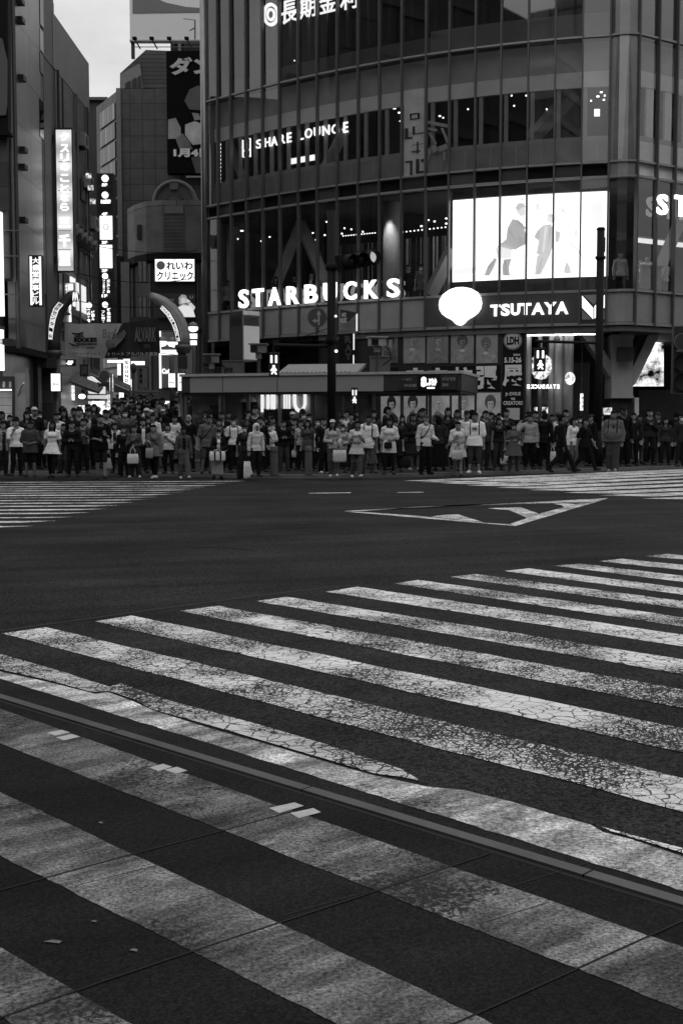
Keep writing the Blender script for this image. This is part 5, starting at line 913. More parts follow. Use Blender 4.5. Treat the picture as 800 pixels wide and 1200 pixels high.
for a, b in zip(kt, kt[1:]): kbox('glass_pane', a + .06, b - .06, .09, .10, PZ + .1, zb_ - .1, glass(.75, .03, 1.9), K)
kbox('pale_backing', .1, khit(438, 470, .6)[0], .62, .70, PZ, zb_ - .1, mat(.42, .35, .2, .7, 1.3), K); kbox('mid_rail', kt[0], kt[-1], .06, .13, 1.28, 1.34, mat(.12, .4, .4), K)  # pale backing added behind the panes to catch light and brighten them
for x0, x1, y0, y1, v in ((284, 301, 470, 500, .012), (309, 324, 479, 500, .02), (328, 345, 479, 500, .02), (246, 256, 475, 500, .03)): a, b = khit(x0, y1, .5), khit(x1, y0, .5); kbox('counter', a[0], b[0], .5, .6, PZ, b[1], mat(v, .6), K)
S = thing('lit_letters', kpt(khit(335, 470, .5)[0], .5, 1.9), 'big glowing strokes and a U shape behind the kiosk glass', 'sign')
LK = glow(1.38)
for x0, x1, y0, y1 in ((305.5, 308.8, 458, 483), (312, 315.5, 459, 480), (317, 322.5, 459, 480), (332, 333.6, 460, 479), (335, 336.6, 460, 479), (338, 339.6, 460, 479)): a, b = khit(x0, y1, .5), khit(x1, y0, .5); kbox('stroke', a[0], b[0], .5, .54, a[1], b[1], LK, S)
a, b = khit(343, 471, .5), khit(359.5, 460, .5); w = b[0] - a[0]; zc = a[1]; up = [kpt(a[0] + w * .12 * 1, .5, zc + .34)]
pth = [(.13, .34), (.13, 0)] + [(.5 - .37 * math.cos(math.pi * k / 10), -.30 * math.sin(math.pi * k / 10)) for k in range(1, 10)] + [(.87, 0), (.87, .34)]
MB().tube([kpt(a[0] + w * u, .5, zc + v) for u, v in pth], .06, 8).build('letter', LK, S, True)
S = thing('small_lamp', kpt(khit(249, 472, .6)[0], .6, 2.1), 'pale conical lampshade glowing faintly inside the kiosk', 'lamp'); a = khit(290, 469, .4); MB().lathe(kpt(a[0], .4, a[1]), [(.32, -.06), (.24, .06), (.12, .18)], 16).build('shade', mat(.5, .6), S, True)
# info panels and round-logo sign at the right end of the band
def ksign(label, x0, y0, x1, y1, d, m, chars, tm, name='kiosk_sign'):
    S = thing(name, kpt(khit((x0 + x1) / 2, y1, d)[0], d, 2.6), label, 'sign'); a, b = khit(x0, y1, d), khit(x1, y0, d); kbox('board', a[0], b[0], d, d + .04, a[1], b[1], m, S)
    for ch, q0, r0, q1, r1, bd in chars:
        a, b = khit(q0, r1, d - .012), khit(q1, r0, d - .012); text_on('lettering', ch, kpt(a[0], d - .004, a[1]), kd * (b[0] - a[0]), Vector((0, 0, b[1] - a[1])), tm, S, bd, .012)
    return S
S = ksign('glowing white round logo with kana at the right end of the roof band', 490, 438.5, 515, 458, -.20, BLK, [('しぶちか', 498.5, 443, 511.5, 452, .05), ('S', 493, 441.5, 499, 453.5, .08)], glow(1.36)); a, b = khit(500, 455.5, -.21), khit(509, 453.5, -.21); kbox('underline', a[0], b[0], -.215, -.2, a[1], b[1], glow(1.19), S)
ksign('dim direction board left of the glowing kana logo', 467.5, 440, 489, 457, -.19, mat(.025, .5), [('→ 出口', 470, 443, 482, 446, .01), ('渋谷駅', 473, 450, 488, 453.5, .01)], mat(.35, .5)); ksign('dim direction board right of the glowing kana logo', 516, 439, 534.5, 456.5, -.19, mat(.025, .5), [('のりば', 518, 442, 526, 446, .01), ('案内所', 518, 449, 525, 453, .01), ('地下街', 527, 442, 533, 446, .01)], mat(.35, .5))
# things standing on the kiosk roof
S = thing('cabinet', kpt(1.9, 1.8, zt), 'tall pale equipment cabinet with louvres standing on the kiosk roof', 'cabinet')
cz0, cz1 = P(286, 423, 42.2).z, P(286, 365, 42.2).z; cc = P(286.5, 400, 42.4); Mx = Matrix.Rotation(R(30), 3, 'Z')
MB().box((cc.x, cc.y, (cz0 + cz1) / 2), (.70, .85, cz1 - cz0), R(38)).build('body', mat(.20, .4, .3, .1, 1.), S)
def cab(name, u0, u1, z0, z1, side, m, th=.02):
    c, s = math.cos(R(38)), math.sin(R(38)); fx, fy_ = .35, .425
    if side == 'r': p = Vector((s * fy_, -c * fy_, 0)); t = Vector((c, s, 0)); 
    else: p = Vector((-c * fx, -s * fx, 0)); t = Vector((s, -c, 0)) * -1
    o = Vector((cc.x, cc.y, 0)) + p + t * ((u0 + u1) / 2); n = p.normalized(); MB().box((o.x + n.x * th / 2, o.y + n.y * th / 2, (z0 + z1) / 2), (u1 - u0, th, z1 - z0), math.atan2(t.y, t.x)).build(name, m, S)
cab('front_panel', -.32, .33, cz0 + .04, cz1 - .52, 'r', mat(.8, .35, .1, .1, 1.)); cab('head_panel', -.34, .34, cz1 - .14, cz1 - .0, 'r', mat(.7, .4)); cab('shaded_side', -.40, .40, cz0 + .04, cz1 - .02, 'l', mat(.07, .4, .2))  # pale front and dark side panels carry the light and shade on the cabinet
for k in range(7): cab('louvre', -.30, .31, cz1 - .48 + k * .045, cz1 - .465 + k * .045, 'r', mat(.05, .5), .03); cab('louvre', -.34, .30, cz1 - .50 + k * .05, cz1 - .485 + k * .05, 'l', mat(.02, .5), .03)
for lab, px, py, Y, r in (('boxy grey security camera on the kiosk roof left of the cabinet', 248, 421, 41.4, .10), ('boxy grey security camera on the kiosk roof under the cabinet', 303, 409, 40.9, -.1), ('pale boxy camera on the kiosk roof right of the black pole', 441.5, 401, 39.6, .25)):
    S = thing('camera_unit', P(px, 436, Y), lab, 'camera'); c = P(px, py, Y); Mr = Matrix.Rotation(r, 3, 'Z'); pale = .34 if px > 400 else .16
    MB().box(c, (.52, .34, .24), r).build('housing', mat(pale, .45, .2), S); MB().box(c + Mr @ Vector((-.12, -.19, 0)), (.22, .04, .19), r).build('lens_window', mat(.012, .2), S); MB().box(c + Vector((0, 0, .16)), (.62, .46, .04), r).build('sunshade', mat(pale, .5), S); MB().box(c + Vector((0, 0, -.22)), (.18, .18, .22), r).build('yoke', mat(.15, .5), S)
    MB().tube([c + Vector((0, .05, -.3)), (c.x, c.y + .05, zt + .05)], .06, 8).build('stand', mat(.05, .5), S); MB().tube([c + Vector((.22, .1, -.08)), c + Vector((.42, .1, -.25)), c + Vector((.46, .1, -.55)), c + Vector((.2, .1, -.75))], .022, 6).build('cable', BLK, S, True)
for lab, x0, x1, y0, y1, Y, v in (('low grey plinth box with a scrawled tag on the kiosk roof', 260, 285, 423, 439, 41.5, .075), ('square grey box under the pale camera on the kiosk roof', 433.5, 457, 418, 435.5, 40.6, .10), ('dark small plant box at the left of the kiosk roof', 238, 259, 431, 439, 42., .04)):
    S = thing('roof_box', P((x0 + x1) / 2, y1, Y), lab, 'box'); panel('case', x0, y0, x1, y1, Y, .6, mat(v, .5, .1, .2, 3.), S); panel('lid', x0 - .5, y0 - .8, x1 + .5, y0, Y - .05, .7, mat(v * 1.8, .5), S)
    if x0 == 260: text_px('scrawl', 'RYZ', 264.5, 431, 273, 435.5, Y - .02, BLK, S, .05, .01, .0)
S = thing('roof_hatch', P(390, 436, 40.5), 'shallow pale sloping skylight on the kiosk roof behind the black pole', 'skylight')
a0_, a1_ = P(326, 436.5, 40.6), P(417, 436.5, 39.6); a2_, a3_ = P(429, 426, 40.9), P(338, 427, 41.9)
MB().prism([a0_, a1_, a2_, a3_], (0, 0, -.10)).build('slope', mat(.30, .45, .2), S)
S = thing('pennant', P(426, 390, 43.2), 'small dark pennant with white letters hung on the tower front', 'flag'); p_ = [seg(417.5, 363, .3), seg(438, 369, .3), seg(437, 386, .3), seg(417.5, 384, .3)]
q_ = [seg(398.5, 362.5, .35), seg(419, 366.5, .35), seg(407.5, 377.5, .35), seg(398.5, 377, .35)]
MB().prism(q_, (0, -.01, 0)).build('cloth', mat(.03, .6), S); ftext('lettering', 'NO', 400.5, 366.5, 405.5, 371.5, .37, mat(.6, .5), S, .03, .01); ftext('lettering', 'MUSIC', 398.8, 372.5, 406.5, 378, .37, mat(.6, .5), S, .03, .01)
S = thing('banner_or_reflection', seg(412, 405, .2), 'dark vertical banner with grey letters right of the black signal pole', 'banner', None); fquad('cloth', 397.5, 391, 413, 427, .16, .02, BLK, S)
for k, ch in enumerate('RAY'): ftext('letter', ch, 404, 393.5 + k * 10, 412, 402 + k * 10, .18, mat(.06, .5), S, .05, .01)
for x0, y0, x1, y1 in ((417.2, 367.5, 418.6, 388), (413.8, 391, 415, 410), (413.6, 416, 414.6, 427)): 
    fquad('lit_edge', x0, y0, x1, y1, .3, .03, glow(.6), S)
# ------------------------------------------------------------------ signal poles
def ped_signal(S, x, y0, y1, w, Y):
    panel('housing', x - w / 2, y0, x + w / 2, y1, Y, .28, mat(.012, .5), S); h = y1 - y0
    for s in (-1, 1): panel('countdown_bar', x + s * w * .24 - w * .10, y0 + h * .10, x + s * w * .24 + w * .10, y0 + h * .43, Y - .02, .02, glow(1.31), S)
    c = P(x, y0 + h * .72, Y - .02); k = h * Y / F; mb = MB()
    mb.ball(c + Vector((0, 0, .145 * k)), (.06 * k, .012, .055 * k), 10, 6)
    prf = [(-.06, .09), (.06, .09), (.14, -.02), (.10, -.05), (.06, .0), (.06, -.05), (.14, -.19), (.07, -.2), (0, -.09), (-.07, -.2), (-.12, -.17), (-.05, -.04), (-.06, .0), (-.11, -.06), (-.15, -.03)]
    mb.prism([c + Vector((x_ * k, 0, z_ * k)) for x_, z_ in prf], (0, .014, 0)); mb.build('walking_figure', glow(1.34), S)
    panel('hood', x - w / 2 - .4, y0 - .8, x + w / 2 + .4, y0, Y - .2, .45, mat(.012, .5), S)
PB = mat(.010, .7, 0, .2, 3., 0, .2)
LPY = 34.6
S = thing('signal_pole', G(388.5, 551, PZ), 'tall black signal pole with side arms standing amid the crowd', 'signal pole'); b = P(388.5, 480, LPY); b = Vector((b.x, LPY, 0)); LPX = b.x
MB().tube([(LPX, LPY, PZ), (LPX, LPY, P(388, 247.5, LPY).z)], .125, 16).build('pole', PB, S, True)
for y in (313, 399): c = P(388, y, LPY); MB().lathe((LPX, LPY, c.z), [(.13, -.1), (.18, -.08), (.18, .08), (.13, .1)], 16).build('clamp', PB, S, True)
panel('control_box', 383.5, 386.5, 389, 399, LPY - .3, .2, PB, S)
MB().tube([P(388, 405.8, LPY), P(321, 404.3, LPY)], .05, 8).build('arm', PB, S); MB().tube([P(388, 313, LPY), P(388, 303, LPY - .0), P(447, 300.5, LPY)], .05, 8).build('arm', PB, S); MB().tube([P(387, 384, LPY), P(357, 394, LPY), P(338, 396, LPY)], .012, 6).build('cable', PB, S)
MB().ball(P(393.8, 411.5, LPY - .15), .045, 10, 6).build('lamp_dot', glow(1.36), S); MB().ball(P(393.3, 370.5, LPY - .15), .035, 10, 6).build('lamp_dot', glow(1.5), S)
S = thing('traffic_signal', P(418, 306, LPY - .1), 'dark three lens road signal seen obliquely on the black pole arm', 'traffic signal'); a_, b_ = P(405, 307.5, LPY - .45), P(430, 302.5, LPY - .05); d_ = (b_ - a_).normalized()
MB().box((a_ + b_) / 2, ((b_ - a_).length + .5, .25, .46), M=d_.to_track_quat('X', 'Z').to_matrix()).build('housing', PB, S)
for k, x in enumerate((404.5, 414.5, 427)):
    c = a_.lerp(b_, (.0, .45, 1.)[k]); nn = Vector((-d_.y, d_.x, 0)).normalized(); nn = nn if nn.y < 0 else -nn; mb = MB(); mb.tube([c + nn * .12, c + nn * .42 + Vector((0, 0, -.02))], [.21, .20], 16, caps=False); mb.tube([c + nn * .42, c + nn * .12], [.185, .19], 16, caps=False); mb.build('visor', PB, S, True)
    MB().ball(c + nn * .16, (.17, .06, .17), 14, 8).build('lens', glow(.35) if k == 2 else mat(.02, .3), S, True)
S = thing('walk_signal', P(320.5, 441, LPY), 'lit walk signal with white figure hung left of the tall black pole', 'pedestrian signal'); ped_signal(S, 320.8, 413.5, 441, 11.6, LPY - .1); panel('hanger', 319.5, 403, 322, 413.5, LPY, .08, PB, S); panel('bracket_box', 319.5, 398, 326, 408, LPY + .02, .2, PB, S)
S = thing('walk_signal', P(415, 480, 38.4), 'small lit walk signal low beside the black pole in front of kiosk posters', 'pedestrian signal'); ped_signal(S, 415.2, 455, 474, 7.5, 38.3); panel('post', 414.4, 475, 416.2, 520, 38.4, .07, PB, S)
S = thing('direction_sign', P(371.5, 371, LPY), 'round dark sign with up and left arrows beside the black pole', 'road sign'); 
disc('rim', 371.5, 372, .285, LPY - .02, .03, mat(.16, .5), S); disc('plate', 371.5, 372, .262, LPY - .035, .012, mat(.055, .5), S)
AR = mat(.35, .5)
for q in ([(372.6, 381), (374.4, 381), (374.4, 368), (372.6, 368)], [(370.8, 369), (376.2, 369), (373.5, 363.5)], [(368.5, 376.4), (373, 374), (373, 376), (369, 378)], [(369.8, 373), (369.8, 379), (365.8, 376)]): spoly('arrow', q, LPY - .05, .012, AR, S)
MB().tube([P(375, 373.5, LPY + .03), P(388, 373.5, LPY + .03)], .03, 6).build('arm', PB, S)
RPY = 36.9
S = thing('signal_pole', G(700.5, 547, PZ), 'thick black signal pole on the right in front of the tower corner', 'signal pole'); b = P(700.5, 470, RPY)
MB().tube([(b.x, RPY, PZ), (b.x, RPY, P(700, 268.5, RPY).z)], .118, 16).build('pole', PB, S, True); MB().tube([(b.x, RPY, PZ), (b.x, RPY, 1.2)], .165, 16).build('base', PB, S, True); MB().lathe((b.x, RPY, P(700, 268.5, RPY).z), [(.13, -.02), (.14, 0), (.10, .05)], 14).build('cap', PB, S, True)
panel('side_box', 704.5, 278, 709, 295, RPY - .05, .2, PB, S); MB().lathe((b.x, RPY, P(700, 302, RPY).z), [(.12, -.05), (.16, -.04), (.16, .04), (.12, .05)], 14).build('clamp', PB, S, True); MB().tube([P(700, 402, RPY), P(627, 400, RPY)], .045, 8).build('arm', PB, S)
S = thing('walk_signal', P(633, 440, RPY), 'lit walk signal with white figure hung left of the thick right pole', 'pedestrian signal'); ped_signal(S, 632.8, 408, 435, 12.6, RPY - .1); panel('hanger', 630, 400, 633, 408, RPY, .08, PB, S)
S = thing('dome_camera', P(652, 397, RPY), 'small white dome camera under the right signal arm', 'camera'); c = P(652, 395.8, RPY); MB().lathe(c, [(.06, -.12), (.10, -.08), (.11, 0), (.05, .06)], 14).build('dome', mat(.35, .4), S, True); MB().tube([c + Vector((0, 0, .05)), P(652, 401.5, RPY) + Vector((0, 0, .25))], .02, 6).build('stem', PB, S)
# ------------------------------------------------------------------ stone bollards
BST = mat(.085, .85, 0, .35, 30., .3)
def bollard(label, x0, x1, ytop, ybot, domed):
    g = G((x0 + x1) / 2, ybot, PZ); r = (x1 - x0) / 2 * g.y / F; h = (ray(400, ytop)[1] - ray(400, ybot)[1]) * g.y; S = thing('bollard', g, label, 'bollard', 'stone bollards along the kerb')
    MB().lathe(g, [(r * 1.02, 0), (r, .03), (r * .97, h * .86)] + ([(r * .9, h * .94), (r * .6, h * .985), (.01, h)] if domed else [(r * .96, h * .985), (r * .88, h), (.01, h)]), 22).build('shaft', BST, S, True); MB().lathe(g + Vector((0, 0, h * .80)), [(r * .985, 0), (r * .99, .012), (r * .985, .03)], 22).build('groove', mat(.03, .8), S, True)
bollard('leftmost of the three stone bollards on the kerb, flat topped', 316.3, 325.8, 523, 557.5, False); bollard('dome topped stone bollard on the kerb in front of a woman in grey', 357.3, 365.8, 522.5, 557, True); bollard('rightmost of the three stone bollards, near the woman with a white cardigan', 765.3, 774.7, 511, 542.5, False)
# ------------------------------------------------------------------ people: smooth blended bodies turned into one mesh each
def surf(fn, lo, hi, h):
    lo = np.array(lo, np.float32); n = np.ceil((np.array(hi) - lo) / h).astype(int) + 1
    ax = [lo[i] + h * np.arange(n[i], dtype=np.float32) for i in range(3)]
    X, Y, Z = np.meshgrid(*ax, indexing='ij')
    V = fn(X, Y, Z).astype(np.float32)
    S = V < 0
    c = [S[i:n[0] - 1 + i, j:n[1] - 1 + j, k:n[2] - 1 + k] for i in (0, 1) for j in (0, 1) for k in (0, 1)]
    cnt = sum(x.astype(np.int8) for x in c)
    act = (cnt > 0) & (cnt < 8)
    idx = -np.ones(act.shape, np.int64); I = np.argwhere(act); idx[act] = np.arange(len(I))
    if len(I) == 0: return np.zeros((0, 3)), []
    acc = np.zeros((len(I), 3), np.float32); w = np.zeros(len(I), np.float32)
    offs = [(i, j, k) for i in (0, 1) for j in (0, 1) for k in (0, 1)]
    for a in offs:
        for d in range(3):
            if a[d] == 1: continue
            b = list(a); b[d] = 1
            va = V[I[:, 0] + a[0], I[:, 1] + a[1], I[:, 2] + a[2]]; vb = V[I[:, 0] + b[0], I[:, 1] + b[1], I[:, 2] + b[2]]
            cr = (va < 0) != (vb < 0); t = np.where(cr, va / np.where(va == vb, 1, va - vb), 0)
            p = np.tile(np.array(a, np.float32), (len(I), 1)); p[:, d] += t
            acc += p * cr[:, None]; w += cr
    verts = lo + h * (I + acc / w[:, None])
    faces = []
    for d in range(3):
        e1, e2 = [(1, 2), (2, 0), (0, 1)][d]
        sl = [slice(None)] * 3; sl[d] = slice(0, n[d] - 1); a = S[tuple(sl)]
        sl[d] = slice(1, n[d]); b = S[tuple(sl)]
        for sgn in (0, 1):
            E = np.argwhere(a & ~b) if sgn == 0 else np.argwhere(~a & b)
            ok = (E[:, e1] > 0) & (E[:, e2] > 0) & (E[:, e1] < n[e1] - 1) & (E[:, e2] < n[e2] - 1); E = E[ok]
            if len(E) == 0: continue
            def at(o1, o2):
                q = E.copy(); q[:, e1] -= o1; q[:, e2] -= o2; return idx[q[:, 0], q[:, 1], q[:, 2]]
            fq = np.stack([at(1, 1), at(0, 1), at(0, 0), at(1, 0)], 1)
            faces.append(fq if sgn == 0 else fq[:, ::-1])
    return verts, (np.concatenate(faces).tolist() if faces else [])
def cone(a, b, ra, rb, sx=1., sy=1.):
    a = np.array(a, float); b = np.array(b, float)
    def f(X, Y, Z):
        ax, ay, az = (X - a[0]) / sx, (Y - a[1]) / sy, Z - a[2]
        bx, by, bz = (b[0] - a[0]) / sx, (b[1] - a[1]) / sy, b[2] - a[2]
        t = np.clip((ax * bx + ay * by + az * bz) / (bx * bx + by * by + bz * bz + 1e-9), 0, 1)
        return (np.sqrt((ax - t * bx) ** 2 + (ay - t * by) ** 2 + (az - t * bz) ** 2) - (ra + (rb - ra) * t)) * min(sx, sy, 1)
    return f
def ell(c, r):
    def f(X, Y, Z):
        return (np.sqrt(((X - c[0]) / r[0]) ** 2 + ((Y - c[1]) / r[1]) ** 2 + ((Z - c[2]) / r[2]) ** 2) - 1) * min(r)
    return f
def union(fs, k=.02):
    def f(X, Y, Z):
        d = fs[0](X, Y, Z)
        for q in fs[1:]:
            e = q(X, Y, Z); hh = np.maximum(k - np.abs(d - e), 0) / k; d = np.minimum(d, e) - hh * hh * k * .25
        return d
    return f
def nrm(v): v = np.array(v, float); return v / np.linalg.norm(v)

ARM = {  # upper-arm and forearm directions for the arm on side s (+x), facing -y
 'down': ((.16, .04, -1), (.05, -.14, -1)), 'relax': ((.2, .08, -1), (.0, -.3, -1)), 'phone': ((.14, -.12, -1), (-.5, -.85, .35)), 'fold': ((.22, -.1, -1), (-1., -.45, .12)),
 'face': ((.2, -.35, -1), (-.45, -.35, 1)), 'raise': ((.35, -.1, 1), (.02, -.05, 1)), 'bag': ((.14, .02, -1), (-.1, -.95, -.15)), 'clasp': ((.2, -.05, -1), (-.75, -.65, -.15)),
 'fwd': ((.1, -.38, -1), (.0, -.6, -1)), 'back': ((.14, .42, -1), (.05, .2, -1)), 'behind': ((.34, .0, -.3), (-.5, .2, 1)), 'strap': ((.3, -.05, -1), (-.35, -.5, 1)), 'chest': ((.22, -.2, -1), (-.8, -.4, .55))}
def skeleton(sp):
    fem = sp.get('fem', 0); H = 1.7; J = {}
    sw = (.100 if fem else .113) * H
    J['pel'] = np.array((0, 0, .53 * H)); J['chest'] = np.array((0, -.005, .74 * H)); J['neck'] = np.array((0, .005, .835 * H)); J['head'] = np.array((0, -.014, .914 * H))
    for s in (1, -1):
        a = ARM[sp.get('armR' if s > 0 else 'armL', 'down')]
        sh = np.array((s * sw, .008, .792 * H)); m = np.array((s, 1, 1))
        el = sh + nrm(np.array(a[0]) * m) * .172 * H; wr = el + nrm(np.array(a[1]) * m) * .150 * H
        J['sh', s], J['el', s], J['wr', s] = sh, el, wr; J['hd', s] = nrm(np.array(a[1]) * m)
        hip = np.array((s * .047 * H, 0, .515 * H)); st = sp.get('stride', 0) * (s if sp.get('lead', 1) > 0 else -s)
        # stride > 0: this leg forward (-y)
        if sp.get('stride', 0) == 0:
            spread = sp.get('spread', .05); kn = np.array((s * (.05 * H + spread * .5), -.02, .285 * H)); an = np.array((s * (.045 * H + spread), .02, .045 * H)); ft = nrm((s * .25, -1, 0))
        else:
            th = .235 * H; sh_ = .245 * H
            if st > 0:
                ang = st * .55; kn = hip + th * np.array((s * .02, -math.sin(ang), -math.cos(ang))); an = kn + sh_ * np.array((0, -math.sin(ang * .75), -math.cos(ang * .75))); ft = nrm((s * .1, -1, .22 * st))
            else:
                ang = -st * .38; kn = hip + th * np.array((s * .02, math.sin(ang) * .5, -math.cos(ang))); an = kn + sh_ * np.array((0, math.sin(ang * 2.1), -math.cos(ang * 2.1))); ft = nrm((s * .1, -1, -.55 * -st))
        J['hip', s], J['kn', s], J['an', s], J['ft', s] = hip, kn, an, ft
    if sp.get('stride', 0):
        low = min(J['an', s][2] + min(0, J['ft', s][2] * .12) for s in (1, -1)); dz = .05 * H * .9 - low - .0
        for k in list(J):
            if isinstance(k, tuple) and k[0] in ('hd', 'ft'): continue
            J[k] = J[k] + np.array((0, 0, dz))
    return J
def hand_geo(kind):
    fs = [ell((0, 0, -.045), (.040, .016, .05)), cone((0, 0, .02), (0, 0, -.01), .027, .026)]
    for i, (x, ln) in enumerate(((-.029, .066), (-.010, .076), (.010, .072), (.028, .056))):
        c = .35 if kind == 'relax' else 1.25
        p0 = np.array((x, 0, -.085)); d1 = np.array((x * .6, -math.sin(c * .6), -math.cos(c * .6))); p1 = p0 + nrm(d1) * ln * .5
        d2 = np.array((x * .4, -math.sin(c * 1.7), -math.cos(c * 1.7))); p2 = p1 + nrm(d2) * ln * .5
        fs += [cone(p0, p1, .0095, .0085), cone(p1, p2, .0085, .0065)]
    q0 = np.array((.030, -.004, -.03)); q1 = q0 + np.array((.028, -.018, -.028)); q2 = q1 + np.array((.002, -.014, -.03))
    fs += [cone(q0, q1, .013, .0105), cone(q1, q2, .0105, .008)]
    return surf(union(fs, .006), (-.06, -.11, -.2), (.09, .05, .06), .0062)
_H = {}
def hand_at(kind, wr, d, s):
    if kind not in _H: _H[kind] = hand_geo(kind)
    v, f = _H[kind]; v = v.copy()
    z = -nrm(d); y = np.array((0, 1., 0)) - z * z[1]
    if np.linalg.norm(y) < .2: y = np.array((0, 0, 1.)) - z * z[2]
    y = nrm(y); x = np.cross(y, z)
    if s > 0: v[:, 0] *= -1; f = [q[::-1] for q in f]
    return v @ np.stack([x, y, z]) + wr, f

def person_geo(sp):
    J = skeleton(sp); fem = sp.get('fem', 0); fat = sp.get('fat', 1.0); H = 1.7; vx = sp.get('vx', .017); out = {}
    dz = J['pel'][2] - .53 * H
    def torso(e, fx=1.0):
        cw = (.118 if fem else .132) * fat; b = sp.get('belly', 0)
        t = [cone(J['chest'] + (0, .01, .02), J['chest'] + (0, .005, -.14), cw * .78 + e, cw * .72 + e, 1.28, 1.0 * (.9 + .1 * fat)),
             cone(J['chest'] + (0, .005, -.14), J['pel'] + (0, .01, -.005), cw * .70 + e, cw * .80 + e, 1.2, 1.0),
             cone(J['sh', 1], J['neck'] + (.02, .012, .0), .036 + e, .042 + e), cone(J['sh', -1], J['neck'] + (-.02, .012, .0), .036 + e, .042 + e),
             cone(J['sh', 1] + (-.02, 0, -.02), J['chest'] + (.04, 0, .02), .046 + e * .6, .07 + e), cone(J['sh', -1] + (.02, 0, -.02), J['chest'] + (-.04, 0, .02), .046 + e * .6, .07 + e)]
        if b: t.append(ell(J['pel'] + np.array((0, -.07, .13)), (.155 * fat + e, .12 + b + e, .17 + e)))
        if fem: t += [ell(J['chest'] + np.array((s * .055, -.075, -.01)), (.055 + e, .045 + e, .05 + e)) for s in (1, -1)]
        return t
    def arm(s, e, fr=1.0, e2=None):
        e2 = e if e2 is None else e2; q = .9 if fem else 1.0; q *= .6 + .4 * fat
        sh, el, wr = J['sh', s], J['el', s], J['wr', s]; t = [cone(sh, el if fr >= .5 else sh + (el - sh) * fr * 2, .046 * q + e * .7, .038 * q + e2)]
        if fr > .5: t.append(cone(el, el + (wr - el) * (fr - .5) * 2, .037 * q + e2, .025 * q + e2))
        return t
    def leg(s, e, fr=1.0, e2=None):
        e2 = e if e2 is None else e2; q = (.75 + .25 * fat); hp, kn, an = J['hip', s], J['kn', s], J['an', s]
        t = [cone(hp, kn if fr >= .5 else hp + (kn - hp) * fr * 2, .083 * q + e, .053 * q + (e2 if fr < .9 else (e + e2) / 2))]
        if fr > .5: t.append(cone(kn, kn + (an - kn) * (fr - .5) * 2, .052 * q + (e + e2) / 2, .036 * q + e2))
        return t
    def foot(s, e):
        an, d = J['an', s], J['ft', s]; b = an + np.array((0, .02, -.035)); return [cone(an + (0, 0, .02), b, .036 + e, .034 + e), cone(b, b + d * .17 + (0, 0, -.006), .036 + e, .030 + e)]
    hd = J['head']; hs = 1.0
    skull = [ell(hd + np.array((0, .012, .026)), (.078, .097, .102)), ell(hd + np.array((0, -.022, -.045)), (.060, .068, .074))]
    face = [cone(hd + np.array((0, -.092, .005)), hd + np.array((0, -.108, -.024)), .008, .0125), ell(hd + np.array((.078, .012, -.008)), (.012, .022, .033)), ell(hd + np.array((-.078, .012, -.008)), (.012, .022, .033)),
            cone(hd + np.array((-.02, -.084, -.058)), hd + np.array((.02, -.084, -.058)), .009, .009)]
    neck = [cone(J['neck'] + (0, .01, -.04), hd + np.array((0, .02, -.05)), .058, .050)]
    allp = torso(0) + neck + skull + face
    for s in (1, -1): allp += arm(s, 0) + leg(s, 0) + foot(s, 0)
    pts = np.array([v for k, v in J.items() if not (isinstance(k, tuple) and k[0] in ('hd', 'ft'))])
    lo, hi = pts.min(0) - (.22, .30, .12), pts.max(0) + (.22, .22, .22); lo[2] = max(lo[2], -.04)
    v, f = surf(union(allp, .022), lo, hi, vx)
    fc = np.array([v[q].mean(0) for q in f]) - hd
    mi = ((np.abs(np.abs(fc[:, 0]) - .031) < .014) & (np.abs(fc[:, 2] - .012) < .011) & (fc[:, 1] < -.055)) | ((np.abs(np.abs(fc[:, 0]) - .031) < .017) & (np.abs(fc[:, 2] - .034) < .006) & (fc[:, 1] < -.055)) | ((np.abs(fc[:, 0]) < .024) & (np.abs(fc[:, 2] + .060) < .006) & (fc[:, 1] < -.06))
    mi = mi.astype(int).tolist()
    for s in (1, -1):
        kind = 'grip' if sp.get('armR' if s > 0 else 'armL', 'down') in ('phone', 'bag', 'strap', 'fold', 'face', 'clasp') else 'relax'
        hv, hf = hand_at(kind, J['wr', s], J['hd', s], s); b = len(v); v = np.concatenate([v, hv]); f = f + [[i + b for i in q] for q in hf]; mi += [0] * len(hf)
    out['body'] = (v, f, mi)
    ph = sp.get('seed', 0) * 1.7
    def wrk(X, Y, Z, a): return a * (np.sin(38 * Z + 9 * X + ph) * np.sin(21 * X - 17 * Z + 2 * ph) + .6 * np.sin(67 * Z - 31 * X + 13 * Y + ph))
    # ---- top
    tk = sp.get('top', 'tee')
    if tk:
        e = .014 + sp.get('loose', 0) ; sl = {'tee': .42, 'vest': .04, 'long': .97, 'shirt': .97, 'jacket': .97, 'dress': .42, 'tunic': .3}[tk]
        hem = {'tee': .50, 'vest': .52, 'long': .485, 'shirt': .47, 'jacket': .455, 'dress': .30, 'tunic': .40}[tk]; hem = sp.get('hem', hem) * H + dz
        fs = torso(e) + [cone(J['pel'] + (0, .01, .02), np.array((0, .01, hem - .05)), .118 * fat + e, (.124 + sp.get('flare', .012)) * fat + e, 1.3, 1.05)]
        for s in (1, -1): fs += arm(s, e + .004, sl, e + .012)
        U = union(fs, .03); nb = J['neck']; opn = sp.get('open', 0)
        def ftop(X, Y, Z):
            d = U(X, Y, Z) + wrk(X, Y, Z, .0035); d = np.maximum(d, hem - Z)
            inner = np.sqrt((X - nb[0]) ** 2 + (Y - nb[1] + .02) ** 2 + ((Z - nb[2] - .01) * 1.1) ** 2) - (.085 if tk != 'vest' else .11)
            d = np.maximum(d, -inner)
            if opn: d = np.maximum(d, -np.maximum(np.abs(X) - .045 - .03 * (nb[2] - Z), np.maximum(Y - .0, hem - .2 - Z)))
            return d
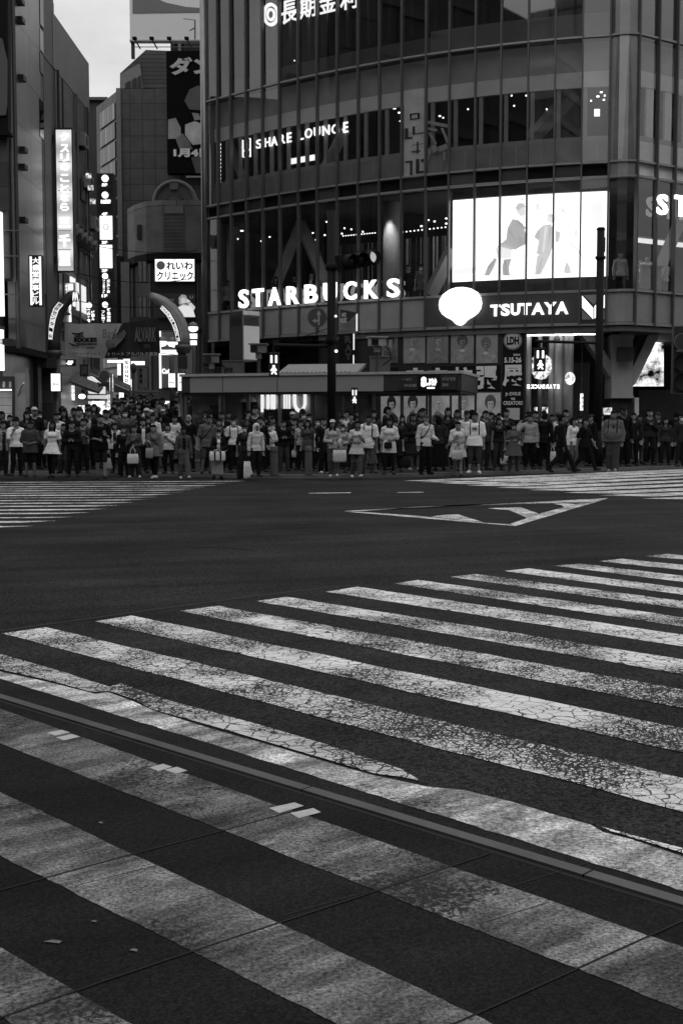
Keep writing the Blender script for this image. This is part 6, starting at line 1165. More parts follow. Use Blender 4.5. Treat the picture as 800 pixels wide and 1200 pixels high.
        out[{'dress': 'dress', 'jacket': 'jacket', 'tee': 'shirt', 'vest': 'shirt', 'long': 'jumper', 'shirt': 'shirt', 'tunic': 'shirt'}[tk]] = surf(ftop, lo, hi, vx) + ('top',)
        if sp.get('inner') is not None:
            U2 = union(torso(.006), .03)
            out['undershirt'] = surf(lambda X, Y, Z: np.maximum(np.maximum(U2(X, Y, Z), .5 * H + dz - Z), -(np.sqrt((X - nb[0]) ** 2 + (Y - nb[1] + .02) ** 2 + (Z - nb[2]) ** 2) - .075)), lo, hi, vx) + ('inner',)
        if sp.get('straps'):
            U3 = union(torso(e + .007) + arm(1, e + .01, .3) + arm(-1, e + .01, .3), .03)
            if sp['straps'] == 'pack':
                for s in (1, -1): out['strap%d' % s] = surf(lambda X, Y, Z, s=s: np.maximum(np.maximum(U3(X, Y, Z), np.abs(X - s * .118) - .021), .62 * H + dz - Z), lo, hi, vx) + ('strap',)
                bk = ell(J['chest'] + np.array((0, .19, -.06)), (.15, .09, .22))
                out['rucksack'] = surf(bk, lo, hi + (0, .15, 0), vx * 1.3) + ('strap',)
            else:
                sg = sp['straps']; c = J['chest'] + np.array((0, 0, -.03)); nx, nz_ = .82 * sg, .57
                out['strap'] = surf(lambda X, Y, Z: np.maximum(np.maximum(U3(X, Y, Z), np.abs((X - c[0]) * nx + (Z - c[2]) * nz_) - .019), np.maximum(Z - .845 * H - dz, .55 * H + dz - Z)), lo, hi, vx) + ('strap',)
    # ---- bottom
    bk_ = sp.get('bot', 'trousers'); wide = sp.get('wide', .012)
    if bk_ in ('trousers', 'shorts', 'leggings'):
        fr = {'trousers': .97, 'shorts': sp.get('slen', .48), 'leggings': .93}[bk_]
        if bk_ == 'leggings': wide = .004
        fs = [cone(J['pel'] + (0, .012, .03), J['pel'] + (0, .012, -.03), .100 * fat + .008, .098 * fat + .01, 1.25, 1.05)]
        for s in (1, -1): fs += leg(s, .008 + wide * .5, fr, .01 + wide)
        U4 = union(fs, .03); out['trousers' if bk_ != 'shorts' else 'shorts'] = surf(lambda X, Y, Z: np.maximum(U4(X, Y, Z) + wrk(X, Y, Z, .003), Z - .585 * H - dz), lo, hi, vx) + ('bot',)
    elif bk_ == 'skirt':
        hz = sp.get('shem', .28) * H + dz; wz = .585 * H + dz; kr = sp.get('skflare', .10); c0 = J['pel']; nf = 9
        def fsk(X, Y, Z):
            t = np.clip((wz - Z) / (wz - hz), 0, 1); r = .100 + .03 * np.sqrt(t) + kr * t; an = np.arctan2(Y, X)
            d = np.sqrt((X / 1.2) ** 2 + (Y - .01) ** 2) - r * (1 + .07 * t * np.sin(nf * an + ph)) ; return np.maximum(np.maximum(d, Z - wz), hz - Z)
        out['skirt'] = surf(fsk, lo - (.1, .1, 0), hi + (.1, .1, 0), vx) + ('bot',)
    # ---- shoes
    for s in (1, -1):
        U5 = union(foot(s, .009), .02); an = J['an', s]; a0 = an - (.12, .26, .14); a0[2] = max(a0[2], -.03)
        sh = union(foot(s, .011), .02)
        zlow = an[2] - .078
        out['shoe%d' % s] = surf(lambda X, Y, Z: np.maximum(sh(X, Y, Z), np.maximum(Z - an[2] - .012, zlow - Z if J['ft', s][2] > -.05 else -1.)), a0, an + (.12, .1, .1), .013) + ('shoe',)
    # ---- hair
    hk = sp.get('hair', 'short'); sk = union([ell(hd + np.array((0, .018, .032)), (.089, .110, .112)), ell(hd + np.array((0, .05, -.03)), (.078, .075, .09))], .03)
    l0, h0 = hd - (.17, .18, .2), hd + (.17, .22, .19)
    fcut = lambda X, Y, Z, lim=.055, back=-.02: np.maximum((hd[2] + lim) - Z, -1.) * 0 + np.minimum((Y - hd[1] - back) , 1.)
    def hair(X, Y, Z):
        d = sk(X, Y, Z) + .004 * np.sin(90 * X + 40 * Z + ph) * np.sin(70 * Y - 30 * Z)
        front = np.minimum(-(Y - hd[1] - .0) - 0., -(Z - hd[2] - .052 - .25 * np.abs(X) * 0))    # region in front of the ears and under the hairline
        d = np.maximum(d, front); return d
    if hk == 'short': fn = lambda X, Y, Z: np.maximum(hair(X, Y, Z), hd[2] - .055 - Z)
    elif hk == 'bob': fn = union([hair] + [cone(hd + np.array((s * .062, .012, .03)), hd + np.array((s * .068, .02, -.10)), .036, .030) for s in (1, -1)] + [cone(hd + np.array((0, .06, .02)), hd + np.array((0, .06, -.10)), .065, .06, 1.2)], .02)
    elif hk == 'long': l0 = hd - (.2, .2, .42); fn = union([hair] + [cone(hd + np.array((s * .062, .0, .03)), hd + np.array((s * .082, -.035, -.30)), .036, .026) for s in (1, -1)] + [cone(hd + np.array((0, .06, .02)), hd + np.array((0, .10, -.32)), .068, .065, 1.3)], .02)
    elif hk == 'tied': fn = union([hair, ell(hd + np.array((0, .13, .03)), (.045, .05, .055))], .02)
    elif hk == 'hood': l0 = hd - (.2, .2, .3); fn = lambda X, Y, Z: np.maximum(union([ell(hd + np.array((0, .03, .025)), (.112, .125, .135)), cone(hd + np.array((0, .03, -.05)), J['neck'] + (0, .02, -.02), .10, .12)], .04)(X, Y, Z), -ell(hd + np.array((0, -.10, -.01)), (.068, .10, .098))(X, Y, Z))
    else: fn = None
    if fn is not None and hk != 'hood': out['hair'] = surf(fn, l0, h0, .0135) + ('hair',)
    if hk == 'hood': out['hood'] = surf(fn, l0, h0, .0135) + ('top',)
    if sp.get('cap') is not None:
        cp = union([ell(hd + np.array((0, .014, .055)), (.092, .108, .088))], .01)
        br = ell(hd + np.array((0, -.105, .062)), (.075, .085, .012))
        out['cap'] = surf(lambda X, Y, Z: np.minimum(np.maximum(cp(X, Y, Z), hd[2] + .055 - Z), br(X, Y, Z)), l0, h0, .012) + ('cap',)
    if sp.get('mask'):
        mm = union([ell(hd + np.array((0, -.022, -.045)), (.062, .074, .08)), ell(hd + np.array((0, .012, .026)), (.079, .097, .103)), ell(hd + np.array((0, -.1, -.03)), (.02, .022, .03))], .02)
        ml = .0 if sp['mask'] == 1 else -.05
        out['face_mask'] = surf(lambda X, Y, Z: np.maximum(np.maximum(mm(X, Y, Z), Z - hd[2] + .018 - ml), np.maximum(hd[2] - .10 + ml * .4 - Z, Y - hd[1] + .03)), l0, h0, .011) + ('mask',)
    if 'phone' in (sp.get('armR'), sp.get('armL')) and sp.get('ph', 1):
        s = 1 if sp.get('armR') == 'phone' else -1; c = J['wr', s] + J['hd', s] * .09 + np.array((0, -.02, .03))
        out['PHONE'] = c
    out['J'] = J
    return out
_ND = lambda s: s.rstrip('-0123456789')
def skin(v): return mat(v, .5, 0, .08, 9., 0, .4)
def cloth(v): return mat(v, .88, 0, .22, 14., .25, .15)
def build_person(sp, label=None, group=None):
    g = person_geo(sp); v, f, mi = g['body']
    tone = {'top': cloth(sp.get('ct', .1) * (.62 if sp.get('ct', .1) < .25 else 1.)), 'inner': cloth(sp.get('inner') or .02), 'bot': cloth(sp.get('cb', .03) * (.62 if sp.get('cb', .03) < .2 else .9)), 'hair': mat(sp.get('ch', .006), .8, 0, .3, 30., .2, .08), 'shoe': cloth(sp.get('cs', .04)),
            'strap': cloth(sp.get('cst', .012)), 'mask': cloth(.75), 'cap': cloth(sp.get('cap') or .03)}
    root = mk('person', v, f, [skin(sp.get('sk', .22) * 1.05), mat(.03, .5, 0, 0)], None, True)
    root.data.polygons.foreach_set('material_index', mi)
    for k, q in g.items():
        if k in ('body', 'J', 'PHONE') or len(q[0]) == 0: continue
        mk(_ND(k), q[0], q[1], tone[q[2]], root, True)
    if label: tag(root, label, 'person', group)
    return root, g
def copy_tree(o, parent=None):
    c = o.copy(); COL.objects.link(c)
    if parent is not None: c.parent = parent
    for ch in o.children: copy_tree(ch, c)
    return c
# ------------------------------------------------------------------ the crowd at the kerb: everyone in front is an individual
def ground_at(x, y): return street_z(x, y) if y > 36 and x < -5.3 else PZ
BAGS = []
def put(label, px, ytop, yfeet, yaw=0., z=None, bag=None, **sp):
    g = G(px, yfeet, PZ if z is None else z); sp.setdefault('seed', len(BAGS) + int(px))
    root, geo = build_person(sp, label, 'people waiting at the far kerb')
    h = (ray(px, ytop)[1] - ray(px, yfeet)[1]) * g.y; k = h / 1.725
    root.location = g; root.scale = (k, k, k); yaw += random.uniform(-.42, .42); root.rotation_euler = (random.uniform(-.03, .04), random.uniform(-.035, .035), yaw)
    if bag:
        s, blab, bw_, bh_, v, strap = bag; wr = geo['J']['wr', s] + geo['J']['hd', s] * .09; wq = Matrix.Rotation(yaw, 3, 'Z') @ (Vector(wr) * k) + g; BAGS.append((blab, wq, bw_, bh_, v, strap, yaw))
    if 'PHONE' in geo:
        wq = Matrix.Rotation(yaw, 3, 'Z') @ (Vector(geo['PHONE']) * k) + g
        S = thing('phone', wq, 'dark phone held by the ' + ' '.join(label.split(',')[0].split(' reading')[0].split(' looking')[0].split()[:11]), 'phone'); o = MB().box((0, 0, 0), (.07, .012, .14), M=Matrix.Rotation(-.7, 3, 'X')).build('case', mat(.01, .3), S); o.matrix_parent_inverse = Matrix(); 
        o2 = MB().box((0, .008, .006), (.062, .004, .128), M=Matrix.Rotation(-.7, 3, 'X')).build('screen', mat(.05, .15), S); o2.matrix_parent_inverse = Matrix(); S.rotation_euler.z = yaw
    BAGS.append(None) if not bag else None
    return root
W = dict
put('man in an open light jacket over black, cut by the left edge', 3, 492, 557.5, .4, top='jacket', open=1, inner=.02, ct=.26, cb=.03, armL='down', armR='down', wide=.02, bag=(1, 'small white paper carrier hanging beside the leftmost man', .17, .30, .45, 1))
put('man in a white T-shirt and black trousers with a hand at his mouth', 20, 489, 558, .3, top='tee', ct=0.78, cb=.012, armR='relax', armL='face', loose=.012)
put('man in a baggy grey T-shirt and black shorts', 36, 492, 559, .1, top='tee', ct=.085, cb=.010, bot='shorts', armL='clasp', armR='clasp', loose=.02, fat=1.12, hem=.43, sk=.12)
put('woman in a white cardigan and flared white top stepping off the kerb', 61, 492, 560, .1, z=.02, fem=1, top='tunic', ct=0.78, hem=.41, flare=.09, sl=1, bot='leggings', cb=.014, hair='long', stride=.45, armL='down', armR='down', sk=.12, loose=.006)
put('woman in wide grey trousers half hidden beside the walking woman in white', 75, 495, 555, .0, fem=1, top='long', ct=.03, cb=.085, wide=.05, hair='bob', armR='clasp')
put('person in black with folded arms left of the tall man reading a phone', 86, 492, 558.5, -.1, top='long', ct=.014, cb=.014, armL='fold', armR='fold')
put('person in a sleeveless top with a dark rucksack strap near the left', 98, 489, 554, .2, top='vest', ct=.10, cb=.012, straps='pack', hair='short', armR='phone')
put('tall man in a black T-shirt and dark shorts reading his phone', 119, 485, 561, -.1, z=.02, top='tee', ct=.008, bot='shorts', cb=.03, slen=.52, sk=.22, armR='phone', armL='clasp', stride=.25, cs=.05, hem=.44, loose=.012)
put('person in a dark apron over white sleeves behind the tall man', 137, 494, 554, .0, top='shirt', ct=0.62, cb=.012, open=1, inner=.02, armR='clasp', bag=(-1, 'pale soft bag hanging between the tall man and the cardigan woman', .22, .30, .35, 1), hair='bob')
put('woman in plain black beside the woman carrying a square tote', 146, 498, 559.5, .1, fem=1, top='long', ct=.012, cb=.012, wide=.04, hair='bob')
put('woman in a grey cardigan and wide dark trousers with a square tote', 158.5, 497, 560, .05, fem=1, top='long', ct=.10, cb=.035, wide=.05, hair='tied', armL='chest', armR='clasp', cs=.5, bag=(1, 'square pale tote on the arm of the woman in a grey cardigan', .27, .24, .55, 1), sk=.2)
put('man in a black suit and open white shirt standing behind', 167, 489, 554, .0, top='jacket', open=1, inner=.62, ct=.010, cb=.010)
put('woman in a loose pale jacket with a dark cross strap and white shoes', 182, 497, 561, -.2, z=.02, fem=1, top='jacket', ct=.22, hem=.40, flare=.07, bot='leggings', cb=.010, hair='tied', straps=1, armL='phone', armR='down', cs=.62, stride=.3, ph=0, loose=.02, bag=(-1, 'crumpled pale bag held by the woman with the dark cross strap', .20, .26, .28, 1))
put('woman in a white blouse and black trousers right of the pale jacket', 198, 495, 555, .1, fem=1, top='shirt', ct=0.53, cb=.012, hair='bob', armR='chest')
put('man in an open denim jacket and light wide trousers walking', 216, 500, 561, .05, z=.02, top='jacket', open=1, inner=.008, ct=.12, cb=.16, wide=.035, stride=.35, armR='down', armL='down', cs=.6, hair='short', sk=.05)
put('bald man in black waving one arm above the crowd', 222, 484, 553, .0, top='tee', ct=.012, cb=.014, hair='none', armL='raise', sk=.22)
put('man in a grey shirt and grey shorts with a dark chest strap', 242, 485, 555.5, .1, top='tee', ct=.17, cb=.10, bot='shorts', straps=-1, hem=.45, sk=.14, cs=.02, loose=.012)
put('dark haired woman whose face shows behind the striped bag carrier', 256, 489, 554, .0, fem=1, top='long', ct=.08, cb=.02, hair='bob', sk=.24)
put('masked woman in a dark cardigan and long pale skirt', 255, 502, 561.5, .0, z=.02, fem=1, top='jacket', open=1, inner=.6, ct=.014, bot='skirt', cb=.28, shem=.09, skflare=.05, hair='tied', mask=1, armL='clasp', armR='clasp', cs=.01, bag=(1, 'boxy striped white bag carried by the woman in a long pale skirt', .40, .24, .6, 0))
put('masked person in black squeezed behind the striped bag', 266, 497, 554, .0, fem=1, top='long', ct=.012, cb=.012, mask=1, hair='bob')
put('masked man in a white T-shirt with a dark shoulder strap', 275, 488, 554, .0, top='tee', ct=0.62, cb=.012, straps='pack', mask=1, armR='down', loose=.012)
put('masked woman in black with grey sleeves and cropped trousers', 286, 496, 561, .0, z=.02, fem=1, top='tee', ct=.025, cb=.03, wide=.06, hair='tied', mask=1, armL='relax', armR='relax', sk=.10, cs=.01)
put('person in a white hoodie with the hood up', 299, 495, 558.5, .35, top='long', ct=0.56, cb=.02, hair='hood', armR='down', armL='down', wide=.02, bag=(-1, 'long white tote with dark handles beside the white hoodie', .24, .42, .6, 1), sk=.16)
put('man in black whose head shows above the white hoodie', 306, 487, 553, .1, top='long', ct=.012, cb=.012)
put('masked youth in a white T-shirt with a slanting strap', 316, 495, 552.5, .1, top='tee', ct=0.69, cb=.014, mask=1, straps=1, armR='clasp', loose=.015, hair='short')
put('man in a black top and grey trousers with folded arms', 333, 491, 552, .2, top='long', ct=.012, cb=.075, armL='fold', armR='fold', wide=.02)
put('man in dark clothes reading a phone beside the folded arms man', 344, 489, 550.5, -.2, top='long', ct=.025, cb=.012, armR='phone', hair='short')
put('person in a pale top turned sideways behind the dome topped bollard', 353, 491, 551, -.8, top='tee', ct=.40, cb=.03, armR='phone', ph=0, bag=(-1, 'small white shopping bag behind the dome topped bollard', .22, .2, .6, 0))
put('woman with long dark hair in a loose grey blouse behind a bollard', 361, 490.5, 552, .1, fem=1, top='tunic', ct=.10, bot='trousers', cb=.02, hair='long', hem=.40, flare=.03, loose=.012)
put('masked dark haired man holding a white paper in the middle', 371, 489, 552, .0, top='long', ct=.03, cb=.012, mask=1, armR='chest', bag=(1, 'tilted white paper bag against the man in dark clothes', .16, .38, .62, 0))
put('man in a long black coat and white shoes', 380, 488, 555, .3, top='jacket', ct=.012, hem=.36, cb=.010, wide=.03, cs=.55, hair='short')
put('long haired woman in a pale cap with a white tote', 391, 491, 559, .15, fem=1, top='long', ct=.36, cb=.13, wide=.03, hair='long', cap=.5, armR='bag', armL='clasp', cs=.55, stride=.25, bag=(1, 'slouchy white tote in front of the woman in a cap', .33, .30, .5, 1), sk=.2)
put('masked girl in a grey top and black skirt behind the cap woman', 400, 496, 554, -.1, fem=1, top='long', ct=.28, bot='skirt', cb=.012, shem=.12, skflare=.07, hair='bob', mask=1, armR='clasp')
put('woman in an open white overshirt looking at her phone mid stride', 417, 492, 560, .2, z=.02, fem=1, top='tunic', ct=0.53, cb=.12, hem=.40, flare=.06, hair='bob', armR='phone', armL='clasp', stride=.4, cs=.6, wide=.02, sk=.12)
put('man in a white T-shirt with black rucksack straps near the middle', 430, 485, 555, .0, top='tee', ct=0.72, cb=.13, straps='pack', loose=.018, hem=.43, sk=.10)
put('small child in a grey top and pale skirt holding a hand', 437, 511, 555, .1, fem=1, top='vest', ct=.16, bot='skirt', cb=.15, shem=.27, skflare=.08, hair='bob', armR='bag', sk=.2)
put('woman in a long white T-shirt dress and dark leggings', 455.5, 488, 556, -.1, fem=1, top='dress', ct=0.62, bot='leggings', cb=.02, hair='long', armR='clasp', armL='down', hem=.38, loose=.02, sk=.14, bag=(1, 'small black bag held by the woman in a white dress', .20, .16, .012, 0))
put('woman in a black dress with a large black shoulder bag', 465, 491, 553, .1, fem=1, top='dress', ct=.012, bot='leggings', cb=.02, hair='tied', hem=.30, flare=.06, sk=.22, bag=(1, 'large black shoulder bag right of the woman in a white dress', .36, .30, .012, 1))
put('person in dark layers with bare pale legs near the portrait posters', 485, 483, 551.5, .3, top='long', ct=.02, bot='skirt', cb=.03, shem=.28, skflare=.06, hair='bob', armR='clasp', armL='fold', sk=.12, cs=.3)
put('grey haired man with lowered mask, pale shirt and black trousers', 498, 484.5, 556, .05, top='shirt', ct=0.53, cb=.008, straps=-1, mask=2, armL='down', armR='bag', wide=.025, ch=.05, cs=.01, sk=.2)
put('person in a dark grey top and long black wide skirt seen from behind', 515, 486, 551.5, 2.8, fem=1, top='long', ct=.035, bot='skirt', cb=.007, shem=.08, skflare=.10, hair='bob', armR='relax')
put('woman in an oversized pale T-shirt dress looking at a phone', 536, 493, 558, .1, z=.0, fem=1, top='dress', ct=0.56, bot='shorts', slen=.3, cb=.3, hair='tied', armL='phone', armR='clasp', hem=.34, loose=.035, flare=.05, stride=.45, sk=.22, cs=.08, bag=(1, 'pale canvas tote in front of the woman in the oversized dress', .30, .26, .5, 1))
put('bearded man in a dark cap behind the woman with the phone', 544.5, 479.5, 552, .0, top='tee', ct=0.56, cb=.012, cap=.012, sk=.16)
put('dark haired person with glasses in black behind the oversized dress', 543, 489, 551, .1, top='long', ct=.012, cb=.008, hair='bob')
S_ = put('sturdy man in a printed white T-shirt with black straps and grey trousers', 555, 481.5, 555, .0, top='tee', ct=0.72, cb=.055, straps='pack', fat=1.15, loose=.02, wide=.02, cs=.6, hem=.45, sk=.15, slen=.7, bot='shorts')
put('man in a grey shirt and grey trousers right of the printed T-shirt', 566, 479.5, 551, .2, top='shirt', ct=.06, cb=.05, wide=.012, sk=.2)
put('woman in a dark vest and grey jeans', 583, 488, 551.5, .1, fem=1, top='vest', ct=.014, cb=.045, hair='bob', wide=.006, armL='down', sk=.12, bag=(1, 'white patterned bag held low beside the woman in a dark vest', .30, .28, .6, 1))
put('person wrapped in a grey shawl holding a child close', 601, 495, 552, .1, fem=1, top='tunic', ct=.13, hem=.32, flare=.10, cb=.06, hair='bob', armL='fold', armR='bag', loose=.03, sk=.22)
put('man in a pale sweatshirt scratching the back of his head', 619.5, 484, 550, .0, top='long', ct=.30, cb=.010, armL='behind', armR='down', wide=.006, loose=.012, sk=.2)
put('man in black with a rucksack turned away behind the striding man', 637, 482, 550, 2.4, top='jacket', ct=.010, cb=.010, hair='short', bag=(-1, 'white plastic bag hanging behind the striding man in black', .20, .30, .55, 1))
put('striding man in a black jacket seen side on', 657, 480.5, 553.5, 1.25, top='jacket', ct=.008, cb=.010, stride=1.0, armR='relax', armL='down', hair='short', wide=.02, sk=.12, cs=.01, open=1, inner=.12)
put('woman in a white shirt and pale trousers behind the black T-shirt', 670, 488, 551, .3, fem=1, top='shirt', ct=0.69, cb=.18, wide=.03, armR='face', hair='bob', sk=.2)
put('striding bearded man in a black T-shirt', 684.5, 487, 552, .95, top='tee', ct=.007, cb=.008, stride=.85, armR='fwd', armL='back', hair='short', sk=.16, wide=.015, loose=.012, hem=.45, cs=.02)
M_ = put('heavy man in a grey sweatshirt with dark chest emblem walking', 717, 480.5, 553, .05, z=.06, top='long', ct=.17, cb=.075, fat=1.32, belly=.05, straps='pack', wide=.045, stride=.3, armL='down', armR='relax', loose=.02, sk=.13, cs=.3)
put('tall man in a black cap and black coat behind the heavy man', 729, 475, 547, .0, top='jacket', ct=.008, cb=.008, cap=.008, sk=.08)
put('person with a dark bob beside the black capped man', 740, 482, 546, .2, top='long', ct=.02, cb=.012, hair='bob')
put('woman in a black cardigan and grey knee length skirt', 746.5, 484.5, 543.5, -.1, fem=1, top='jacket', open=1, inner=.25, ct=.010, bot='skirt', cb=.065, shem=.27, skflare=.02, hair='bob', armL='face', armR='clasp', sk=.12, cs=.01, bag=(1, 'dark slouchy bag on the arm of the woman in a grey skirt', .28, .24, .012, 1))
put('long haired woman in a white cardigan beside the right bollard', 762, 483.5, 541.5, .0, fem=1, top='jacket', open=1, inner=.3, ct=0.62, bot='trousers', cb=.008, hair='long', wide=.04, armL='clasp', armR='down', hem=.5, sk=.16, bag=(-1, 'round pale bag held by the woman in a white cardigan', .26, .28, .30, 1))
put('person in black trousers and jacket turned away at the right edge', 790, 481, 541, 2.6, top='jacket', ct=.010, cb=.008, hair='short', wide=.04, armR='clasp', cs=.35)
put('person in grey partly cut by the right edge', 802, 484, 541, .2, top='long', ct=.14, cb=.06, hair='bob')
# print on the T-shirt and the emblem are sewn on as parts
def chest_patch(root, name, polys, v, zz, yy, r):
    mb = MB()
    for pl in polys: mb.prism([Vector((x, yy - .0, z)) for x, z in pl], (0, .05, 0))
    o = mb.build(name, mat(v, .8), root)
chest_patch(S_, 'shirt_print', [[(-.06, 1.27), (.06, 1.27), (.06, 1.245), (-.06, 1.245)], [(-.07, 1.235), (.07, 1.22), (.07, 1.205), (-.07, 1.22)]], .12, 0, -.185, 0)
chest_patch(M_, 'emblem', [[(-.005, 1.30), (.05, 1.30), (.055, 1.22), (-.0, 1.22), (.0, 1.24), (.03, 1.25), (.03, 1.28), (-.005, 1.28)]], .015, 0, -.215, 0)
# bags are things of their own
def build_bag(blab, p, bw_, bh_, v, strap, yaw):
    S = thing('bag', p, blab, 'bag'); hd_ = .17 if strap else .04; mb = MB(); d = bw_ * .26; m = cloth(v); n = 10; vs = []; lv = ((0, .86, .8), (.12, 1., 1.), (.6, 1.0, .9), (1., .92, .35))
    for z, a, b in lv: vs += [Vector((bw_ / 2 * a * (abs(math.cos(t)) ** .5) * (1 if math.cos(t) >= 0 else -1), d / 2 * b * (abs(math.sin(t)) ** .5) * (1 if math.sin(t) >= 0 else -1), -hd_ - bh_ + bh_ * z)) for t in (2 * math.pi * k / 16 for k in range(16))]
    fs = [(i * 16 + k, i * 16 + (k + 1) % 16, (i + 1) * 16 + (k + 1) % 16, (i + 1) * 16 + k) for i in range(3) for k in range(16)] + [tuple(range(16))[::-1], tuple(48 + k for k in range(16))]
    o = mb.add(vs, fs).build('bag_body', m, S, True); o.matrix_parent_inverse = Matrix()
    for s in (-1, 1):
        hm = MB().tube([(-bw_ * .22, s * d * .12, -hd_ - .01), (-bw_ * .2, s * d * .1, -hd_ * .5), (0, s * .01, .0), (bw_ * .2, s * d * .1, -hd_ * .5), (bw_ * .22, s * d * .12, -hd_ - .01)], .009, 6).build('handle', cloth(.012 if 'dark handles' in blab else v), S, True); hm.matrix_parent_inverse = Matrix()
    if 'striped' in blab:
        for k in (-1, 1): q = MB().box((k * bw_ * .18, 0, -hd_ - bh_ / 2), (bw_ * .10, d * 1.04, bh_ * .98)).build('stripe', cloth(.02), S); q.matrix_parent_inverse = Matrix()
    if 'patterned' in blab:
        for k in range(9): q = MB().ball((random.uniform(-.4, .4) * bw_, -d * .5, -hd_ - bh_ * random.uniform(.15, .85)), (.03, .012, .025), 8, 5).build('pattern_spot', cloth(.02), S, True); q.matrix_parent_inverse = Matrix()
    S.rotation_euler.z = yaw
for b in BAGS:
    if b: build_bag(*b)
# ------------------------------------------------------------------ rows behind: copies of a few people
PROTO = []
for i, sp in enumerate([W(top='tee', ct=.02, cb=.012), W(top='long', ct=.025, cb=.02, hair='bob', fem=1), W(top='shirt', ct=.28, cb=.02), W(top='jacket', open=1, inner=.4, ct=.012, cb=.012), W(top='tee', ct=0.62, cb=.03, armR='phone', ph=0), W(top='long', ct=.012, cb=.012, cap=.03), W(top='long', ct=.05, cb=.02, hair='long', fem=1), W(top='tee', ct=.04, cb=.02, straps='pack', mask=1),
                         W(top='jacket', ct=.03, cb=.02, hair='short', mask=1), W(top='long', ct=.015, cb=.015, hair='long', fem=1), W(top='tunic', ct=.12, cb=.03, hair='bob', fem=1, mask=1), W(top='tee', ct=.015, cb=.02, cap=.5), W(top='long', ct=.03, cb=.02, hair='tied', fem=1, armR='chest'), W(top='vest', ct=.03, cb=.03, armL='face')]):
    sp['vx'] = .024; sp['seed'] = 100 + i; sp['sk'] = .12 + .02 * (i % 7); r, _ = build_person(sp); PROTO.append(r)
used = [False] * len(PROTO)
def extra(x, y, label, group, hs=1.0, yaw=None, i=None, z=None):
    i = random.randrange(len(PROTO)) if i is None else i
    r = PROTO[i] if not used[i] else copy_tree(PROTO[i]); used[i] = True
    s = hs * random.uniform(.88, 1.07); r.location = (x, y, ground_at(x, y) if z is None else z); r.scale = (s * random.choice((1, -1)) if False else s, s, s); r.rotation_euler = (0, 0, random.choice((random.uniform(-.5, .5), random.uniform(-1.7, 1.7))) if yaw is None else yaw)
    tag(r, label, 'person', group); return r
pts = []
def free(x, y, d=.44): return all((x - a) ** 2 + (y - b) ** 2 > d * d for a, b in pts)
for o in COL.objects:
    if o.name.startswith('person') and o.parent is None and o.get('group') == 'people waiting at the far kerb': pts.append((o.location.x, o.location.y))
# second and third rows along the kiosk and tower
for k in range(900):
    px = random.uniform(-15, 815); y = random.uniform(33.2, 37.6) if px < 545 else random.uniform(36.2, 41.5)
    if px < 235: continue
    x = ray(px, 500)[0] * y
    kz = kn.x * (x - K0.x) + kn.y * (y - K0.y)
    if px < 548 and kz > -.45: continue
    if px > 735 and random.random() < .75: continue
    if not free(x, y, .74): continue
    if abs(x - LPX) < .35 and abs(y - LPY) < .5: continue
    pts.append((x, y)); extra(x, y, 'person half hidden behind the front row, only head and shoulders showing', 'people packed behind the front row')
nb = len(pts)
# the packed mouth of the shopping street
cnt = 0
for k in range(2600):
    y = random.uniform(33.6, 54.5); x = random.uniform(max(-10.2, ray(-12, 500)[0] * y), min(-5.0 if y < 37 else -5.9, ray(236, 500)[0] * y))
    if x / y * F + 400 < 135 and y > 40.5: continue
    if not free(x, y, .62 + (y - 34) * .014): continue
    pts.append((x, y)); extra(x, y, 'dark haired person in the packed crowd filling the shopping street mouth', 'crowd filling the shopping street'); cnt += 1
print('extras', nb, cnt)
for i, r in enumerate(PROTO):
    if not used[i]: extra(-6.5 - i * .1, 55, 'dark haired person in the packed crowd filling the shopping street mouth', 'crowd filling the shopping street')
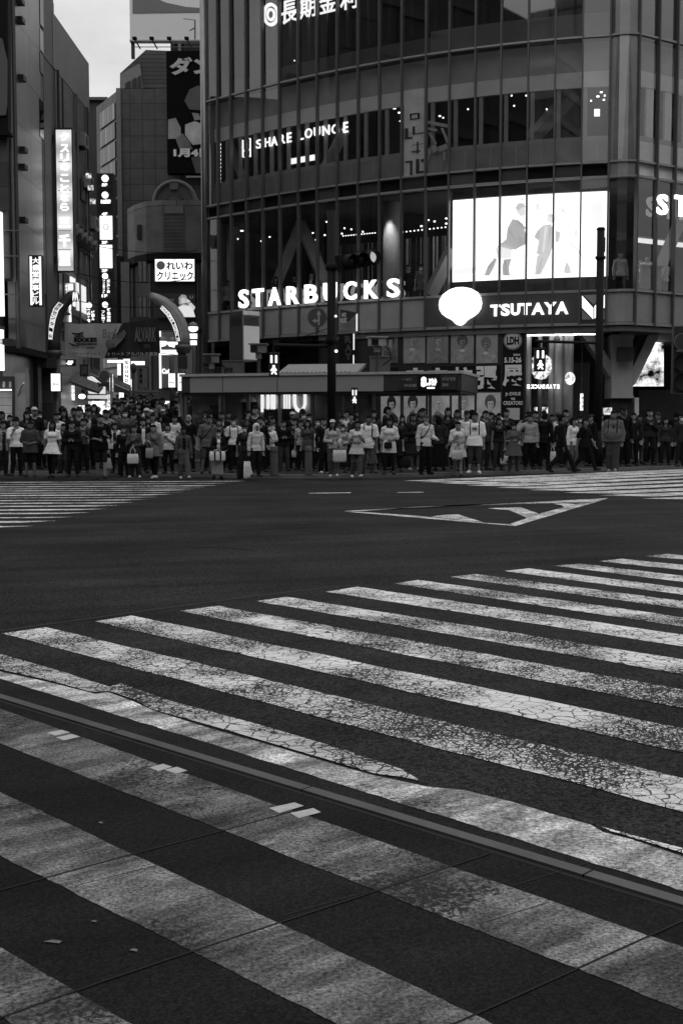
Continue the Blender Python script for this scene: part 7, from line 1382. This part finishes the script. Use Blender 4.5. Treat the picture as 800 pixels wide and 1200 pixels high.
# guests behind the glass of the second floor
for k, (px, py, d, i, lab) in enumerate(((253, 366, -1.0, 9, 'shadowy person at the far left of the coffee floor window'), (267, 364, -.8, 2, 'person standing before the lit column at left behind the glass'), (323, 358, -1.2, 6, 'long haired person behind the third glowing letter'), (345, 356, -1.2, 1, 'person behind the fourth glowing letter upstairs'), (365, 354, -1.0, 3, 'person raising a hand behind the fifth glowing letter'), (478, 349, -1.2, 5, 'dark seated looking person behind glass right of the last letter'), (492, 349, -1.4, 10, 'person in pale clothes leaning by the window above the portraits'), (726, 338, -.6, 2, 'person in a pale T-shirt filming from the corner window'), (757, 340, -.8, 4, 'person behind the counter beyond the corner window'), (778, 340, -1.3, 4, 'person in white by the railing behind the side face glass'), (750, 340, -1.6, 5, 'dark person standing left of the counter behind side glass'))):
    p = seg(px, py, d); r = copy_tree(PROTO[i]); r.location = (p.x, p.y, 5.905); r.scale = (1, 1, 1); r.rotation_euler = (0, 0, random.uniform(-.4, .4)); tag(r, lab, 'person', 'guests behind the upper glass')
S = thing('counter', (seg(765, 330, -.6).x, seg(765, 330, -.6).y, 5.9), 'grey counter front behind the side face glass upstairs', 'counter'); p, q = seg(750, 330, -.45), seg(773, 330, -.45); l = Vector((q.x - p.x, q.y - p.y, 0)); MB().box(((p.x + q.x) / 2, (p.y + q.y) / 2, 6.5), (l.length, .1, 1.2), math.atan2(l.y, l.x)).build('front', mat(.16, .6), S); MB().box(((p.x + q.x) / 2, (p.y + q.y) / 2, 7.13), (l.length + .1, .3, .05), math.atan2(l.y, l.x)).build('top', mat(.2, .6), S)
S = thing('ceiling_trough', seg(770, 275, -2.4), 'bright horizontal light trough above the counter behind the side glass', 'light'); p, q = seg(747, 281.5, -2.4), seg(800, 279, -2.4); l = Vector((q.x - p.x, q.y - p.y, 0)); MB().box(((p.x + q.x) / 2, (p.y + q.y) / 2, p.z), (l.length, .1, .16), math.atan2(l.y, l.x)).build('diffuser', glow(.9), S)
MB().box(((p.x + q.x) / 2, (p.y + q.y) / 2 + .02, p.z + .13), (l.length, .2, .06), math.atan2(l.y, l.x)).build('housing', mat(.2, .5), S)
